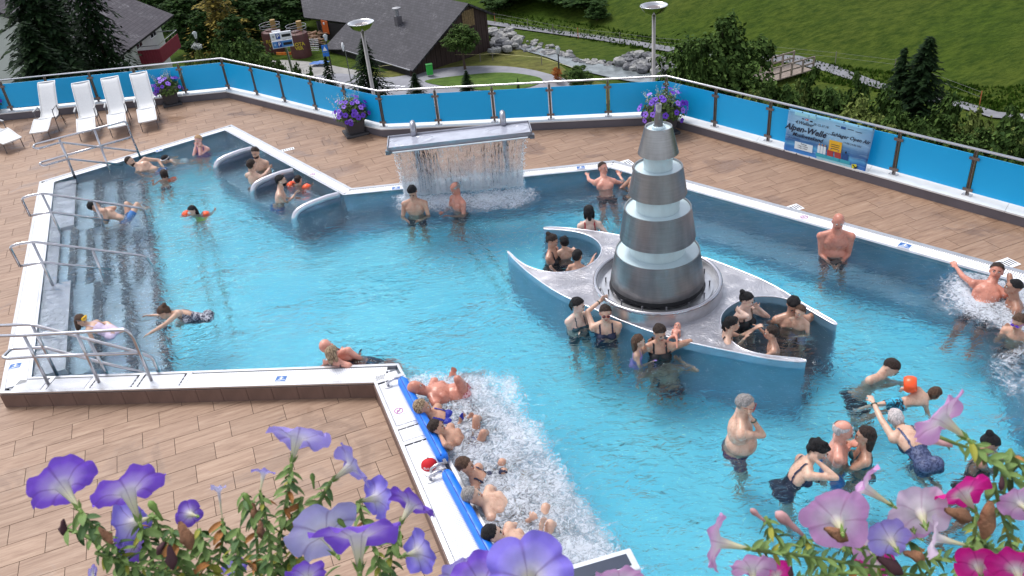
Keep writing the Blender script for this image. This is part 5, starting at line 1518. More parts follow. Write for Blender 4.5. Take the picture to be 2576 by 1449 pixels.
# curved garden fence by the house
cf = thing('plank_fence', 'orange brown plank fence curving behind the red balcony', 'fence')
cfp = [T(x, y) for x, y in ((448, 98), (462, 101), (476, 105), (492, 112), (500, 120))]
for i in range(len(cfp) - 1):
    a, b = cfp[i], cfp[i + 1]
    for z in (0.35, 0.65, 0.95):
        m_ = (a + b) / 2; MB().box((m_.x, m_.y, ZG + z), ((b - a).length, 0.05, 0.18), math.atan2((b - a).y, (b - a).x)).build('board', mat('orange_wood', (0.30, 0.11, 0.05), var=0.15), cf)
    MB().box((a.x, a.y, ZG + 0.55), (0.14, 0.14, 1.1)).build('fence_post', mat('orange_wood', (0.30, 0.11, 0.05)), cf)
# terrace lamp posts with bowls
def bowl_lamp(X, Y, wpx, lab):
    d = FOC * 0.80 / wpx; c_ = D(X, Y, d)
    o = thing('bowl_lamp', lab, 'lamp post', (c_.x, c_.y, -12.0), 0, 'steel bowl lamps behind the railing')
    H = c_.z + 12.0
    R = 0.40
    b = MB().lathe([(0.05, H - 0.24), (0.16, H - 0.22), (0.29, H - 0.15), (0.375, H - 0.04), (R, H), (R + 0.012, H + 0.012), (R + 0.012, H + 0.03), (R - 0.01, H + 0.03), (0.36, H - 0.02), (0.27, H - 0.12), (0.0, H - 0.16)], (0, 0, 0), 40).build('bowl', mat('polished_steel', (0.66, 0.65, 0.66), rough=0.14, metal=1.0, var=0.05), o, smooth=True)
    MB().lathe([(0.2, H - 0.08), (0.2, H - 0.03), (0.0, H - 0.025)], (0, 0, 0), 24).build('lamp_disc', mat('lamp_disc_brown', (0.10, 0.06, 0.06), rough=0.3, metal=0.5), o, smooth=False)
    MB().tube([(0, 0, 0), (0, 0, H - 0.22)], [0.075, 0.055], 16).build('pole', mat('pole_steel', (0.36, 0.33, 0.31), rough=0.35, metal=0.85, var=0.1), o, smooth=True)
bowl_lamp(908, 58, 65, 'left bowl topped lamp post, before the barn roof')
bowl_lamp(1645, 15, 68, 'right bowl topped lamp post, before the meadow')
# ------------------------------------------------------------------ handrails into the water
def vplane(p0, direction):
    p0 = Vector((p0.x, p0.y, 0)); d = Vector((direction.x, direction.y, 0)).normalized(); n = Vector((d.y, -d.x, 0))
    def f(X, Y):
        v = Vector(ray(X, Y)); o = Vector(CAM); t = (p0 - o).dot(n) / v.dot(n); return o + v * t
    return f
def bend(pts, r=0.06, k=4):
    """round the corners of a tube path"""
    P = [Vector(p) for p in pts]; out = [P[0]]
    for i in range(1, len(P) - 1):
        a, b, c = P[i - 1], P[i], P[i + 1]
        r1 = min(r, (b - a).length * .45, (c - b).length * .45)
        s = b + (a - b).normalized() * r1; e = b + (c - b).normalized() * r1
        for j in range(k + 1):
            t = j / k; out.append(s * (1 - t) ** 2 + b * 2 * t * (1 - t) + e * t * t)
    out.append(P[-1]); return out
def tube_obj(name, pts, par, r=0.021, bendr=0.07):
    return MB().tube(bend(pts, bendr), r, 12).build(name, M_PIPE, par, smooth=True)
# near pair
r1 = thing('pool_handrail', 'nearest steel handrail standing on the white grating', 'handrail', group='steel handrails at the steps')
fN = vplane(g2(122, 966, ZR), g2(381, 957.5, ZR) - g2(122, 966, ZR))
P1 = lambda x, y: fN(x, y)
tube_obj('top_rail', [P1(-70, 846), P1(60, 843.5), P1(317, 829), P1(334, 846), P1(381, 957.5)], r1)
tube_obj('post', [P1(60, 843.5), P1(122, 967)], r1); tube_obj('post', [P1(192, 836), P1(250, 964)], r1)
fN2 = vplane(g2(145, 945, 0), g2(399, 937, 0) - g2(145, 945, 0))
P2 = lambda x, y: fN2(x, y)
tube_obj('middle_rail', [P1(348, 888), P1(87, 897), P1(20, 902), P1(6, 899), P2(27, 878), P2(112, 873.6), P2(259, 913), P2(367, 938)], r1, bendr=0.05)
r2 = thing('pool_handrail', 'second nearest handrail, sloping down over the steps by the girl', 'handrail', group='steel handrails at the steps')
tube_obj('top_rail', [P2(-60, 821), P2(78, 815.6), P2(340, 884), P2(384, 899), P2(405, 950), P2(425, 1000)], r2)
tube_obj('post', [P2(80, 816), P2(145, 946)], r2); tube_obj('post', [P2(222, 853), P2(269.6, 941), P2(283, 965)], r2)
# middle two
for lab, pa, Lt in (('lower one of the two handrails on the narrow middle steps', (133, 718), dict(top=[(50, 669.7), (24, 622), (42, 614), (81.7, 608), (368, 644.7), (388, 683), (400, 712)], midr=[(50, 669.7), (108, 659.7), (280, 678)], p1=[(81.7, 608), (133, 718)], p2=[(233, 628), (265, 710), (272, 735)])),
                    ('upper one of the two handrails on the narrow middle steps', (153, 586), dict(top=[(75, 543), (54, 500), (70, 493), (105, 486), (361.7, 524.7), (375, 559.7), (386, 590)], midr=[(75, 543), (126.7, 533), (275, 554.7)], p1=[(105, 486), (153, 586)], p2=[(236.7, 508), (263, 573), (270, 595)]))):
    r_3 = thing('pool_handrail', lab, 'handrail', group='steel handrails at the steps')
    f = vplane(g2(*pa, 0), NL)
    tube_obj('top_rail', [f(*q) for q in Lt['top'] + []], r_3)
    tube_obj('middle_rail', [f(*q) for q in Lt['midr']], r_3, bendr=0.03)
    tube_obj('post', [f(*q) for q in Lt['p1']] + [f(*Lt['p1'][1]) + Vector((0, 0, -0.1))], r_3); tube_obj('post', [f(*q) for q in Lt['p2']], r_3)
# far pair
r4 = thing('pool_handrail', 'farthest handrail, level, on the far left rim', 'handrail', group='steel handrails at the steps')
fF = vplane(g2(187, 444.5, ZR), g2(354.5, 398.6, ZR) - g2(187, 444.5, ZR)); fF2 = vplane(g2(190, 449, 0), g2(356, 402, 0) - g2(190, 449, 0))
tube_obj('top_rail', [fF(88, 363), fF(317, 304), fF(331.5, 344.8), fF(354.5, 398.6)], r4)
tube_obj('middle_rail', [fF(104, 408), fF(331.5, 344.8)], r4)
tube_obj('post', [fF(148, 348), fF(187, 444.5)], r4); tube_obj('post', [fF(237, 325), fF(273, 422)], r4)
r5 = thing('pool_handrail', 'sloping handrail beside the farthest one, ending near the bearded man', 'handrail', group='steel handrails at the steps')
tube_obj('top_rail', [fF(88, 363), fF2(82, 372), fF2(95, 374), fF2(152.5, 358), fF2(347.4, 381), fF2(354.5, 400.4), fF2(362, 420)], r5, bendr=0.05)
tube_obj('middle_rail', [fF(104, 408), fF2(99, 414), fF2(110, 417), fF2(171, 399.5), fF2(308.6, 414.5)], r5, bendr=0.05)
tube_obj('post', [fF2(154, 359), fF2(190, 449)], r5); tube_obj('post', [fF2(254, 369.7), fF2(275, 427), fF2(280, 440)], r5)

# ------------------------------------------------------------------ cascade
ZC = 1.17
cs_ = thing('cascade_spout', 'long steel water tray on two pipes pouring a sheet of water', 'cascade')
fl0, fr0 = G(974, 369, ZC), G(1337, 328, ZC); bl0, br0 = G(976, 341, ZC), G(1330, 304, ZC)
fl0.z = fr0.z = bl0.z = br0.z = ZC
ux = (fr0 - fl0).normalized(); uy = Vector((-ux.y, ux.x, 0)); Lx = (fr0 - fl0).length; Wy = ((bl0 - fl0).dot(uy) + (br0 - fr0).dot(uy)) / 2
def cpt(u, v, z): p = fl0 + ux * (u * Lx) + uy * (v * Wy); return Vector((p.x, p.y, z))
az_ = math.atan2(ux.y, ux.x)
c0 = cpt(.5, .5, 0)
tray = MB()
tray.box((c0.x, c0.y, ZC - 0.07), (Lx, Wy, 0.014), az_)
for v in (0.0, 1.0):
    q = cpt(.5, v, ZC - (0.045 if v else 0.055)); tray.box(tuple(q), (Lx + 0.004, 0.012, 0.09 if v else 0.07), az_)
for u in (0.0, 1.0):
    q = cpt(u, .5, ZC - 0.045); tray.box(tuple(q), (0.014, Wy, 0.094), az_)
tray.build('tray', mat('tray_steel', (0.36, 0.36, 0.40), rough=0.3, metal=0.75, var=0.1), cs_)
q = cpt(.5, .5, ZC - 0.022)
tw = MB(); NXt, NYt = 120, 24
for j in range(NYt + 1):
    for i in range(NXt + 1):
        u, v = i / NXt, j / NYt; h = 0
        for uc in (0.16, 0.84):
            d_ = math.hypot((u - uc) * Lx / 0.34, (v - 0.45) * Wy / 0.17)
            h += 0.016 * math.exp(-((d_ - 1) / 0.12) ** 2) + (0.006 * noise.noise((u * 90, v * 16, 1)) if d_ < 1 else 0)
        p = cpt(0.006 + u * 0.988, 0.03 + v * 0.94, ZC - 0.03 + h)
        tw.v.append(tuple(p))
for j in range(NYt):
    for i in range(NXt):
        a = j * (NXt + 1) + i; tw.f.append((a, a + 1, a + NXt + 2, a + NXt + 1)); tw.mi.append(0)
tw.build('tray_water', mat('milky_water', (0.36, 0.37, 0.44), rough=0.12, var=0.12, vscale=6, bmp=0.3, bscale=12, coat=0.6), cs_, smooth=True)
q = cpt(.5, -0.03, ZC - 0.10); MB().box(tuple(q), (Lx * 1.0, 0.05, 0.03), az_).build('lip', M_STEELD, cs_)
q = cpt(.5, -0.09, ZC - 0.095); MB().box(tuple(q), (Lx * 0.94, 0.02, 0.018), az_).build('lip_edge', M_WHITE, cs_)
for u in (0.0, 1.0): q = cpt(u, 0, ZC - 0.095); MB().box(tuple(q), (0.08, 0.09, 0.07), az_).build('end_bracket', M_STEELD, cs_)
M_TUBE = mat('pipe_steel', (0.34, 0.34, 0.38), rough=0.3, metal=0.85)
for X in (0.18, 0.82):
    a = cpt(X, 1.35, -0.18); b = cpt(X, 1.35, ZC + 0.02); c = cpt(X, 1.2, ZC + 0.17); d = cpt(X, 0.98, ZC + 0.12); e = cpt(X, 0.86, ZC - 0.02)
    MB().tube(bend([a, b, c, d, e], 0.1, 5), 0.048, 14).build('feed_pipe', M_TUBE, cs_, smooth=True)
# the falling sheet: clear wavy film, strands and drops
def _sheet():
    m, nt, b = _new('falling_water')
    nt.nodes.remove(b); out = nt.nodes['Material Output']
    uv = nt.nodes.new('ShaderNodeTexCoord')
    mp = nt.nodes.new('ShaderNodeMapping'); mp.inputs['Scale'].default_value = (26, 1.6, 1); L(nt, uv.outputs['UV'], mp.inputs['Vector'])
    n = noise_n(nt, mp.outputs[0], 1.6, 6, 0.7, 1.4)
    mp2 = nt.nodes.new('ShaderNodeMapping'); mp2.inputs['Scale'].default_value = (14, 7, 1); L(nt, uv.outputs['UV'], mp2.inputs['Vector'])
    n2 = noise_n(nt, mp2.outputs[0], 4.0, 6, 0.75, 2.0)
    sp2 = nt.nodes.new('ShaderNodeSeparateXYZ'); L(nt, uv.outputs['UV'], sp2.inputs[0])
    low = math_n(nt, 'POWER', math_n(nt, 'SUBTRACT', 1.0, sp2.outputs[1]), 2.2)      # thicker spray towards the water
    k1 = ramp(nt, n.outputs[0], [(0.54, (0, 0, 0)), (0.66, (1, 1, 1))])
    k2 = ramp(nt, math_n(nt, 'ADD', n2.outputs[0], math_n(nt, 'MULTIPLY', low, 0.40)), [(0.60, (0, 0, 0)), (0.78, (1, 1, 1))])
    k = math_n(nt, 'MAXIMUM', math_n(nt, 'MULTIPLY', k1, 0.55), math_n(nt, 'MULTIPLY', k2, 0.85))
    k = math_n(nt, 'ADD', math_n(nt, 'ADD', k, 0.24), math_n(nt, 'MULTIPLY', low, 0.45))
    tr = nt.nodes.new('ShaderNodeBsdfTransparent')
    gl = nt.nodes.new('ShaderNodeBsdfPrincipled'); gl.inputs['Base Color'].default_value = (0.82, 0.85, 0.9, 1); gl.inputs['Roughness'].default_value = 0.2
    L(nt, bump(nt, n.outputs[0], 1.0, 0.08), gl.inputs['Normal'])
    mx = nt.nodes.new('ShaderNodeMixShader'); L(nt, k, mx.inputs[0]); L(nt, tr.outputs[0], mx.inputs[1]); L(nt, gl.outputs[0], mx.inputs[2])
    L(nt, mx.outputs[0], out.inputs['Surface'])
    return m
M_SHEET = _sheet()
M_DROP = mat('white_spray', (0.85, 0.88, 0.92), rough=0.15, var=0)
_dk = bpy.data.materials.new('clear_strand'); _dk.use_nodes = True
_b = _dk.node_tree.nodes['Principled BSDF']; _b.inputs['Base Color'].default_value = (0.9, 0.95, 1, 1); _b.inputs['Transmission Weight'].default_value = 1.0; _b.inputs['Roughness'].default_value = 0.02; _b.inputs['IOR'].default_value = 1.33
sh = MB(); NU, NV = 90, 30
wl0, wl1 = G(1019, 494, 0), G(1316, 468, 0)
tl, tr_ = cpt(0.045, -0.12, ZC - 0.10), cpt(0.955, -0.12, ZC - 0.10)
def fall(u, v):      # v from the lip (0) to the pool (1)
    a = tl.lerp(tr_, u); b = wl0.lerp(wl1, u); p = a.lerp(b, v ** 0.55); p.z = a.z * (1 - v); return p
bmx = bmesh.new(); uvl = bmx.loops.layers.uv.new('UVMap'); grid = []
for j in range(NV + 1):
    row = []
    for i in range(NU + 1):
        u, v = i / NU, j / NV; p = fall(u, v); k = noise.noise((u * 40, v * 3, 0)) * 0.02 * v; p = p + uy * k
        row.append(bmx.verts.new(p))
    grid.append(row)
for j in range(NV):
    for i in range(NU):
        f = bmx.faces.new([grid[j][i], grid[j][i + 1], grid[j + 1][i + 1], grid[j + 1][i]]); f.smooth = True
        for l, (a, b) in zip(f.loops, ((i, j), (i + 1, j), (i + 1, j + 1), (i, j + 1))): l[uvl].uv = (a / NU, 1 - b / NV)
me2 = bpy.data.meshes.new('falling_water'); bmx.to_mesh(me2); bmx.free(); me2.materials.append(M_SHEET)
fw = bpy.data.objects.new('falling_water', me2); COL.objects.link(fw); tag(fw, kind='stuff', label='thin clear sheet of water falling from the steel tray')
dr = MB(); st = MB(); rw = random.Random(4)
for _ in range(150):
    c_ = rw.choice([0.20, 0.22, 0.80, 0.84]); u = rw.gauss(c_, 0.06) if rw.random() < 0.7 else rw.random()
    u = min(0.995, max(0.005, u)); v0, v1 = sorted((rw.random() ** 1.4, rw.random())); v1 = max(v1, v0 + 0.08)
    pts = []
    for k in range(6):
        v = v0 + (v1 - v0) * k / 5; p = fall(min(1, max(0, u + 0.004 * math.sin(k * 1.9 + u * 50))), min(1, v)) - uy * 0.012; pts.append(p)
    st.tube(pts, [0.002, 0.006, 0.005, 0.007, 0.005, 0.002], 5)
fs_ = st.build('water_strands', _dk, smooth=True); tag(fs_, kind='stuff', label='ropes of water in the cascade')
def drop(p, r, mb=dr):
    mb.add([(p.x + r, p.y, p.z), (p.x - r, p.y, p.z), (p.x, p.y + r, p.z), (p.x, p.y - r, p.z), (p.x, p.y, p.z + r * 1.3), (p.x, p.y, p.z - r * 1.3)],
           [(0, 2, 4), (2, 1, 4), (1, 3, 4), (3, 0, 4), (2, 0, 5), (1, 2, 5), (3, 1, 5), (0, 3, 5)])
for _ in range(2600):
    u = rw.random(); v = 1 - abs(rw.gauss(0, 0.16))
    if rw.random() < 0.2: v = rw.random(); u = rw.choice([0.0, 1.0]) + rw.gauss(0, .006)
    v = max(0, min(1, v)); p = fall(min(1.01, max(-.01, u)), v) + Vector((rw.gauss(0, .02), rw.gauss(0, .06), rw.gauss(0, .02)))
    drop(p, rw.uniform(0.003, 0.009))
for _ in range(1500):
    u = rw.random(); p = fall(u, 1) + Vector((rw.gauss(0, .03), rw.gauss(0, .16) - .1, abs(rw.gauss(0, .05)))); drop(p, rw.uniform(0.003, 0.008))
# jets throwing up froth
def froth(poly, n, h, rmax=0.012):
    xs_ = [p.x for p in poly]; ys_ = [p.y for p in poly]; k = 0
    while k < n:
        x, y = rw.uniform(min(xs_), max(xs_)), rw.uniform(min(ys_), max(ys_))
        if not inside((x, y), poly): continue
        drop(Vector((x, y, abs(rw.gauss(0, h)) + 0.01)), rw.uniform(0.002, rmax)); k += 1
froth(jz[:10] + [g2(1300, 1440), g2(1240, 1390), g2(1110, 1160)], 3200, 0.014, 0.0045)
froth(wh, 1500, 0.03, 0.006)
froth(wf, 1600, 0.04, 0.006)
tag(dr.build('water_spray', M_DROP), kind='stuff', label='white drops and froth thrown up by jets and cascade')

# ------------------------------------------------------------------ head rolls with brackets
def roll(a, b, lab, caps):
    t = thing('head_roll', lab, 'head roll', group='blue head rolls on the jet couch rim')
    A = G(*a, 0.10); B = G(*b, 0.10); n = 26
    o = MB().tube([A.lerp(B, k / n) + Vector((0, 0, 0.004 * math.sin(k * 1.7))) for k in range(n + 1)], [0.05] + [0.066] * (n - 1) + [0.05], 18).build('roll_cover', M_ROLL, t, smooth=True)
    d = (B - A).normalized(); nn = Vector((-d.y, d.x, 0))
    MB().tube([A - d * 0.06, B + d * 0.06], 0.02, 10).build('core_tube', M_PIPE, t, smooth=True)
    MB().box(tuple(A.lerp(B, .5) + nn * -0.02 + Vector((0, 0, 0.058))), ((B - A).length * 0.97, 0.012, 0.016), math.atan2(d.y, d.x)).build('seam', mat('seam_blue', (0.003, 0.07, 0.38), var=0), t)
    for P_, s in caps:
        Q = A if P_ == 'A' else B
        q = Q + d * (0.05 * s)
        outw = -nn if (Q - nn - Vector((-4, 8, 0))).length < (Q + nn - Vector((-4, 8, 0))).length else nn
        h1 = q + outw * 0.09 + Vector((0, 0, 0.02)); h2 = q + outw * 0.17 + Vector((0, 0, -0.01)); h3 = h2 + Vector((0, 0, -0.055))
        tube_obj('bracket', [q, h1, h2, h3], t, r=0.017, bendr=0.05)
        MB().lathe([(0.05, 0), (0.05, 0.008), (0, 0.01)], (h3.x, h3.y, ZR + 0.004), 16).build('bracket_foot', M_STEEL, t)
roll((1011, 956), (1117, 1157), 'upper blue padded head roll, beside the red faced bald man', (('A', -1), ('B', 1)))
roll((1123, 1190), (1262, 1448), 'lower blue padded head roll, beside the grey haired man', (('A', -1),))

# ------------------------------------------------------------------ cap on the grating
cp_ = G(1080, 1172, ZR + 0.01); cap = thing('baseball_cap', 'red and white cap lettered SUISSE lying on the rim grating', 'cap', tuple(cp_), math.radians(10))
M_CAPR = mat('cap_red', (0.55, 0.004, 0.012), rough=0.7, var=0.06); M_CAPW = mat('cap_white', (0.8, 0.8, 0.82), rough=0.8, var=0.04)
cm = MB(); seg_ = 24
for i in range(7):
    th = PI / 2 * (1 - i / 6)
    for k in range(seg_):
        a = 2 * PI * k / seg_; cm.v.append((0.088 * math.sin(th) * math.cos(a), 0.10 * math.sin(th) * math.sin(a), 0.115 * math.cos(th) ** 0.8))
for i in range(6):
    for k in range(seg_):
        k2 = (k + 1) % seg_; cm.f.append((i * seg_ + k, i * seg_ + k2, (i + 1) * seg_ + k2, (i + 1) * seg_ + k)); a = (k + .5) / seg_
        cm.mi.append(0 if 0.5 < a < 1.0 else 1)
cr_ = cm.build('crown_panels', [M_CAPR, M_CAPW], cap, smooth=True)
vz = MB(); 
for i in range(13):
    a = PI + PI * i / 12; vz.v += [(0.086 * math.cos(a), 0.095 * math.sin(a), 0.012), (0.086 * math.cos(a), 0.095 * math.sin(a) - 0.075 * abs(math.sin(a)) ** 0.7, 0.004)]
for i in range(12): vz.f.append((2 * i, 2 * i + 1, 2 * i + 3, 2 * i + 2)); vz.mi.append(0)
vz.build('visor', M_CAPW, cap); MB().ell((0, 0, 0.116), 0.008, 8, 6).build('button', M_BLACK, cap)
for k, ch_ in enumerate('SUISSE'):
    a = math.radians(-90 + (k - 2.5) * 16); p = Vector((0.0905 * math.cos(a), 0.102 * math.sin(a), 0.052)); n = Vector((math.cos(a), math.sin(a), 0.25))
    text_mesh(ch_, 0.034, 'letter', M_CAPW, cap, p, facing(n), 0.001, bold=0.0008)
# ------------------------------------------------------------------ rim pictograms
M_PBLUE = mat('pictogram_blue', (0.02, 0.12, 0.38), rough=0.5, var=0.05); M_PVIO = mat('pictogram_violet', (0.38, 0.13, 0.30), rough=0.5, var=0.05)
def picto(X, Y, kind, s, lab, rz):
    p = G(X, Y, ZR + 0.012); t = thing('pictogram_plate', lab, 'safety sign', (p.x, p.y, ZR + 0.006), rz, 'pictogram plates on the rim')
    MB().box((0, 0, 0), (s * 1.25, s, 0.006)).build('plate', M_WHITE, t)
    if kind == 'b':
        MB().box((0, 0, 0.004), (s * 1.1, s * 0.84, 0.003)).build('blue_field', M_PBLUE, t)
        g = MB(); g.disc((0, s * .22, 0.0065), s * 0.09, 12); g.box((0, s * .02, 0.006), (s * 0.14, s * 0.26, 0.002)); g.box((0, s * .06, 0.0062), (s * 0.5, s * 0.06, 0.002)); g.box((s * .1, -s * .2, 0.006), (s * 0.75, s * 0.06, 0.002))
        g.build('bather_symbol', M_WHITE, t)
        MB().box((-s * .22, -s * .32, 0.0062), (s * 0.5, s * 0.05, 0.002)).build('depth_line', M_WHITE, t)
    else:
        g = MB(); R_ = s * .42
        g.lathe([(R_ * .78, 0.006), (R_, 0.006)], (0, 0, 0), 24); g.box((0, 0, 0.0065), (R_ * 1.7, s * 0.09, 0.002), 0.8); g.build('ban_ring', M_PVIO, t)
        MB().box((-s * .05, 0.0, 0.0055), (s * 0.28, s * 0.16, 0.002), -0.5).build('diver_symbol', M_PVIO, t)
picto(38, 920, 'b', 0.13, 'blue pictogram plate in the near left corner of the rim', 0.2)
picto(707, 952, 'b', 0.12, 'blue pictogram plate in the middle of the near grating', -0.1)
picto(1003, 1033, 'v', 0.13, 'violet no diving plate on the rim beside the upper head roll', 0.3)
picto(996, 473, 'b', 0.13, 'blue pictogram plate on the far rim left of the cascade', 0.02)
picto(1461, 421, 'b', 0.13, 'blue pictogram plate on the far rim beside the man with spread arms', 0.0)
picto(2023, 546, 'v', 0.14, 'violet no diving plate on the right rim left of the bald man', -0.8)
picto(2276, 617, 'b', 0.14, 'blue pictogram plate on the right rim beyond the bald man', -0.8)
picto(400, 378, 'b', 0.12, 'blue pictogram plate on the far left rim by the farthest handrail', 0.6)
picto(787, 438, 'v', 0.12, 'faded no diving plate on the diagonal rim', -0.9)

# ------------------------------------------------------------------ loungers
M_SLING = mat('white_sling', (0.70, 0.70, 0.71), rough=0.7, var=0.04, vscale=30, bmp=0.2, bscale=300)
M_SEDGE = mat('white_piping', (0.86, 0.86, 0.86), rough=0.6, var=0.0)
M_FRAME = mat('lounger_frame', (0.12, 0.115, 0.12), rough=0.35, metal=0.7)
def lounger_meshes():
    prof = [(0.0, 0.24), (0.15, 0.27), (0.40, 0.36), (0.52, 0.385), (0.60, 0.36), (0.75, 0.31), (0.92, 0.30), (1.02, 0.36), (1.15, 0.52), (1.32, 0.76), (1.45, 0.92), (1.52, 0.955)]
    W_ = 0.27
    mb = MB(); P = []
    for i in range(len(prof) - 1):
        for k in range(3):
            t = k / 3; P.append((prof[i][0] * (1 - t) + prof[i + 1][0] * t, prof[i][1] * (1 - t) + prof[i + 1][1] * t))
    P.append(prof[-1])
    for y, z in P:
        for k in range(7):
            x = -W_ + 2 * W_ * k / 6; sag = -0.018 * (1 - (x / W_) ** 2); mb.v.append((x, y, z + sag))
    for i in range(len(P) - 1):
        for k in range(6): mb.f.append((i * 7 + k, i * 7 + k + 1, (i + 1) * 7 + k + 1, (i + 1) * 7 + k)); mb.mi.append(0)
    return prof, P, mb
prof_, LPf, lmb = lounger_meshes()
leg_cut = [i for i, p in enumerate(LPf) if p[0] <= 0.53][-1]
def lounger(a, b, ta, tb, lab, flip=0.0, first=None):
    """feet corners and head corners in the photograph"""
    A, B = G(*a, ZD + 0.24), G(*b, ZD + 0.24); foot = (A + B) / 2
    tz = ZD + 0.95
    TA_, TB_ = G(*ta, tz), G(*tb, tz); head = (TA_ + TB_) / 2
    d = Vector((head.x - foot.x, head.y - foot.y, 0)); 
    rz = math.atan2(d.y, d.x) - PI / 2
    sl_ = d.length / 1.52
    if first is None:
        o = thing('sun_lounger', lab, 'sun lounger', (foot.x, foot.y, ZD), rz, 'white loungers along the railing')
        s = lmb.build('sling', M_SLING, o, smooth=True); s.modifiers.new('thick', 'SOLIDIFY').thickness = 0.012
        W_ = 0.275
        ring = [(-W_, y, z) for y, z in LPf] + [(W_, y, z) for y, z in reversed(LPf)]
        MB().tube(ring, 0.013, 6, closed=True).build('piping', M_SEDGE, s, smooth=True)
        MB().box((0, LPf[leg_cut][0], LPf[leg_cut][1] - 0.004), (0.54, 0.012, 0.02)).build('fold_bar', M_SEDGE, o)
        for sx in (-1, 1):
            MB().tube([(sx * 0.25, 0.06, 0.24), (sx * 0.25, 0.04, 0.0)], 0.012, 6).build('leg', M_FRAME, o)
            MB().tube(bend([(sx * 0.29, 0.62, 0.0), (sx * 0.29, 0.66, 0.50), (sx * 0.29, 1.0, 0.52), (sx * 0.29, 1.12, 0.0)], 0.05), 0.013, 8).build('leg', M_FRAME, o)
            MB().box((sx * 0.30, 0.82, 0.528), (0.045, 0.34, 0.016)).build('armrest', mat('armrest_grey', (0.4, 0.4, 0.41), rough=0.5), o)
            MB().tube([(sx * 0.29, 0.64, 0.28), (sx * 0.29, 1.06, 0.28)], 0.012, 6).build('side_bar', M_FRAME, o)
            MB().tube([(sx * 0.27, 1.02, 0.34), (sx * 0.29, 1.2, 0.02)], 0.011, 6).build('brace', M_FRAME, o)
        o.scale = (.72, sl_, 1); return o
    o = dup(first); o.location = (foot.x, foot.y, ZD); o.rotation_euler = (0, 0, rz); o['label'] = lab; o.scale = (.72, sl_, 1)
    return o
Lg1 = lounger((350, 308), (393, 301), (327, 187), (368, 180), 'white lounger nearest the flower pot')
lounger((273, 322), (317, 315), (254, 198), (297, 192), 'white lounger second from the flower pot', first=Lg1)
lounger((195, 332), (238, 325), (181, 210), (223, 205), 'white lounger third from the flower pot', first=Lg1)
lounger((77, 333), (117, 332), (98, 207), (136, 205), 'white lounger standing apart, turned a little to the left', first=Lg1)
o = dup(Lg1); p = G(31, 354, ZD + 0.24); o.location = (p.x, p.y, ZD); o.rotation_euler = (0, 0, math.radians(52)); o['label'] = 'lounger cut off by the left edge, only its foot end in view'; o.scale = (.8, 1, 1)

# ------------------------------------------------------------------ planters
M_POT = mat('charcoal_pot', (0.05, 0.046, 0.05), rough=0.6, var=0.08)
def petal_mesh(col, rim_, name):
    mb = MB(); n = 20
    mb.v.append((0, 0, -0.25)); 
    for ring_, (r, z) in enumerate(((0.25, -0.02), (0.7, 0.06), (1.0, 0.03))):
        for k in range(n):
            a = 2 * PI * k / n; rr2 = r * (1 + (0.10 * math.cos(5 * a) if ring_ else 0)); mb.v.append((rr2 * math.cos(a), rr2 * math.sin(a), z + 0.05 * math.cos(5 * a) * r))
    for k in range(n): mb.f.append((0, 1 + k, 1 + (k + 1) % n)); mb.mi.append(1)
    for q in range(2):
        for k in range(n): mb.f.append((1 + q * n + k, 1 + (q + 1) * n + k, 1 + (q + 1) * n + (k + 1) % n, 1 + q * n + (k + 1) % n)); mb.mi.append(0)
    return mb.build(name, [col, rim_], mesh_only=True)
M_PUR = mat('deep_purple_petal', (0.10, 0.018, 0.42), rough=0.5, var=0.25, vscale=40); M_PURL = mat('violet_petal', (0.26, 0.12, 0.62), rough=0.5, var=0.2, vscale=40); M_THR = mat('petal_throat', (0.02, 0.01, 0.06), var=0)
BL1, BL2 = petal_mesh(M_PUR, M_THR, 'blossom'), petal_mesh(M_PURL, M_THR, 'blossom')
LM_POT = leaf_mat('planter_leaves', (0.03, 0.06, 0.015), (0.16, 0.22, 0.07)); LM_WSP = leaf_mat('white_spikes', (0.25, 0.32, 0.28), (0.8, 0.85, 0.85))
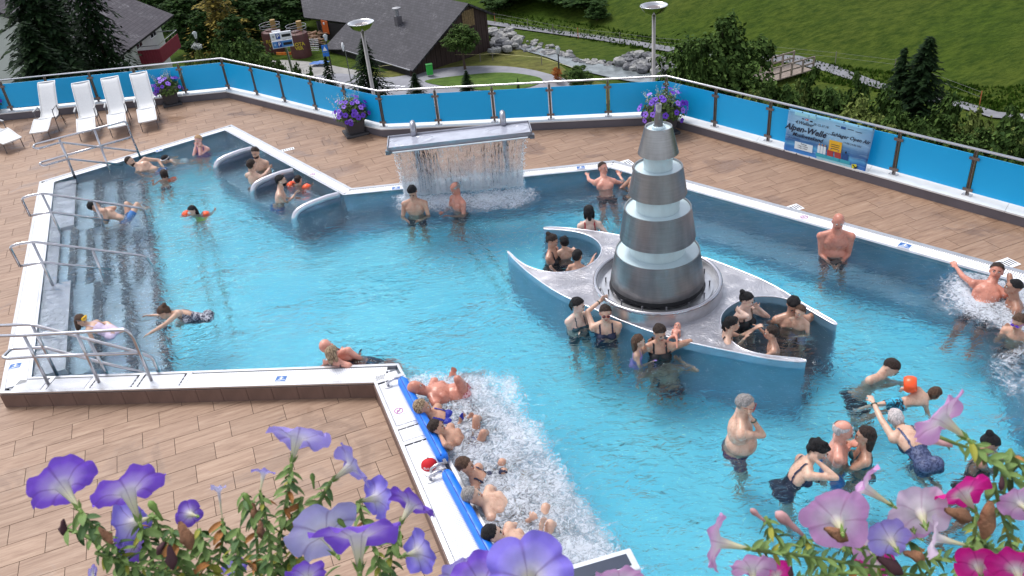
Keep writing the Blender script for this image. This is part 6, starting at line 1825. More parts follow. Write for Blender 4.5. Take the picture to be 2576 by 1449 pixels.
def planter(X, Y, s, lab, seed, spike=True, nb=34, sc=1.0):
    p = G(X, Y, ZD); r_ = random.Random(seed)
    t = thing('flower_pot', lab, 'flower pot', (p.x, p.y, ZD), 0.35, 'square flower pots by the railing'); t.scale = (s, s, s)
    MB().prism([(-.2, -.2), (.2, -.2), (.2, .2), (-.2, .2)], 0, 0.045).build('saucer', M_POT, t, bevel=0.008)
    b = MB(); b.add([(-.135, -.135, .045), (.135, -.135, .045), (.135, .135, .045), (-.135, .135, .045), (-.19, -.19, .40), (.19, -.19, .40), (.19, .19, .40), (-.19, .19, .40)], [(0, 3, 2, 1), (0, 1, 5, 4), (1, 2, 6, 5), (2, 3, 7, 6), (3, 0, 4, 7), (4, 5, 6, 7)])
    b.build('pot', M_POT, t, bevel=0.008)
    MB().box((0, 0, .395), (.42, .42, .05)).build('pot_rim', M_POT, t, bevel=0.006)
    mb = MB()
    for _ in range(900):
        d = Vector((r_.gauss(0, 1), r_.gauss(0, 1), abs(r_.gauss(0, .8)))).normalized(); k = r_.uniform(.5, 1) * .30 * sc
        leaf(mb, Vector((d.x * k, d.y * k, .42 + d.z * k * .8 - .12 * (d.x * d.x + d.y * d.y))), d + Vector((0, 0, .5)), r_.uniform(.03, .05), 1.5, r_)
    mb.build('foliage', LM_POT, t)
    for i in range(nb):
        a = r_.uniform(0, 2 * PI); e = r_.uniform(-0.35, 1.2); d = Vector((math.cos(a) * math.cos(e), math.sin(a) * math.cos(e), math.sin(e)))
        if d.y > 0.5: d.y = -d.y
        k = .32 * sc * r_.uniform(.92, 1.12); pp = Vector((d.x * k, d.y * k, .40 + d.z * k * .8))
        o = link('blossom', (BL1, BL2)[r_.random() < 0.4], t, tuple(pp), scale=r_.uniform(.036, .050))
        o.rotation_euler = (d + Vector((0, -0.3, 0.35))).to_track_quat('Z', 'Y').to_euler()
    if spike:
        mb = MB()
        for i in range(16):
            x, y = r_.gauss(0, .09), r_.gauss(0.04, .06); h = r_.uniform(.22, .38)
            for q in range(26):
                f = q / 26; leaf(mb, Vector((x * (1 + f) + r_.gauss(0, .012), y + r_.gauss(0, .012), .45 + h * f)), Vector((r_.gauss(0, 1), r_.gauss(0, 1), .6)), .026 * (1.2 - f * .7), 1.3, r_)
        mb.build('white_flower_spikes', LM_WSP, t)['kind'] = 'stuff'
planter(434, 262, 1.1, 'charcoal pot of purple petunias beside the last lounger', 1, True, 30)
planter(895, 336, 1.22, 'charcoal pot with violet petunias and tall white spikes, left of the cascade', 2, True, 34)
planter(1668, 334, 1.25, 'charcoal pot brimming with purple petunias behind the fountain top', 3, True, 46, 1.15)
planter(-12, 300, 1.15, 'charcoal pot of purple petunias cut off by the left edge', 4, False, 34)

# ------------------------------------------------------------------ banner
bnr = thing('event_banner', 'blue printed event banner for an Alpine music weekend hung on the railing', 'banner')
ra_, rb_2 = rp[21], rp[23]; bt_d = (rb_2 - ra_).normalized(); bnn = Vector((bt_d.y, -bt_d.x))
if (Vector((0, 10)) - ra_).dot(bnn) < 0: bnn = -bnn
pB = ra_ + bnn * 0.165
fB = vplane(Vector((pB.x, pB.y, 0)), Vector((bt_d.x, bt_d.y, 0)))
TLb, TRb, BLb, BRb = fB(1985, 272), fB(2201, 325), fB(1971, 379), fB(2176, 435)
def bpt(u, v, off=0.0):      # u along, v up, both 0..1
    a = BLb.lerp(BRb, u); b = TLb.lerp(TRb, u); p = a.lerp(b, v); return p + Vector((bnn.x, bnn.y, 0)) * off
def _banner():
    m, nt, b = _new('banner_print')
    uv = nt.nodes.new('ShaderNodeTexCoord'); s_ = nt.nodes.new('ShaderNodeSeparateXYZ'); L(nt, uv.outputs['UV'], s_.inputs[0])
    n = noise_n(nt, uv.outputs['UV'], 4.0, 6, 0.65, 0.6)
    mp = nt.nodes.new('ShaderNodeMapping'); mp.inputs['Scale'].default_value = (3, 22, 1); L(nt, uv.outputs['UV'], mp.inputs['Vector'])
    n2 = noise_n(nt, mp.outputs[0], 1.0, 4, 0.6, 1.0)
    v = math_n(nt, 'ADD', s_.outputs[1], math_n(nt, 'MULTIPLY', math_n(nt, 'SUBTRACT', n.outputs[0], 0.5), 0.22))
    c = ramp(nt, v, [(0.0, (0.05, 0.26, 0.68)), (0.14, (0.03, 0.20, 0.55)), (0.22, (0.10, 0.42, 0.72)), (0.30, (0.03, 0.14, 0.36)), (0.42, (0.10, 0.25, 0.45)), (0.52, (0.26, 0.47, 0.68)), (0.62, (0.30, 0.52, 0.72)), (0.85, (0.28, 0.50, 0.68)), (1.0, (0.14, 0.42, 0.60))])
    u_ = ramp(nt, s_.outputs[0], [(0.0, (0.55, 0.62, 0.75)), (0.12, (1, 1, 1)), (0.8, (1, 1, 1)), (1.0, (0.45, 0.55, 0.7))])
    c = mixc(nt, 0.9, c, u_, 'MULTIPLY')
    c = mixc(nt, math_n(nt, 'MULTIPLY', ramp(nt, n2.outputs[0], [(0.52, (0, 0, 0)), (0.68, (1, 1, 1))]), 0.3), c, (0.45, 0.68, 0.85))
    L(nt, c, b.inputs['Base Color']); b.inputs['Roughness'].default_value = 0.4
    return m
bmx = bmesh.new(); uvl = bmx.loops.layers.uv.new('UVMap'); NB_, MB_ = 36, 16; g_ = []
for j in range(MB_ + 1):
    g_.append([bmx.verts.new(bpt(i / NB_, j / MB_, 0.006 * math.sin(i * 0.9) * (1 - j / MB_) + 0.004 * noise.noise((i * .4, j * .4, 0)))) for i in range(NB_ + 1)])
for j in range(MB_):
    for i in range(NB_):
        f = bmx.faces.new([g_[j][i], g_[j][i + 1], g_[j + 1][i + 1], g_[j + 1][i]]); f.smooth = True
        for l, (a, b) in zip(f.loops, ((i, j), (i + 1, j), (i + 1, j + 1), (i, j + 1))): l[uvl].uv = (a / NB_, b / MB_)
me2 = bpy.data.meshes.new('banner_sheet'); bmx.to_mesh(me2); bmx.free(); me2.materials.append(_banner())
bs3 = bpy.data.objects.new('banner_sheet', me2); COL.objects.link(bs3); bs3.parent = bnr; bs3.modifiers.new('t', 'SOLIDIFY').thickness = 0.003
bx = (BRb - BLb).normalized(); by = ((TLb - BLb) - bx * (TLb - BLb).dot(bx)).normalized(); bz = bx.cross(by)
if bz.dot(Vector((bnn.x, bnn.y, 0))) < 0: bz = -bz
BRT = Matrix((bx, by, bz)).transposed(); BH = (TLb - BLb).length; BW = (BRb - BLb).length
BMs = mat('banner_ink', (0.004, 0.01, 0.035), var=0); BWh = mat('banner_white', (0.7, 0.8, 0.85), var=0); BYe = mat('banner_yellow', (0.75, 0.42, 0.02), var=0); BTe = mat('banner_teal', (0.04, 0.38, 0.48), var=0); BRe = mat('banner_red', (0.38, 0.05, 0.05), var=0); BSk = mat('banner_skin', (0.4, 0.22, 0.15), var=0); BBl = mat('banner_deep', (0.01, 0.07, 0.24), var=0); BCy = mat('banner_cyan', (0.30, 0.62, 0.70), var=0)
def btxt(s, u, v, h, m=None, shear=0.0, bold=0.0, al='CENTER'): text_mesh(s, h * BH, 'print_line', m or BMs, bs3, bpt(u, v, 0.012), BRT, 0.0008, al, shear, 1.0, bold)
def brect(u, v, w_, h, m, name='print_field', off=0.009, rot=0.0):
    R2 = BRT @ Matrix.Rotation(rot, 3, 'Z'); MB().box(tuple(bpt(u, v, off)), (w_ * BW, h * BH, 0.002), M=R2).build(name, m, bs3)
btxt('4.Walliser', 0.21, 0.745, 0.105, shear=0.35, bold=.001); btxt('20.-22.07.18', 0.41, 0.79, 0.07)
btxt('Alpen-Welle', 0.235, 0.60, 0.19, shear=0.35, bold=.0035); btxt('Musikweekend', 0.27, 0.455, 0.12, shear=0.35, bold=.0015)
btxt('LEUKERBAD', 0.11, 0.36, 0.055, BBl); btxt('mit grossem', 0.53, 0.66, 0.045, shear=.3); btxt('Schlager Open Air', 0.76, 0.68, 0.115, shear=0.35, bold=.0015)
btxt('11:00-24:00 Uhr', 0.80, 0.55, 0.06)
brect(0.165, 0.93, 0.17, 0.07, BCy); brect(0.30, 0.93, 0.08, 0.06, BCy)
brect(0.235, 0.845, 0.035, 0.035, BRe); brect(0.235, 0.845, 0.012, 0.012, BWh, off=.011); brect(0.19, 0.845, 0.03, 0.02, BMs); brect(0.29, 0.83, 0.03, 0.03, BMs)
brect(0.245, 0.215, 0.225, 0.17, BWh); btxt('Package', 0.245, 0.275, 0.045); btxt('3 Tage / 2 Nächte', 0.235, 0.225, 0.034); btxt('2 Tage / 1 Nacht', 0.235, 0.18, 0.034)
brect(0.665, 0.865, 0.055, 0.05, BBl); brect(0.60, 0.875, 0.05, 0.012, BMs); brect(0.75, 0.865, 0.07, 0.012, BMs); brect(0.84, 0.85, 0.07, 0.012, BMs)
brect(0.615, 0.42, 0.15, 0.235, BYe, off=.013); btxt('Vorverkauf', 0.615, 0.49, 0.035); 
for k in range(3): brect(0.615, 0.45 - 0.045 * k, 0.10, 0.012, BMs, off=.015)
for k in range(3):
    u = 0.43 + 0.035 * k; brect(u, 0.26, 0.03, 0.17, BWh); MB().ell(tuple(bpt(u, 0.37, .01)), (.012, .012, .02), 8, 6).build('print_head', BSk, bs3)
for k, (u, mm) in enumerate(((0.57, BRe), (0.66, BRe), (0.745, BBl))):
    brect(u, 0.235, 0.075, 0.14, mm, off=.010, rot=.1); MB().ell(tuple(bpt(u, 0.345, .011)), (.013, .013, .022), 8, 6).build('print_head', BSk if k < 2 else BMs, bs3)
for k, (u, w_, s) in enumerate(((0.47, .13, 'Lenwood'), (0.61, .16, 'Claudia Jung'), (0.755, .12, 'Oesch'))):
    brect(u, 0.13, w_, 0.075, BTe, off=.012); btxt(s, u, 0.13, 0.04, BWh)
brect(0.63, 0.065, 0.42, 0.045, BCy, off=.011)
brect(0.87, 0.09, 0.055, 0.09, mat('banner_lemon', (0.7, 0.65, 0.02), var=0), off=.012, rot=.2); brect(0.885, 0.06, 0.06, 0.03, BMs, off=.014, rot=.7); brect(0.875, 0.08, 0.06, 0.022, BMs, off=.014, rot=-.7)
btxt('LEUKERBAD', 0.87, 0.045 - .09 + .055, 0.07, BWh, bold=.0006)
for k in range(7):
    for v in (0.015, 0.985): MB().lathe([(0.012, 0), (0.012, .004), (0.005, .004)], (0, 0, 0), 8).build('eyelet', M_BLACK, bs3).matrix_world = Matrix.Translation(bpt(0.01 + .163 * k, v, .010)) @ BRT.to_4x4()

# ------------------------------------------------------------------ low partition at the bottom by the jets
lp = thing('couch_partition', 'white framed slotted steel partition at the end of the jet couch', 'partition')
pa_, pb2, pc_ = G(1586, 1374, 0.06), G(1455, 1412, 0.06), G(1598, 1420, 0.06)
dd2 = (pb2 - pa_); dd2.z = 0; dd2.normalize(); nn2 = Vector((dd2.y, -dd2.x, 0))
if nn2.y > 0: nn2 = -nn2
cpp = pa_ + dd2 * 0.75 + nn2 * 0.13
ang2 = math.atan2(dd2.y, dd2.x)
M_WETW = mat('wet_white', (0.62, 0.65, 0.70), rough=0.2, var=0.2, vscale=10, bmp=0.5, bscale=18)
MB().box((cpp.x, cpp.y, -0.57), (1.5, 0.26, 1.24), ang2).build('partition_body', M_WETW, lp, bevel=0.02)
MB().box((cpp.x, cpp.y, 0.053), (1.36, 0.13, 0.012), ang2).build('slot_strip', mat('slot_dark', (0.03, 0.04, 0.07), rough=0.3), lp)
# ------------------------------------------------------------------ people
SKINS = {}
def skin(tone, red=0.0):
    key = 'skin_%s%s' % (tone, 'r' if red else '')
    if key in MATS: return MATS[key]
    base = {'pale': (0.66, 0.47, 0.39), 'fair': (0.60, 0.38, 0.28), 'tan': (0.50, 0.275, 0.19), 'brown': (0.36, 0.18, 0.12)}[tone]
    if red: base = (base[0] * 1.08, base[1] * 0.80, base[2] * 0.82)
    m, nt, b = _new(key)
    geo = nt.nodes.new('ShaderNodeNewGeometry')
    n = noise_n(nt, geo.outputs['Position'], 9, 6, 0.65)
    L(nt, ramp(nt, n.outputs[0], [(0.3, tuple(c * 0.70 * k for c, k in zip(base, (1, .84, .80)))), (0.5, base), (0.72, tuple(min(.9, c * 1.14) for c in base))]), b.inputs['Base Color'])
    L(nt, ramp(nt, noise_n(nt, geo.outputs['Position'], 22, 3, 0.6).outputs[0], [(0.35, (.22,) * 3), (0.65, (.5,) * 3)]), b.inputs['Roughness']); b.inputs['Subsurface Weight'].default_value = 0.12; b.inputs['Subsurface Scale'].default_value = 0.02
    b.inputs['Subsurface Radius'].default_value = (1.0, 0.4, 0.2)
    return m
def cloth(name, c, c2=None):
    k = 'cloth_' + name
    if k in MATS: return MATS[k]
    if c2 is None: return mat(k, c, rough=0.6, var=0.15, vscale=20)
    m, nt, b = _new(k); geo = nt.nodes.new('ShaderNodeNewGeometry'); n = noise_n(nt, geo.outputs['Position'], 28, 2, 0.5, 1.5)
    L(nt, ramp(nt, n.outputs[0], [(0.46, c), (0.54, c2)]), b.inputs['Base Color']); b.inputs['Roughness'].default_value = 0.6; return m
HAIRC = {'black': (0.006, 0.005, 0.006), 'dark': (0.022, 0.013, 0.010), 'brown': (0.06, 0.032, 0.02), 'grey': (0.20, 0.185, 0.18), 'silver': (0.42, 0.38, 0.38), 'blond': (0.36, 0.22, 0.12), 'streak': (0.10, 0.06, 0.035)}
def hair_mat(h):
    k = 'hair_' + h
    if k in MATS: return MATS[k]
    m, nt, b = _new(k); v = coords(nt, 'Object', (60, 60, 14)); n = noise_n(nt, v, 1.3, 4, 0.7)
    c = HAIRC[h]; hi = (0.55, 0.40, 0.26) if h == 'streak' else tuple(min(1, x * 1.9 + 0.008) for x in c)
    L(nt, ramp(nt, n.outputs[0], [(0.42, c), (0.60, hi)]), b.inputs['Base Color']); b.inputs['Roughness'].default_value = 0.55; b.inputs['Specular IOR Level'].default_value = 0.22
    L(nt, bump(nt, n.outputs[0], 1.0, 0.02), b.inputs['Normal']); return m
M_EYE = mat('eye_dark', (0.02, 0.012, 0.01), rough=0.2, var=0); M_LIP = mat('lips', (0.36, 0.11, 0.09), rough=0.4, var=0); M_SCLERA = mat('eye_white', (0.7, 0.68, 0.66), rough=0.2, var=0)

def capsule(p0, p1, r0, r1, seg=14):
    mb = MB(); p0, p1 = Vector(p0), Vector(p1); d = p1 - p0
    t = d.normalized() if d.length > 1e-6 else Vector((0, 0, 1))
    pts = [p0 - t * r0 * 0.98, p0 - t * r0 * 0.7, p0, p0.lerp(p1, .33), p0.lerp(p1, .67), p1, p1 + t * r1 * 0.7, p1 + t * r1 * 0.98]
    rr3 = [r0 * .15, r0 * .7, r0, r0 * .67 + r1 * .33, r0 * .33 + r1 * .67, r1, r1 * .7, r1 * .15]
    return mb.tube(pts, rr3, seg)
def ik(S, Tt, a, b, hint):
    d = Tt - S; dist = d.length
    if dist > (a + b) * 0.995: Tt = S + d.normalized() * (a + b) * 0.995; d = Tt - S; dist = d.length
    dist = max(dist, abs(a - b) + 0.02)
    x = (a * a - b * b + dist * dist) / (2 * dist); h = math.sqrt(max(0, a * a - x * x)); u = d.normalized()
    n = hint - u * hint.dot(u)
    n = n.normalized() if n.length > 1e-4 else u.orthogonal().normalized()
    return S + u * x + n * h, Tt
DG = None
def person(label, H, face=270, s=1.0, pel=None, head=None, pitch=0, aL=None, aR=None, eL=None, eR=None, legs='stand', kL=None, kR=None, build=1.0, belly=0.0, fem=False,
           tone='fair', red=0, hair=('short', 'dark'), suit=('trunks', 'navy', (0.01, 0.015, 0.05)), floor=-1.2, extra=None, vox=0.0105, rollz=0.0, up=None, cat='person', group=None, name='person'):
    """H = (X, Y, z) head centre in the photograph and its height; face in degrees (0 right, 90 away, 270 to the viewer)"""
    Hc = G(*H); s = s if name == 'baby_doll' else s * 0.9; sc = s
    fd = Vector((math.cos(math.radians(face)), math.sin(math.radians(face)), 0))
    if pel is not None and abs(pel[0]) > 3: Pc = G(*pel)
    elif pel is None: Pc = Hc + Vector((0, 0, -0.74 * sc)) - fd * 0.02
    else: Pc = Hc + Vector(pel) * sc
    U = (Hc - Pc).normalized()
    ref = up if up is not None else None
    if ref is not None: F = Vector(ref); F = (F - U * F.dot(U)).normalized()
    else:
        F = fd - U * fd.dot(U); F = F.normalized()
    R = F.cross(U).normalized()
    nb_ = Hc - U * 0.188 * sc - F * 0.015 * sc
    pel_ = Hc - U * 0.74 * sc
    w_ = build * (0.92 if fem else 1.0)
    prim = []; lab = []       # (mesh builder, bone id)
    bones = {}
    def add(mb, bone): prim.append(mb); lab.append(bone)
    Mh = None
    hf = None
    ha = math.radians(head if head is not None else face)
    hd = Vector((math.cos(ha), math.sin(ha), 0))
    if up is not None and head is None:
        hf = (F * math.cos(math.radians(25)) - U * math.sin(math.radians(25))).normalized(); hu = (U - hf * U.dot(hf)).normalized()
    else:
        hf = (hd * math.cos(math.radians(pitch)) + Vector((0, 0, math.sin(math.radians(pitch))))).normalized()
        base_up = (Vector((0, 0, 1)) + U * 0.5) if up is None else (U + Vector((0, 0, 0.3)))
        hu = base_up - hf * base_up.dot(hf); hu = hu.normalized()
    hr = hf.cross(hu).normalized()
    Mh = Matrix((hr, hf, hu)).transposed(); Mb = Matrix((R, F, U)).transposed()
    hs2 = sc * 1.0 if s > 0.8 else sc * 1.0 + max(0, .9 - sc) * 0.42      # children have larger heads
    hp_ = lambda x, y, z: Hc + Mh @ Vector((x, y, z)) * hs2
    bp_ = lambda x, y, z: nb_ + Mb @ Vector((x, y, z)) * sc
    E_ = lambda c, r, M, k, seg=16, rg=10: MB().ell(c, tuple(q * k for q in r), seg, rg, M)
    add(E_(hp_(0, -.012, .022), (.081, .101, .096), Mh, hs2), 'head'); add(E_(hp_(0, .022, -.045), (.062 if fem else .067, .072, .076), Mh, hs2), 'head')
    add(E_(hp_(0, .052, -.082), (.034, .036, .030), Mh, hs2), 'head'); add(E_(hp_(0, .092, -.022), (.015, .022, .026), Mh, hs2, 8, 6), 'head'); add(E_(hp_(0, .080, .010), (.05, .016, .012), Mh, hs2, 8, 6), 'head')
    for sx in (-1, 1): add(E_(hp_(sx * .080, -.012, -.015), (.012, .020, .031), Mh, hs2, 8, 6), 'head')
    add(capsule(hp_(0, -.015, -.05), bp_(0, 0, -.03), .058 * hs2 * (0.85 if fem else 1) * (build * .5 + .5), .066 * sc * build), 'neck')
    # trunk
    add(E_(bp_(0, .0, -.17), (.165 * w_, .108 * w_ + belly * .15, .19), Mb, sc), 'chest'); add(E_(bp_(0, .005 + belly * .35, -.36), ((.135 if not fem else .120) * w_ + belly * .4, .098 * w_ + belly * .7, .17), Mb, sc), 'belly')
    add(E_(bp_(0, -.005, -.50), ((.152 if not fem else .165) * w_ + belly * .2, .115 * w_ + belly * .2, .125), Mb, sc), 'pelvis')
    for sx in (-1, 1):
        add(capsule(bp_(sx * .03, -.01, -.01), bp_(sx * .165 * w_, -.005, -.065), .058 * sc, .056 * sc), 'chest')
        add(E_(bp_(sx * .075 * w_, -.075, -.52), (.082, .075, .085), Mb, sc, 12, 8), 'pelvis')
        if fem and s > .8: add(E_(bp_(sx * .075, .088, -.205), (.066, .058, .064), Mb, sc, 12, 8), 'chest')
        elif s > .8: add(E_(bp_(sx * .078 * w_, .070 + belly * .1, -.155), (.078, .040, .06), Mb, sc, 12, 8), 'chest')
    # arms
    hands = {}
    for side, sx, tgt, eh in (('L', -1, aL, eL), ('R', 1, aR, eR)):
        S = bp_(sx * .180 * w_, 0, -.075)
        if tgt is None: Tt = bp_(sx * .26, .10, -.52); Tt.z = min(Tt.z, -.08)
        elif tgt == 'front': Tt = bp_(sx * .10, .34, -.30); Tt.z = min(Tt.z, -.05)
        elif tgt == 'wide': Tt = bp_(sx * .46, .16, -.28); Tt.z = -.05
        elif tgt == 'cross': Tt = bp_(-sx * .10, .20, -.26)
        elif tgt == 'face': Tt = hp_(sx * .02, .13, -.07)
        elif tgt == 'ear': Tt = hp_(sx * .10, .02, .0)
        elif tgt == 'neck': Tt = hp_(sx * .07, -.04, -.10)
        elif isinstance(tgt, list): Tt = bp_(*tgt)
        else: Tt = G(*tgt)
        hint = (R * sx * 0.5 - U * 0.8 - F * 0.35) if eh is None else (Mb @ Vector(eh) if len(eh) == 3 else R)
        ua, fa_ = .285 * sc, .255 * sc
        Tw = Tt + (S - Tt).normalized() * .07 * sc      # the wrist stops short of what the hand touches
        El, Wr = ik(S, Tw, ua, fa_, hint)
        add(E_(S, (.060, .058, .062), Mb, sc * (build * .5 + .5), 12, 8), 'arm'); add(capsule(S, El, .049 * sc * (build * .6 + .4), .037 * sc), 'arm')
        add(capsule(El, El.lerp(Wr, .35), .037 * sc, .037 * sc), 'arm'); add(capsule(El.lerp(Wr, .35), Wr, .036 * sc, .025 * sc), 'arm')
        dv_ = (Wr - El).normalized(); pn = (F - dv_ * F.dot(dv_)); pn = pn.normalized() if pn.length > .1 else dv_.orthogonal(); pz = dv_.cross(pn)
        Mp = Matrix((pz, pn, dv_)).transposed()
        add(E_(Wr + dv_ * .045 * sc, (.040, .017, .050), Mp, sc, 10, 8), 'arm')
        for fi in range(4):
            o_ = (fi - 1.5) * .0205; ln_ = (.062, .074, .070, .055)[fi]
            k0 = Wr + Mp @ Vector((o_, 0, .078)) * sc; k1 = k0 + Mp @ Vector((o_ * .25, .012, ln_ * .55)) * sc; k2 = k1 + Mp @ Vector((o_ * .1, .022, ln_ * .4)) * sc
            add(MB().tube([k0, k1, k2], [.0098 * sc, .009 * sc, .0075 * sc], 6), 'arm')
        t0_ = Wr + Mp @ Vector((-.030 * sx, .004, .028)) * sc; t1_ = t0_ + Mp @ Vector((-.026 * sx, .012, .030)) * sc; t2_ = t1_ + Mp @ Vector((-.006 * sx, .012, .024)) * sc
        add(MB().tube([t0_, t1_, t2_], [.012 * sc, .0105 * sc, .008 * sc], 6), 'arm')
        hands[side] = (Wr, dv_, Mp)
        bones['arm' + side] = (S, El, Wr)
    # legs
    for side, sx, tgt in (('L', -1, kL), ('R', 1, kR)):
        Hp = pel_ + R * (.088 * sx * sc * w_)
        if isinstance(tgt, tuple) and len(tgt) == 2: Kn = G(*tgt[0]); Ft = G(*tgt[1]); Kn = Hp + (Kn - Hp).normalized() * .43 * sc; Ft = Kn + (Ft - Kn).normalized() * .42 * sc
        elif legs == 'stand':
            low = max(floor + .06 * sc, Hp.z - .84 * sc); Ft = Vector((Hp.x, Hp.y, low)) + F * .06 * sc + R * (.05 * sx); Kn, Ft = ik(Hp, Ft, .43 * sc, .42 * sc, F)
        elif legs == 'sit': Kn = Hp + (F * .93 - U * .12 + R * .12 * sx).normalized() * .43 * sc; Ft = Kn + (Vector((0, 0, -1)) + F * .15).normalized() * .42 * sc
        elif legs == 'swim': Kn = Hp + (-U + R * .12 * sx + F * .18 * sx).normalized() * .43 * sc; Ft = Kn + (-U - F * (.25 + .15 * sx)).normalized() * .42 * sc
        else: Kn = Hp - U * .43 * sc + R * .03 * sx + F * .05; Ft = Kn - U * .42 * sc + R * .02 * sx - F * .04
        add(capsule(Hp, Kn, .082 * sc * (build * .5 + .5), .054 * sc), 'thigh'); add(capsule(Kn, Kn.lerp(Ft, .35), .053 * sc, .053 * sc), 'shin'); add(capsule(Kn.lerp(Ft, .35), Ft, .052 * sc, .034 * sc), 'shin')
        fdv = F if legs != 'lie' else (F * .6 - U * .6).normalized()
        add(capsule(Ft - fdv * .04 * sc, Ft + fdv * .13 * sc, .036 * sc, .026 * sc), 'shin'); bones['leg' + side] = (Hp, Kn, Ft)
    allmb = MB(); cl = []
    for mb_ in prim: allmb.add(mb_.v, mb_.f)
    root = thing(name, label, cat, tuple(Vector((Hc.x, Hc.y, min(Hc.z, pel_.z)))), 0, group); off = root.location.copy()
    me0 = allmb.build('tmp', None, mesh_only=True)
    ob0 = bpy.data.objects.new('tmp', me0); COL.objects.link(ob0)
    rm = ob0.modifiers.new('r', 'REMESH'); rm.mode = 'VOXEL'; rm.voxel_size = vox
    smd = ob0.modifiers.new('s', 'SMOOTH'); smd.factor = 0.5; smd.iterations = 2
    bpy.context.view_layer.update(); dg = bpy.context.evaluated_depsgraph_get()
    me1 = bpy.data.meshes.new_from_object(ob0.evaluated_get(dg)); bpy.data.objects.remove(ob0); bpy.data.meshes.remove(me0)
    n = len(me1.vertices); co = np.empty(n * 3, np.float32); me1.vertices.foreach_get('co', co); co = co.reshape(-1, 3).astype(float)
    no = np.empty(n * 3, np.float32); me1.vertices.foreach_get('normal', no); no = no.reshape(-1, 3)
    offv = np.array(off); me1.vertices.foreach_set('co', (co - offv).astype(np.float32).ravel())
    me1.materials.clear(); me1.materials.append(skin(tone, red)); me1.polygons.foreach_set('use_smooth', [True] * len(me1.polygons)); me1.name = 'body'; me1.update()
    body = bpy.data.objects.new('body', me1); COL.objects.link(body); body.parent = root
    # which limb each vertex belongs to
    def segd(a, b):
        a, b = np.array(a), np.array(b); ab = b - a; t = np.clip(((co - a) @ ab) / (ab @ ab), 0, 1); return np.linalg.norm(co - (a + t[:, None] * ab), axis=1), t
    dA = np.minimum.reduce([segd(bones['arm' + q][0] + (bones['arm' + q][1] - bones['arm' + q][0]) * .12, bones['arm' + q][1])[0] / .056 for q in 'LR'] + [segd(bones['arm' + q][1], bones['arm' + q][2])[0] / .05 for q in 'LR']) / sc
    tL, tt = segd(*bones['legL'][:2]); tR, ttR = segd(*bones['legR'][:2]); dT = np.minimum(tL, tR); tT = np.where(tL < tR, tt, ttR)
    dS = np.minimum(segd(*bones['legL'][1:])[0], segd(*bones['legR'][1:])[0])
    dTr, tr3 = segd(nb_ - U * .05 * sc, pel_)
    loc = (co - np.array(nb_)) @ np.array(Mb) / sc           # x right, y front, z up from the neck base
    hl = (co - np.array(Hc)) @ np.array(Mh) / hs2
    is_head = (np.linalg.norm(hl - np.array([0, 0, -.01]), axis=1) < .135) & (loc[:, 2] > -.02 if up is None else True)
    trunk = (np.abs(loc[:, 0]) < (.175 * w_ + belly * .3 + .015)) & (loc[:, 2] < .0) & (loc[:, 2] > -.66) & (dA > 1.0) & (np.abs(loc[:, 1]) < .26 + belly) & ~is_head
    pl = np.empty(len(me1.polygons), np.int32); me1.polygons.foreach_get('loop_start', pl)
    def shell(mask, name, m_, disp, nz=0.0, par=root):
        vs_i = []; mp_ = {}; mb2 = MB()
        for p in me1.polygons:
            v = p.vertices
            if all(mask[i] for i in v):
                f = []
                for i in v:
                    if i not in mp_:
                        mp_[i] = len(mb2.v); c = co[i] + no[i] * (disp + (nz * noise.noise(tuple(co[i] * 26)) if nz else 0)) - offv; mb2.v.append(tuple(c))
                    f.append(mp_[i])
                mb2.f.append(tuple(f)); mb2.mi.append(0)
        if not mb2.f: return None
        return mb2.build(name, m_, par, smooth=True)
    kind, cn, cc = suit[0], suit[1], suit[2]; cm_ = cloth(cn, cc, suit[3] if len(suit) > 3 else None)
    hipzone = (loc[:, 2] < -.455) & (loc[:, 2] > -.66) & trunk
    if kind == 'trunks':
        shell(hipzone | ((dT < .105 * sc) & (tT < .55) & (dS > .06 * sc) & (dA > .9) & (loc[:, 2] < -.40)), 'swim_trunks', cm_, .009)
    elif kind == 'onepiece':
        top_ = np.where(loc[:, 1] > 0, -.13, -.26)
        strap = (np.abs(np.abs(loc[:, 0]) - .085) < .017) & (loc[:, 2] > -.30) & (loc[:, 2] < .015) & (dA > .8)
        body_z = trunk & (loc[:, 2] < top_)
        shell((body_z & ((dT > .085 * sc) | (tT < .08) | (loc[:, 2] > -.50))) | (strap & ~is_head), 'swimsuit', cm_, .007)
    elif kind == 'bikini':
        b1 = trunk & (loc[:, 2] < -.15) & (loc[:, 2] > -.25) ; b2 = trunk & (loc[:, 2] < -.47)
        strap = (np.abs(np.abs(loc[:, 0]) - .07) < .013) & (loc[:, 2] > -.2) & (loc[:, 2] < .0)
        shell(b1 | b2 | (strap & ~is_head & (dA > .8)), 'bikini', cm_, .007)
    # hair
    hk, hc = hair; hmat = hair_mat(hc)
    x_, y_, z_ = hl[:, 0], hl[:, 1], hl[:, 2]
    hb = is_head & (z_ > -.12)
    cap = hb & (z_ - y_ * .85 > .008) & ((z_ > .028) | (y_ < -.004)) & (z_ > -.085) & ~((np.abs(x_) > .079) & (z_ < .02) & (z_ > -.05))
    def blob2(parts, nm='hair_length'):
        mb2 = MB()
        for kk in parts:
            a, b, r0, r1 = kk; a2, b2 = hp_(*a) - off, hp_(*b) - off
            c2 = capsule(a2, b2, r0 * hs2, r1 * hs2, 12); mb2.add([tuple(Vector(v) + Vector((1, 1, 1)) * .006 * noise.noise(Vector(v) * 40)) for v in c2.v], c2.f)
        return mb2.build(nm, hmat, root, smooth=True)
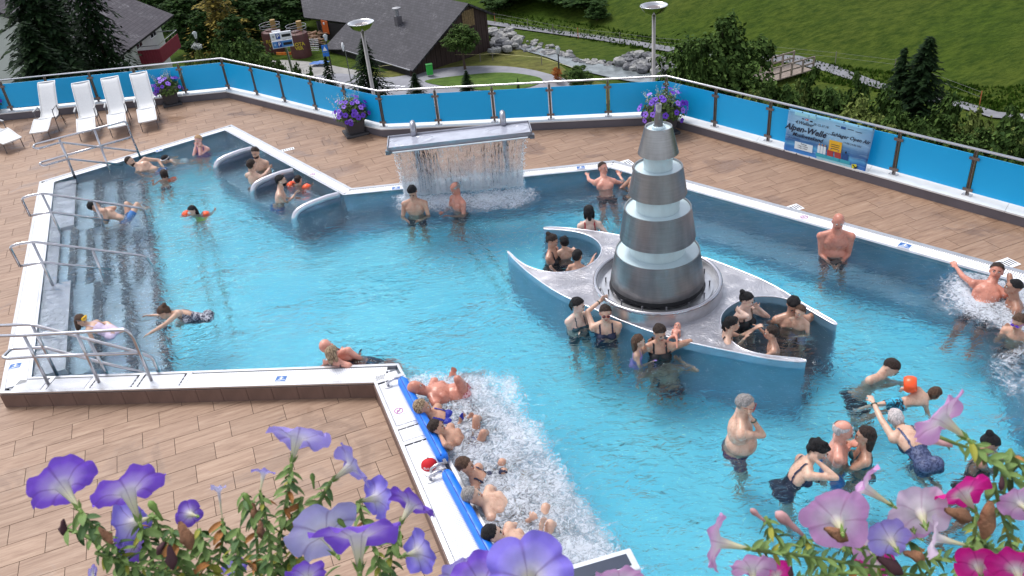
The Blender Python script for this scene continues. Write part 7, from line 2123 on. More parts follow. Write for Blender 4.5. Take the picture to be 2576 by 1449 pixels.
    if hk == 'short': shell(cap, 'hair', hmat, .011, .010)
    elif hk == 'crop': shell(cap & (z_ - y_ * .9 > .02), 'hair', hmat, .007, .004)
    elif hk == 'mohawk': shell(cap & (z_ > .03), 'hair', hmat, .009, .005)
    elif hk == 'thin': shell(cap & (z_ < .075), 'hair', hmat, .009, .006)
    elif hk == 'bald': pass
    elif hk == 'curly': shell(cap, 'hair', hmat, .022, .026)
    elif hk in ('bun', 'pony', 'long', 'bob'):
        shell(cap, 'hair', hmat, .011, .008)
        if hk == 'bun': blob2([((0, -.085, .085), (0, -.10, .095), .045, .042)], 'hair_bun')
        elif hk == 'pony': blob2([((0, -.10, .01), (0, -.125, -.06), .036, .024), ((0, -.12, -.05), (0, -.09, -.13), .024, .012)], 'pony_tail')
        elif hk == 'long': blob2([((-.05, -.055, .0), (-.06, -.06, -.19), .055, .03), ((.05, -.055, .0), (.06, -.06, -.19), .055, .03), ((0, -.075, .0), (0, -.08, -.20), .06, .035)])
        elif hk == 'bob': blob2([((-.055, -.03, .0), (-.07, -.03, -.10), .045, .028), ((.055, -.03, .0), (.07, -.03, -.10), .045, .028), ((0, -.07, .0), (0, -.075, -.12), .055, .035)])
    elif hk == 'cap':
        shell(cap | (hb & (z_ > .035)), 'hair', hmat, .012, .004)
    if extra and 'beard' in extra: shell(hb & (z_ < -.045) & (y_ > .015), 'beard', hmat, .004, .003)
    # features
    for sx in (-1, 1):
        MB().ell(hp_(sx * .031, .088, -.002) - off, (.015 * hs2, .009 * hs2, .008 * hs2), 8, 6, Mh).build('eye', M_SCLERA, root); MB().ell(hp_(sx * .031, .0955, -.003) - off, (.008 * hs2, .0045 * hs2, .0075 * hs2), 6, 5, Mh).build('iris', M_EYE, bpy.data.objects[-1] if False else root)
        MB().ell(hp_(sx * .032, .096, .019) - off, (.021 * hs2, .007 * hs2, .0055 * hs2), 8, 5, Mh).build('eyebrow', hmat, root)
    MB().ell(hp_(0, .092, -.062) - off, (.024 * hs2, .010 * hs2, .008 * hs2), 8, 6, Mh).build('mouth', M_LIP, root)
    hx = dict(root=root, off=off, hp=hp_, bp=bp_, hands=hands, bones=bones, Mh=Mh, Mb=Mb, hs=hs2, sc=sc)
    for e in (extra or []):
        if e == 'glasses' or e == 'goggles':
            gm_ = mat('goggle_frame_' + e, (0.45, 0.05, 0.04) if e == 'glasses' else (0.25, 0.05, 0.65), rough=0.3, var=0)
            mb2 = MB()
            for sx in (-1, 1): mb2.tube([hp_(sx * .032 + .026 * math.cos(a), .106, .002 + .018 * math.sin(a)) - off for a in np.linspace(0, 2 * PI, 13)[:-1]], .0035 * hs2, 5, closed=True); mb2.tube([hp_(sx * .058, .104, .004) - off, hp_(sx * .082, .0, .006) - off], .003 * hs2, 5)
            gg = mb2.build(e, gm_, root)
            MB().ell(hp_(.032, .102, .002) - off, (.024 * hs2, .004 * hs2, .016 * hs2), 10, 6, Mh).ell(hp_(-.032, .102, .002) - off, (.024 * hs2, .004 * hs2, .016 * hs2), 10, 6, Mh).build('lens', M_EYE if e == 'glasses' else mat('violet_lens', (0.1, 0.05, 0.5), rough=0.1, var=0), gg)
        elif e == 'watchL' or e == 'watchR':
            Wr, dv_, Mp = hands[e[-1]]; MB().tube([Wr - dv_ * .03 * sc - off + Mp @ Vector((.031 * math.cos(a), .029 * math.sin(a), 0)) * sc for a in np.linspace(0, 2 * PI, 13)[:-1]], .0075 * sc, 6, closed=True).build('wristband', mat('green_black_band', (0.02, 0.07, 0.05), var=0), root)
        elif e in ('bandL', 'bandR'):
            S, El, Wr = bones['arm' + e[-1]]; dd_ = (El - S).normalized(); m_ = S.lerp(El, .55) + Vector((0, 0, .065)) - off
            q_ = dd_.to_track_quat('Z', 'Y').to_matrix(); r0 = .092
            b2 = MB().lathe([(.035, -.062), (r0 * .8, -.066), (r0, -.03), (r0 * 1.02, 0), (r0, .03), (r0 * .8, .066), (.035, .062)], (0, 0, 0), 18)
            b2.v = [tuple(q_ @ Vector((v[0] * (1.12 if k % 2 else 1), v[1] * 1.0, v[2])) + m_) for k, v in enumerate(b2.v)]
            b2.build('arm_float', mat('orange_float', (0.95, 0.10, 0.02), rough=0.3, var=0.1, vscale=20), root, smooth=True)
        elif e == 'headband': MB().tube([hp_(.088 * math.cos(a), -.012 + .108 * math.sin(a), .045 + .012 * math.sin(a)) - off for a in np.linspace(0, 2 * PI, 21)[:-1]], .010 * hs2, 6, closed=True).build('headband', M_WHITE, root)
        elif e == 'mask':
            mk = MB()
            for k3 in range(21): pass
            ring_ = [hp_(.062 * math.cos(a) * (1 - .12 * max(0, -math.sin(a)) * abs(math.cos(a * 1)) ** 2), .075 + .02 * (1 - math.cos(a) ** 2), .085 + .034 * math.sin(a)) - off for a in np.linspace(0, 2 * PI, 21)[:-1]]
            mm2 = mk.tube(ring_, .011, 7, closed=True).build('diving_mask', mat('mask_yellow', (0.95, 0.55, 0.01), rough=0.3, var=0), root, smooth=True)
            MB().add([tuple(v) for v in ring_], [tuple(range(20))]).build('mask_lens', mat('mask_pane', (0.55, 0.30, 0.18), rough=0.1, var=0), mm2)
            MB().tube([hp_(.083 * math.cos(a), -.012 + .103 * math.sin(a), .055) - off for a in np.linspace(0, 2 * PI, 21)[:-1]], .007, 5, closed=True).build('mask_strap', M_GREY, mm2)
        elif e == 'facemask':
            MB().ell(hp_(0, .098, .004) - off, (.058 * hs2, .022 * hs2, .026 * hs2), 12, 8, Mh).build('diving_mask', mat('clear_mask', (0.55, 0.65, 0.7), rough=0.15, var=0), root)
        elif e == 'phone':
            a = (hands['L'][0] + hands['R'][0]) / 2 - off + Vector((0, 0, .05)); MB().box(tuple(a), (.15, .08, .012), 0.3).build('dark_gadget', M_BLACK, root)
    return hx
NAVY = ('onepiece', 'navy', (0.006, 0.010, 0.04)); BLACKS = ('onepiece', 'black', (0.006, 0.006, 0.008)); TR = ('trunks', 'dark', (0.012, 0.014, 0.03)); BLU = ('trunks', 'blue', (0.02, 0.16, 0.45))
DNV = ('trunks', 'navy', (0.01, 0.015, 0.05))
FLO = ('trunks', 'floral', (0.03, 0.04, 0.15), (0.4, 0.1, 0.12)); RED = ('trunks', 'red', (0.55, 0.02, 0.02)); REDF = ('trunks', 'redflower', (0.42, 0.01, 0.04), (0.75, 0.45, 0.45))

# far left corner
person('bearded dark haired man lying back on the far steps by the handrails', (327, 406, .17), 320, 1.0, pel=(.62, -.10, -.35), aL=None, legs='lie', head=350, pitch=12, tone='fair', hair=('crop', 'dark'), extra=['beard'], suit=BLU, kL=((385, 442, -.3), (430, 455, -.3)), kR=((385, 448, -.35), (430, 462, -.35)))
person('dark haired girl with a white headband swimming, white top', (416, 402, .07), 215, .78, pel=(.28, .28, -.40), aL='wide', aR='wide', legs='swim', pitch=-20, tone='fair', fem=True, hair=('short', 'black'), extra=['headband'], suit=('onepiece', 'white', (.7, .75, .8)))
person('dark haired child seen from behind with one orange arm float', (413, 437, .07), 100, .68, pel=(.05, -.25, -.50), aL='wide', aR='front', legs='swim', tone='tan', hair=('bob', 'dark'), extra=['bandR'])
person('blond woman holding both hands before her mouth at the far rim', (499, 352, .25), 255, .93, aL='face', aR='face', tone='pale', red=1, fem=True, hair=('short', 'blond'), suit=('onepiece', 'violet', (.05, .03, .3)), extra=['watchL'])
person('bearded man standing behind the first steel divider, facing the viewer', (642, 384, .36), 262, 1.0, aL='front', aR='front', tone='fair', hair=('short', 'dark'), extra=['beard'], suit=TR, pitch=-10)
person('short haired man seen from behind, right arm stretched to the rim', (633, 414, .36), 60, 1.0, aR=(697, 403, .06), eR=(.2, 0, -.6), aL=(672, 438, -.02), tone='fair', hair=('short', 'dark'), suit=TR)
person('dark haired man in blue trunks turned to the child with arm floats', (707, 454, .36), 8, 1.0, pel=(-.15, -.1, -.72), aR=(747, 490, 0), aL='front', tone='fair', hair=('short', 'black'), extra=['beard'], suit=BLU)
person('child with two orange arm floats beside the diagonal rim', (751, 452, .08), 60, .66, aL='wide', aR='wide', legs='swim', tone='fair', hair=('short', 'dark'), extra=['bandL', 'bandR'])
person('girl with diving mask, yellow suit and two orange arm floats in mid pool', (483, 530, .08), 240, .72, pel=(.08, .12, -.52), aR=(452, 548, -.03), aL=(545, 530, -.02), legs='stand', tone='fair', fem=True, hair=('long', 'black'), extra=['bandL', 'bandR', 'facemask'], suit=('onepiece', 'yellow', (.55, .62, .02)), pitch=-12)
person('man in blue trunks sitting back on the upper steps with hands at his chin', (236, 518, .22), 20, 1.0, pel=(.58, -.08, -.40), aL='face', aR=(252, 562, -.10), head=30, pitch=10, legs='lie', tone='fair', hair=('short', 'black'), suit=BLU, kL=((322, 533, -.02), (360, 532, -.30)), kR=((330, 546, -.05), (372, 552, -.35)), extra=['watchL'])
person('small girl with a yellow diving mask on her forehead sitting on the lower steps', (204, 806, .24), 350, .72, pel=(.52, -.10, -.32), aR=(232, 853, -.06), aL=(252, 812, -.05), legs='lie', head=345, pitch=-12, tone='fair', fem=True, hair=('long', 'brown'), extra=['mask'], suit=('onepiece', 'lilacwhite', (.62, .5, .66)), kR=((278, 838, .02), (318, 850, -.02)), kL=((275, 822, .03), (308, 834, .0)))
person('brown haired woman gliding with both arms stretched towards the girl', (413, 786, .12), 195, .95, pel=(.66, -.02, -.22), aL=(352, 856, -.03), aR=(337, 793, .03), eL=(0, 0, -1), legs='lie', tone='fair', fem=True, hair=('bun', 'brown'), pitch=-30, suit=('onepiece', 'darkfloral', (.02, .02, .05), (.45, .45, .5)), kL=((440, 850, -.45), (400, 880, -.8)), kR=((450, 838, -.5), (415, 870, -.85)))
person('bald man hugging a woman at the near rim', (820, 872, .20), 70, 1.0, pel=(.45, .08, -.50), aR=(878, 893, .0), aL='wide', legs='swim', tone='fair', red=1, hair=('bald', 'grey'), suit=TR)
person('woman with blond streaks leaning her hand on the near rim', (836, 888, .22), 60, .95, pel=(.18, .12, -.65), aL=(805, 919, .05), aR='front', eL=(-.6, -.3, -.4), legs='swim', tone='fair', red=1, fem=True, hair=('bob', 'streak'), suit=NAVY, extra=['glasses'])
# cascade and far rim
person('black haired man standing under the left end of the cascade', (1037, 482, .42), 262, 1.0, aL='front', aR='front', pitch=-35, tone='tan', hair=('short', 'black'), suit=TR, build=1.08, rollz=0)
person('old half bald sunburnt man under the middle of the cascade', (1145, 474, .38), 215, 1.0, pitch=-30, aL='front', aR='front', tone='tan', red=1, hair=('thin', 'grey'), suit=TR)
person('tattooed man leaning back with both arms spread on the far rim', (1517, 423, .28), 275, 1.02, head=300, pitch=14, pel=(.0, -.42, -.58), aL=(1562, 440, .0), aR=(1476, 440, .0), eL=(-1, -.9, .1), eR=(1, -.9, .1), legs='swim', tone='fair', red=1, hair=('crop', 'dark'), suit=TR)
person('man half hidden behind the second tier of the fountain', (1606, 424, .40), 20, 1.02, pel=(-.12, -.1, -.7), aR=(1578, 478, -.1), tone='tan', hair=('short', 'brown'), suit=TR)
person('black haired woman with red straps seen from behind at the island', (1481, 532, .36), 92, .97, aL=(1458, 577, .02), aR=(1508, 580, .08), tone='pale', fem=True, hair=('bob', 'black'), suit=('onepiece', 'redstrap', (.4, .02, .03)))
# left bay
person('woman with hair bun and black halter top in the left bay', (1389, 605, .34), 335, .97, pitch=-18, aL=(1425, 632, .02), aR=(1432, 646, -.02), tone='tan', fem=True, hair=('bun', 'dark'), suit=BLACKS)
person('dark haired boy hugging the woman with the bun, back turned', (1419, 608, .26), 95, .72, aL=(1396, 633, .04), aR=(1448, 632, -.02), legs='swim', tone='fair', hair=('short', 'black'))
person('boy from behind holding on to the edge of the left bay', (1453, 643, .24), 55, .80, aR=(1499, 637, .06), aL=(1385, 682, .02), eR=(.5, 0, -.5), legs='swim', tone='tan', hair=('short', 'black'), pel=(.0, -.12, -.6))
# left of the fountain
person('pale black haired woman with folded arms beside the island', (1454, 767, .33), 292, .97, head=330, pitch=-8, aL='cross', aR='cross', tone='pale', fem=True, hair=('pony', 'black'), suit=('bikini', 'halter', (.02, .06, .08)), build=1.0)
person('woman with red framed glasses reaching up to the fountain ring', (1523, 787, .33), 268, .98, aR=(1512, 748, .30), eR=(.9, -.1, 0), aL='cross', tone='fair', fem=True, hair=('pony', 'dark'), suit=NAVY, extra=['glasses', 'watchR'], build=1.1)
person('tanned ponytailed woman in a black swimsuit leaning on the island', (1660, 836, .33), 265, .97, head=285, pitch=-15, aR=(1632, 862, .03), aL=(1700, 884, -.02), eL=(-.8, -.2, .2), tone='tan', fem=True, hair=('pony', 'dark'), suit=BLACKS)
person('little girl in a lilac swimsuit standing before the ponytailed woman', (1607, 858, .24), 345, .66, aL='face', aR='front', tone='fair', fem=True, hair=('long', 'brown'), suit=('onepiece', 'lilac', (.35, .25, .6)))
person('man with his head under water seen from behind before the island', (1672, 904, -.10), 85, 1.02, pel=(.05, -.16, -.70), aL=(1625, 935, -.2), aR=(1715, 908, -.08), legs='stand', tone='tan', hair=('short', 'dark'), suit=DNV)
# right bay
person('woman with a hair bun touching her neck in the right bay', (1879, 754, .34), 300, .96, head=320, pitch=-12, aR='neck', eR=(.5, .6, -.5), aL=(1920, 772, .18), eL=(-.5, .3, -.5), tone='pale', fem=True, hair=('bun', 'black'), suit=TR[:1] and BLACKS)
person('dark haired woman pointing a finger at the boy in the right bay', (1842, 815, .30), 350, .96, aL=(1910, 826, .10), aR=(1880, 850, -.02), eL=(-.2, .2, -.8), tone='fair', fem=True, hair=('pony', 'black'), suit=BLACKS, pel=(-.12, .05, -.72))
person('boy from behind with a hand on the lower rim of the right bay', (1940, 837, .28), 165, .80, aL=(1868, 884, .06), eL=(-.3, .2, -.6), aR=(1905, 822, .08), tone='tan', hair=('short', 'dark'), suit=TR, pel=(.08, -.05, -.72))
person('dark haired man bending over the small boy in the right bay', (1996, 766, .30), 262, 1.02, pitch=-35, aL=(2035, 822, -.08), aR=(1982, 806, -.08), tone='tan', hair=('short', 'black'), suit=TR, build=1.1)
person('small boy held by the dark haired man in the right bay', (2012, 784, .26), 225, .66, aR=(1987, 815, .0), aL='front', tone='fair', hair=('short', 'brown'), suit=('trunks', 'lilacwhite', (.62, .5, .66)))
# right side
person('sturdy bald man standing at the right rim with both hands joined', (2109, 557, .52), 255, 1.06, pitch=-6, aL=[-.05, .30, -.46], aR=[.04, .32, -.46], eL=(-.35, -.5, -.8), eR=(.35, -.5, -.8), tone='tan', red=1, hair=('bald', 'grey'), suit=TR, build=1.18, belly=.03, extra=['phone'])
person('man looking up with one arm stretched along the right rim', (2507, 682, .27), 235, 1.05, pitch=22, aR=(2395, 663, .04), eR=(.2, -.2, -.5), aL=(2560, 716, -.05), pel=(-.36, -.36, -.50), legs='swim', tone='tan', red=1, hair=('short', 'dark'), build=1.1, suit=TR)
person('man with shaved sides and an ear stud at the right edge', (2549, 722, .27), 160, 1.02, pitch=10, aR='neck', aL='front', eR=(.6, 0, .5), tone='brown', hair=('mohawk', 'black'), suit=TR, build=1.1, pel=(.12, -.05, -.72))
person('child with violet swimming goggles at the right edge', (2562, 810, .22), 215, .85, pitch=-10, aL='front', aR=(2528, 825, .03), tone='tan', fem=True, hair=('short', 'brown'), extra=['goggles'], suit=TR)
person('dark haired man gliding face down with one arm forward', (2242, 924, .12), 300, 1.02, pitch=-40, pel=(-.42, -.06, -.58), aL=(2305, 965, -.06), aR=(2270, 975, -.15), legs='stand', tone='fair', hair=('crop', 'dark'), suit=TR)
person('boy with an orange arm float swimming behind the large pink flower', (2352, 990, .08), 20, .62, pitch=-8, pel=(-.64, .0, -.20), aL='wide', aR='wide', legs='swim', tone='fair', hair=('short', 'brown'), extra=['bandL'], suit=('trunks', 'blackcyan', (.01, .01, .015), (.03, .4, .6)))
person('grey haired woman in a navy swimsuit floating with one raised arm', (2251, 1050, .14), 100, .97, pel=(.12, -.68, -.22), aL=(2182, 986, .22), eL=(-.5, -.2, .2), aR='wide', legs='lie', head=95, pitch=10, tone='fair', fem=True, hair=('pony', 'silver'), suit=('onepiece', 'navydots', (.02, .03, .09), (.08, .10, .2)), kL=((2300, 1195, -.2), (2335, 1255, -.3)), kR=((2322, 1185, -.2), (2390, 1275, -.28)), build=1.08, extra=['watchL'])
person('heavy man in floral trunks with a hand at his mouth, wearing glasses', (1876, 1017, .53), 345, 1.03, head=330, pitch=-5, aR='face', aL=(1850, 1125, .0), eR=(.2, .3, -.9), tone='fair', hair=('short', 'grey'), suit=FLO, build=1.2, belly=.09, extra=['watchR', 'glasses'], pel=(-.06, -.02, -.74))
person('curly black haired woman in a navy swimsuit holding her ear', (2059, 1132, .30), 355, .97, head=340, pitch=-25, pel=(-.36, -.10, -.58), aR='ear', eR=(.5, .3, -.8), aL='front', tone='fair', fem=True, hair=('curly', 'black'), suit=NAVY, legs='stand', build=1.08)
person('grey haired man kissing a long haired woman', (2122, 1082, .34), 340, 1.02, aL=(2150, 1130, .0), aR=(2130, 1140, -.05), tone='fair', red=1, hair=('thin', 'silver'), suit=BLU, build=1.08)
person('long haired woman with her arms round the grey haired man', (2176, 1095, .33), 165, .96, aL=(2108, 1128, .05), aR=(2104, 1100, .12), eL=(-.6, 0, -.6), tone='tan', fem=True, hair=('long', 'dark'), suit=('bikini', 'teal', (.02, .1, .12)))
person('black haired swimmer half hidden by the pink flowers', (2490, 1116, .10), 330, .97, pitch=-35, pel=(-.35, -.32, -.5), aR=(2530, 1160, -.1), aL='wide', legs='swim', tone='brown', fem=True, hair=('bun', 'black'), suit=BLACKS)
# jet couch
UPV = (0.12, -0.1, 1)
def couch(label, H, pel, **k): return person(label, H, k.pop('face', 0), k.pop('s', 1.0), pel=pel, up=UPV, legs='lie', **k)
couch('bald red faced man reclining among the bubbles, topmost on the couch', (1047, 975, .17), (.62, .06, -.30), tone='tan', red=1, hair=('bald', 'grey'), suit=REDF, belly=.06, build=1.12, kL=((1160, 955, -.25), (1200, 965, -.4)), kR=((1166, 984, .06), (1200, 1000, -.25)), aL='wide', aR=(1090, 1005, -.1))
couch('woman with streaky blond hair and blue swimsuit leaning on the upper roll', (1062, 1024, .19), (.48, .02, -.54), tone='tan', fem=True, hair=('bob', 'streak'), suit=('onepiece', 'royal', (.01, .02, .30)), s=.97, kL=((1172, 1030, -.2), (1200, 1042, -.3)), kR=((1170, 1060, -.2), (1200, 1070, -.3)), aR=(1170, 1060, .0), build=1.1)
couch('boy in blue trunks covering his ear with one hand', (1098, 1074, .20), (.48, .03, -.54), tone='tan', hair=('short', 'dark'), suit=('trunks', 'royalblue', (.01, .04, .5)), s=.9, kL=((1197, 1044, .12), (1230, 1060, -.3)), kR=((1218, 1080, .12), (1245, 1095, -.3)), aR='ear', eR=(.9, .3, -.4), aL='wide')
couch('brown haired woman in profile on the couch, knees out of the bubbles', (1170, 1170, .19), (.38, .0, -.62), tone='tan', fem=True, hair=('short', 'brown'), suit=NAVY, s=.95, kL=((1262, 1145, .08), (1290, 1170, -.3)), kR=((1268, 1164, .08), (1296, 1185, -.3)))
couch('grey haired man lying in the bubbles by the lower roll', (1187, 1246, .17), (.56, .05, -.46), tone='fair', hair=('short', 'grey'), suit=TR, kL=((1320, 1215, -.2), (1360, 1230, -.4)), kR=((1320, 1250, -.2), (1360, 1260, -.4)), build=1.1)
couch('black haired man in red trunks lying lowest on the couch', (1240, 1342, .17), (.52, .08, -.50), tone='fair', hair=('short', 'black'), suit=RED, kL=((1372, 1290, -.04), (1420, 1300, -.35)), kR=((1382, 1335, -.02), (1425, 1345, -.35)), aR=(1372, 1322, .06), aL=(1350, 1300, .06), build=1.08)
# doll
dx = person('pink baby doll lying on the chequer plate of the island', (1704, 822, .185), 270, .24, pel=(1698, 842, .165), up=(0, 0, 1), legs='lie', tone='fair', red=1, hair=('bald', 'brown'), suit=('none', 'none', (1, 1, 1)), vox=.006, cat='doll', name='baby_doll')
# ------------------------------------------------------------------ petunias hanging before the camera
def petal_mat(name, rimc, midc, tube=(0.62, 0.60, 0.30), vein=(0.12, 0.04, 0.20), trans=0.35):
    m, nt, b = _new(name)
    at = nt.nodes.new('ShaderNodeAttribute'); at.attribute_name = 'tt'; av = nt.nodes.new('ShaderNodeAttribute'); av.attribute_name = 'vn'
    geo = nt.nodes.new('ShaderNodeNewGeometry'); n = noise_n(nt, geo.outputs['Position'], 90, 4, 0.6); n2 = noise_n(nt, geo.outputs['Position'], 28, 3, 0.6)
    t = math_n(nt, 'ADD', at.outputs['Fac'], math_n(nt, 'MULTIPLY', math_n(nt, 'SUBTRACT', n2.outputs[0], 0.5), 0.14))
    c = ramp(nt, t, [(0.0, tube), (0.30, (0.70, 0.68, 0.48)), (0.46, (0.72, 0.68, 0.68)), (0.62, midc), (0.85, rimc), (1.0, tuple(x * 0.92 for x in rimc))])
    c = mixc(nt, math_n(nt, 'MULTIPLY', av.outputs['Fac'], 0.55), c, vein)
    c = mixc(nt, 0.35, c, ramp(nt, n.outputs[0], [(0.3, (0.72, 0.70, 0.74)), (0.7, (1.15, 1.15, 1.15))]), 'MULTIPLY')
    L(nt, c, b.inputs['Base Color']); b.inputs['Roughness'].default_value = 0.55; b.inputs['Specular IOR Level'].default_value = 0.25
    L(nt, bump(nt, n.outputs[0], 0.35, 0.002), b.inputs['Normal'])
    tl_ = nt.nodes.new('ShaderNodeBsdfTranslucent'); L(nt, c, tl_.inputs['Color'])
    mx = nt.nodes.new('ShaderNodeMixShader'); mx.inputs[0].default_value = trans; out = nt.nodes['Material Output']
    L(nt, b.outputs[0], mx.inputs[1]); L(nt, tl_.outputs[0], mx.inputs[2]); L(nt, mx.outputs[0], out.inputs['Surface'])
    return m
PM = {'v': petal_mat('violet_petunia', (0.22, 0.10, 0.64), (0.42, 0.30, 0.74)), 'b': petal_mat('blue_violet_petunia', (0.26, 0.20, 0.76), (0.46, 0.40, 0.82)), 'l': petal_mat('lilac_petunia', (0.42, 0.34, 0.82), (0.56, 0.50, 0.84)),
      'w': petal_mat('pale_petunia', (0.50, 0.47, 0.80), (0.66, 0.64, 0.84)), 'p': petal_mat('pink_petunia', (0.68, 0.36, 0.66), (0.76, 0.55, 0.74), vein=(0.42, 0.16, 0.34)), 'q': petal_mat('blush_petunia', (0.78, 0.62, 0.78), (0.82, 0.72, 0.80), vein=(0.5, 0.28, 0.44)),
      'm': petal_mat('magenta_petunia', (0.78, 0.02, 0.32), (0.76, 0.08, 0.40), tube=(0.45, 0.15, 0.25), vein=(0.35, 0.0, 0.14))}
M_CAL = mat('calyx_green', (0.13, 0.22, 0.035), rough=0.6, var=0.3, vscale=60); M_STEM = mat('stem_green', (0.15, 0.23, 0.05), rough=0.6, var=0.3, vscale=50)
def leafm(name, c, c2):
    m = mat(name, c, rough=0.5, var=0.35, vscale=70, bmp=0.3, bscale=200); return m
M_LF = [leafm('leaf_green', (0.14, 0.23, 0.05), 0), leafm('leaf_dark', (0.06, 0.13, 0.03), 0), leafm('leaf_yellow', (0.30, 0.30, 0.03), 0), leafm('leaf_dry', (0.38, 0.15, 0.03), 0)]
M_DRY = mat('withered_petal', (0.30, 0.14, 0.07), rough=0.8, var=0.5, vscale=60, bmp=0.8, bscale=90); M_DRYD = mat('withered_dark', (0.07, 0.025, 0.03), rough=0.8, var=0.4, vscale=60)
def flower(par, X, Y, d, rpx, bx, by, db, kind, seed, flare=1.0, ruff=1.0, squash=1.0):
    r_ = random.Random(seed); C_ = D(X, Y, d); B_ = D(bx, by, d + (db if flare == .5 else -.009 - db * .3)); ax = (C_ - B_); Ln_ = max(ax.length, rpx * d / FOC * .8); ax = ax.normalized(); R_ = rpx * .82 * d / FOC
    x = ax.orthogonal().normalized(); x = Matrix.Rotation(r_.uniform(0, 6.28), 3, ax) @ x; y = ax.cross(x)
    root = thing('f', None, None) if False else bpy.data.objects.new('flower', None); COL.objects.link(root); root.parent = par; root.location = B_ - par.location; root.empty_display_size = .02
    nA, nT = 60, 26; mb = MB(); tts = []; vns = []; ph = [r_.uniform(0, 6.28) for _ in range(6)]
    for i in range(nT + 1):
        t = i / nT
        if t < .5: r = R_ * (.055 + .17 * (t / .5) ** 1.6); z = Ln_ * (t / .5) * .86
        else:
            q = (t - .5) / .5; r = R_ * (.225 + .775 * q ** .85); z = Ln_ * (.86 + .14 * math.sin(min(1, q * 1.6) * PI / 2)) - R_ * .10 * flare * max(0, q - .35) ** 1.3
        for k in range(nA):
            a = 2 * PI * k / nA; q = max(0, (t - .55) / .45)
            lobe = 1 + q * .10 * (abs(math.cos(2.5 * a)) ** .6 - .5) * 2 * .9
            wv = q * q * R_ * ruff * (.075 * math.sin(5 * a + ph[0]) + .06 * math.sin(9 * a + ph[1]) + .035 * math.sin(14 * a + ph[2]) + .12 * math.sin(2 * a + ph[3]))
            rr4 = r * lobe * (1 + q * .05 * math.sin(3 * a + ph[4]))
            mb.v.append(tuple(x * rr4 * math.cos(a) + y * rr4 * math.sin(a) * squash + ax * (z + wv)))
            tts.append(t); vv = abs((a / (2 * PI) * 5) % 1 - .5) * 2; vns.append(max(0, 1 - (1 - vv) / .045) * (1 if t > .2 else 0) * (1 - q * .6) * .0 + max(0, 1 - vv / .055) * (1 - q * .45))
    for i in range(nT):
        for k in range(nA): k2 = (k + 1) % nA; mb.f.append((i * nA + k, i * nA + k2, (i + 1) * nA + k2, (i + 1) * nA + k)); mb.mi.append(0)
    o = mb.build('petals', PM[kind], root, smooth=True)
    for nme, val in (('tt', tts), ('vn', vns)): at = o.data.attributes.new(nme, 'FLOAT', 'POINT'); at.data.foreach_set('value', np.array(val, np.float32))
    cb = MB()
    for k in range(5):
        a = 2 * PI * k / 5 + .3; dd = (x * math.cos(a) + y * math.sin(a)); s1 = (x * -math.sin(a) + y * math.cos(a)); lw = R_ * .06; l = R_ * .34
        p0 = -ax * R_ * .06; p1 = dd * R_ * .10 + ax * l * .45; p2 = dd * R_ * .20 + ax * l
        cb.add([tuple(p0 - s1 * lw * .5), tuple(p0 + s1 * lw * .5), tuple(p1 + s1 * lw), tuple(p2), tuple(p1 - s1 * lw)], [(0, 1, 2, 4), (4, 2, 3)])
    cb.tube([tuple(-ax * R_ * .12), (0, 0, 0), tuple(ax * R_ * .14)], [R_ * .035, R_ * .06, R_ * .055], 8)
    cb.build('calyx', M_CAL, root, smooth=False); return root
lfm = {}
def leaf_mesh(k):
    if k in lfm: return lfm[k]
    mb = MB(); n = 7
    for i in range(n + 1):
        t = i / n; w_ = .19 * math.sin(PI * min(1, t * .93 + .07)) ** .8 * (1.1 - .3 * t); zc = .10 * math.sin(t * 2.4)
        mb.v += [(-w_, t, zc + w_ * .35), (-w_ * .5, t, zc + .02), (0, t, zc - .015), (w_ * .5, t, zc + .02), (w_, t, zc + w_ * .35)]
    for i in range(n):
        for q in range(4): mb.f.append((i * 5 + q, i * 5 + q + 1, i * 5 + q + 6, i * 5 + q + 5)); mb.mi.append(0)
    lfm[k] = mb.build('leaf', M_LF[k], smooth=True, mesh_only=True); return lfm[k]
def branch(par, pts, d, seed, nleaf=16, lpx=40, r=.0016, mix=(.55, .85, .95), dd=0.0):
    """a leafy stem through points of the photograph at depth d"""
    r_ = random.Random(seed); P = [D(X, Y, d + dd * i) for i, (X, Y) in enumerate(pts)]; Q = bend([tuple(p) for p in P], .03, 4)
    MB().tube([tuple(Vector(q) - par.location) for q in Q], [r * 1.2 - r * .5 * i / len(Q) for i in range(len(Q))], 7).build('stem', M_STEM, par, smooth=True)
    tot = len(P) - 1
    for i in range(nleaf):
        t = (i + r_.random()) / nleaf * tot; k = min(int(t), tot - 1); p = P[k].lerp(P[k + 1], t - k); ax = (P[k + 1] - P[k]).normalized()
        s_ = ax.orthogonal().normalized(); s_ = Matrix.Rotation(i * 2.4 + r_.uniform(-.5, .5), 3, ax) @ s_
        dv = (s_ * .8 + ax * .55 + Vector((0, 0, -.1))).normalized(); q = dv.to_track_quat('Y', 'Z'); q = q @ Matrix.Rotation(r_.uniform(-.6, .6), 3, 'Y').to_quaternion()
        u = r_.random(); kk = 0 if u < mix[0] else 1 if u < mix[1] else 2 if u < mix[2] else 3
        ln_ = lpx * d / FOC * r_.uniform(.6, 1.25)
        o = bpy.data.objects.new('leaf', leaf_mesh(kk)); COL.objects.link(o); o.parent = par; o.location = p - par.location; o.rotation_mode = 'QUATERNION'; o.rotation_quaternion = q; o.scale = (ln_ * r_.uniform(.8, 1.2), ln_, ln_)
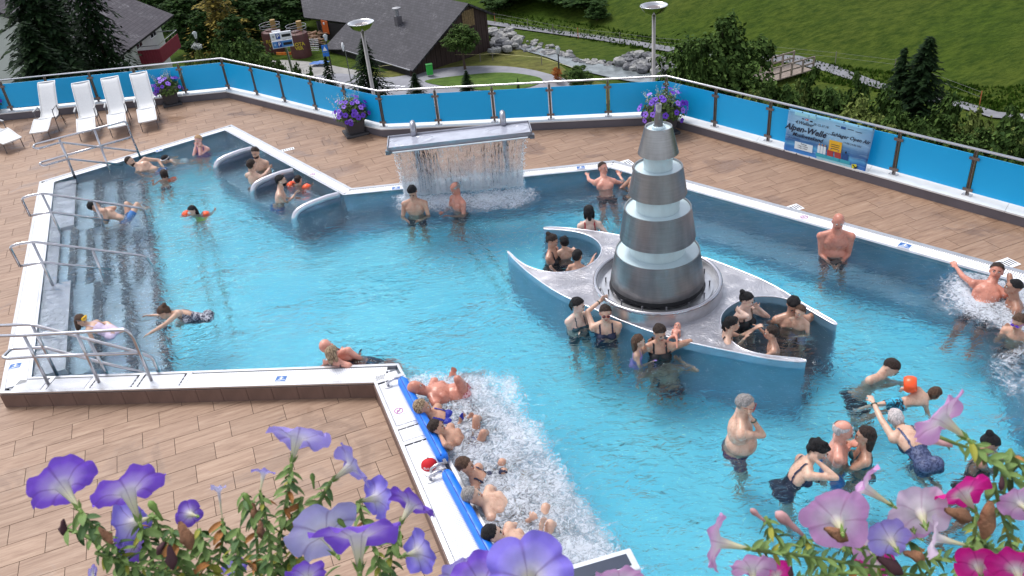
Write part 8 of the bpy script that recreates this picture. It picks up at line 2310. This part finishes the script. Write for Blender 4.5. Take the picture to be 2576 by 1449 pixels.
def withered(par, X, Y, d, lpx, ang, seed, m=M_DRY):
    r_ = random.Random(seed); c = D(X, Y, d); dv = Vector(RM @ np.array([math.cos(ang), math.sin(ang), .1])).normalized(); L_ = lpx * d / FOC; mb = MB(); s_ = dv.orthogonal().normalized(); s2 = dv.cross(s_)
    prof = [(0, .05), (.15, .11), (.4, .16), (.62, .22), (.8, .16), (.92, .10), (1, .03)]; n = 12
    for t, rr5 in prof:
        for k in range(n):
            a = 2 * PI * k / n; q = rr5 * L_ * (1 + .35 * r_.uniform(-1, 1)); mb.v.append(tuple(c + dv * (t - .5) * L_ + s_ * q * math.cos(a) + s2 * q * math.sin(a) + Vector((0, 0, -.12 * L_ * t * t)) - par.location))
    for i in range(len(prof) - 1):
        for k in range(n): k2 = (k + 1) % n; mb.f.append((i * n + k, i * n + k2, (i + 1) * n + k2, (i + 1) * n + k)); mb.mi.append(0)
    mb.build('withered_flower', m, par, smooth=True)
def bud(par, X, Y, bx, by, d, m):
    a, b = D(bx, by, d), D(X, Y, d); L_ = (b - a).length; pts = [a.lerp(b, t) - par.location for t in (0, .25, .5, .72, .9, 1)]
    MB().tube(pts, [L_ * .05, L_ * .08, L_ * .10, L_ * .17, L_ * .14, L_ * .04], 10).build('flower_bud', m, par, smooth=True)
vp = thing('petunia_plant', 'violet and lilac petunias close to the camera, lower left', 'flowers', tuple(D(600, 1480, .72)))
for i, a in enumerate([(150, 1213, .70, 96, 202, 1284, .03, 'v'), (318, 1226, .69, 104, 352, 1318, .02, 'v'), (322, 1318, .76, 70, 388, 1300, .0, 'b'), (330, 1372, .78, 50, 360, 1352, .02, 'v'), (474, 1292, .78, 40, 500, 1300, .03, 'v'),
        (549, 1226, .72, 40, 560, 1312, .0, 'w', .3), (664, 1185, .74, 34, 654, 1240, .0, 'l', .3), (750, 1092, .72, 92, 733, 1168, .015, 'l', 1.5), (890, 1168, .73, 76, 832, 1212, .01, 'l', 1.4), (952, 1252, .75, 62, 900, 1262, .03, 'b'),
        (1040, 1262, .70, 76, 1005, 1322, .01, 'v', 1.3), (812, 1330, .73, 108, 850, 1400, .05, 'w'), (900, 1338, .64, 132, 905, 1445, .02, 'v', 1.4), (1056, 1388, .74, 66, 1010, 1400, .02, 'b'), (1330, 1445, .60, 128, 1330, 1500, .06, 'b', .5), (1205, 1462, .62, 86, 1240, 1520, .05, 'v', .5),
        (1160, 1452, .70, 76, 1190, 1500, .05, 'l'), (772, 1440, .68, 58, 780, 1500, .03, 'v'), (590, 1425, .84, 40, 600, 1450, .0, 'b'), (232, 1440, .80, 30, 240, 1460, .0, 'l')]):
    fl5 = a[8] if len(a) > 8 else 1.0; flower(vp, *a[:8], 100 + i, flare=fl5, squash=.42 if a[7] in 'wl' and a[3] < 45 else 1.0)
for i, (pts, n, lp_) in enumerate([([(202, 1284), (235, 1330), (300, 1390), (340, 1470)], 22, 42), ([(352, 1318), (370, 1370), (400, 1460)], 18, 42), ([(160, 1330), (215, 1345), (280, 1400), (330, 1480)], 16, 36), ([(560, 1312), (560, 1360), (540, 1460)], 18, 36), ([(654, 1240), (668, 1300), (680, 1380), (690, 1470)], 26, 38),
        ([(733, 1168), (728, 1220), (715, 1290), (700, 1380), (690, 1470)], 34, 36), ([(832, 1212), (800, 1270), (770, 1340), (740, 1470)], 26, 36), ([(610, 1240), (640, 1300), (650, 1400), (640, 1480)], 24, 38), ([(430, 1330), (450, 1390), (470, 1470)], 22, 40), ([(500, 1330), (520, 1400), (530, 1480)], 22, 40),
        ([(900, 1262), (920, 1330), (950, 1400), (960, 1470)], 22, 36), ([(1005, 1322), (985, 1380), (980, 1470)], 20, 36), ([(240, 1390), (320, 1420), (420, 1440), (520, 1450)], 30, 38), ([(560, 1400), (640, 1420), (740, 1425), (840, 1460)], 34, 38), ([(380, 1290), (410, 1350), (440, 1440)], 20, 38), ([(300, 1345), (330, 1400), (360, 1470)], 20, 36), ([(600, 1330), (600, 1390), (590, 1470)], 20, 36), ([(760, 1250), (745, 1320), (735, 1400), (730, 1470)], 24, 34)]):
    branch(vp, pts, .74 + .02 * (i % 4), 300 + i, int(n * 1.5), lp_ * 1.1)
for i, a in enumerate([(158, 1325, .72, 40, 1.7), (465, 1345, .72, 72, 1.2), (640, 1285, .74, 44, 1.4), (430, 1400, .70, 60, 1.5), (265, 1345, .72, 50, .9), (655, 1330, .72, 44, 1.6), (405, 1378, .74, 40, 2.2)]): withered(vp, *a, 400 + i, M_DRY if i % 3 else M_DRYD)
for a in ((375, 1260, 410, 1310), (785, 1190, 790, 1230), (615, 1240, 635, 1280), (850, 1305, 880, 1340)): bud(vp, *a, .73, M_CAL)
pp_ = thing('petunia_plant', 'pink, blush and magenta petunias close to the camera, lower right', 'flowers', tuple(D(2250, 1480, .72)))
for i, a in enumerate([(2362, 1048, .66, 100, 2438, 1108, .03, 'p'), (2104, 1302, .68, 98, 2120, 1345, .05, 'p'), (2165, 1222, .70, 76, 2250, 1275, .01, 'p', 1.3), (2315, 1285, .72, 82, 2330, 1330, .05, 'q'), (2420, 1238, .71, 84, 2458, 1294, .02, 'm', 1.3), (2560, 1262, .70, 56, 2590, 1290, .02, 'p'),
        (1797, 1362, .66, 84, 1892, 1382, .01, 'p', 1.3), (1890, 1424, .72, 66, 1900, 1480, .02, 'p'), (1950, 1440, .76, 50, 1965, 1480, .02, 'm'), (2236, 1352, .70, 62, 2260, 1390, .04, 'l'), (2345, 1350, .67, 66, 2440, 1374, .01, 'q', 1.2), (2460, 1418, .74, 66, 2470, 1460, .03, 'm'), (2556, 1424, .70, 78, 2570, 1480, .03, 'm'),
        (2200, 1418, .76, 56, 2210, 1450, .02, 'm'), (1560, 1462, .68, 76, 1570, 1520, .03, 'p'), (2185, 1375, .75, 50, 2200, 1400, .02, 'p'), (2290, 1310, .74, 60, 2300, 1340, .03, 'p')]):
    flower(pp_, *a[:8], 500 + i, flare=a[8] if len(a) > 8 else 1.0)
for i, (pts, n, lp_) in enumerate([([(2438, 1108), (2480, 1150), (2530, 1190), (2600, 1230)], 26, 42), ([(2340, 1090), (2400, 1115), (2450, 1130)], 5, 30), ([(2250, 1275), (2270, 1310), (2290, 1370), (2330, 1470)], 22, 40), ([(2120, 1345), (2150, 1400), (2200, 1480)], 20, 40), ([(1892, 1382), (1960, 1392), (2040, 1400), (2150, 1420), (2260, 1430)], 34, 36), ([(1925, 1300), (1950, 1345), (1990, 1400)], 16, 36),
        ([(2458, 1294), (2450, 1350), (2440, 1420), (2430, 1480)], 20, 38), ([(2440, 1374), (2500, 1385), (2600, 1390)], 18, 36), ([(2500, 1215), (2520, 1290), (2540, 1360), (2560, 1450)], 24, 38), ([(2020, 1345), (2040, 1390), (2080, 1450)], 18, 34), ([(2000, 1460), (2120, 1440), (2260, 1440), (2400, 1460)], 40, 34), ([(2300, 1400), (2380, 1410), (2480, 1400), (2580, 1420)], 30, 36), ([(2060, 1340), (2140, 1370), (2230, 1390)], 20, 34), ([(2540, 1130), (2570, 1180), (2600, 1200)], 12, 44)]):
    branch(pp_, pts, .72 + .02 * (i % 4), 600 + i, int(n * 1.4), lp_ * 1.1, mix=(.62, .88, .97))
for i, a in enumerate([(2104, 1342, .66, 70, .4), (2412, 1292, .68, 78, .3), (2484, 1305, .69, 92, 1.7), (2240, 1420, .70, 80, .5), (2300, 1395, .70, 60, .2), (2520, 1215, .70, 34, 1.6), (1990, 1440, .72, 30, 1.6)]): withered(pp_, *a, 700 + i, M_DRY if i not in (3, 5, 6) else M_DRYD)
for a in ((1888, 1280, 1925, 1312), (1952, 1288, 2020, 1346), (2310, 1098, 2395, 1122)): bud(pp_, *a, .69, mat('bud_pink', (0.50, 0.27, 0.27), rough=0.6, var=0.4, vscale=50))
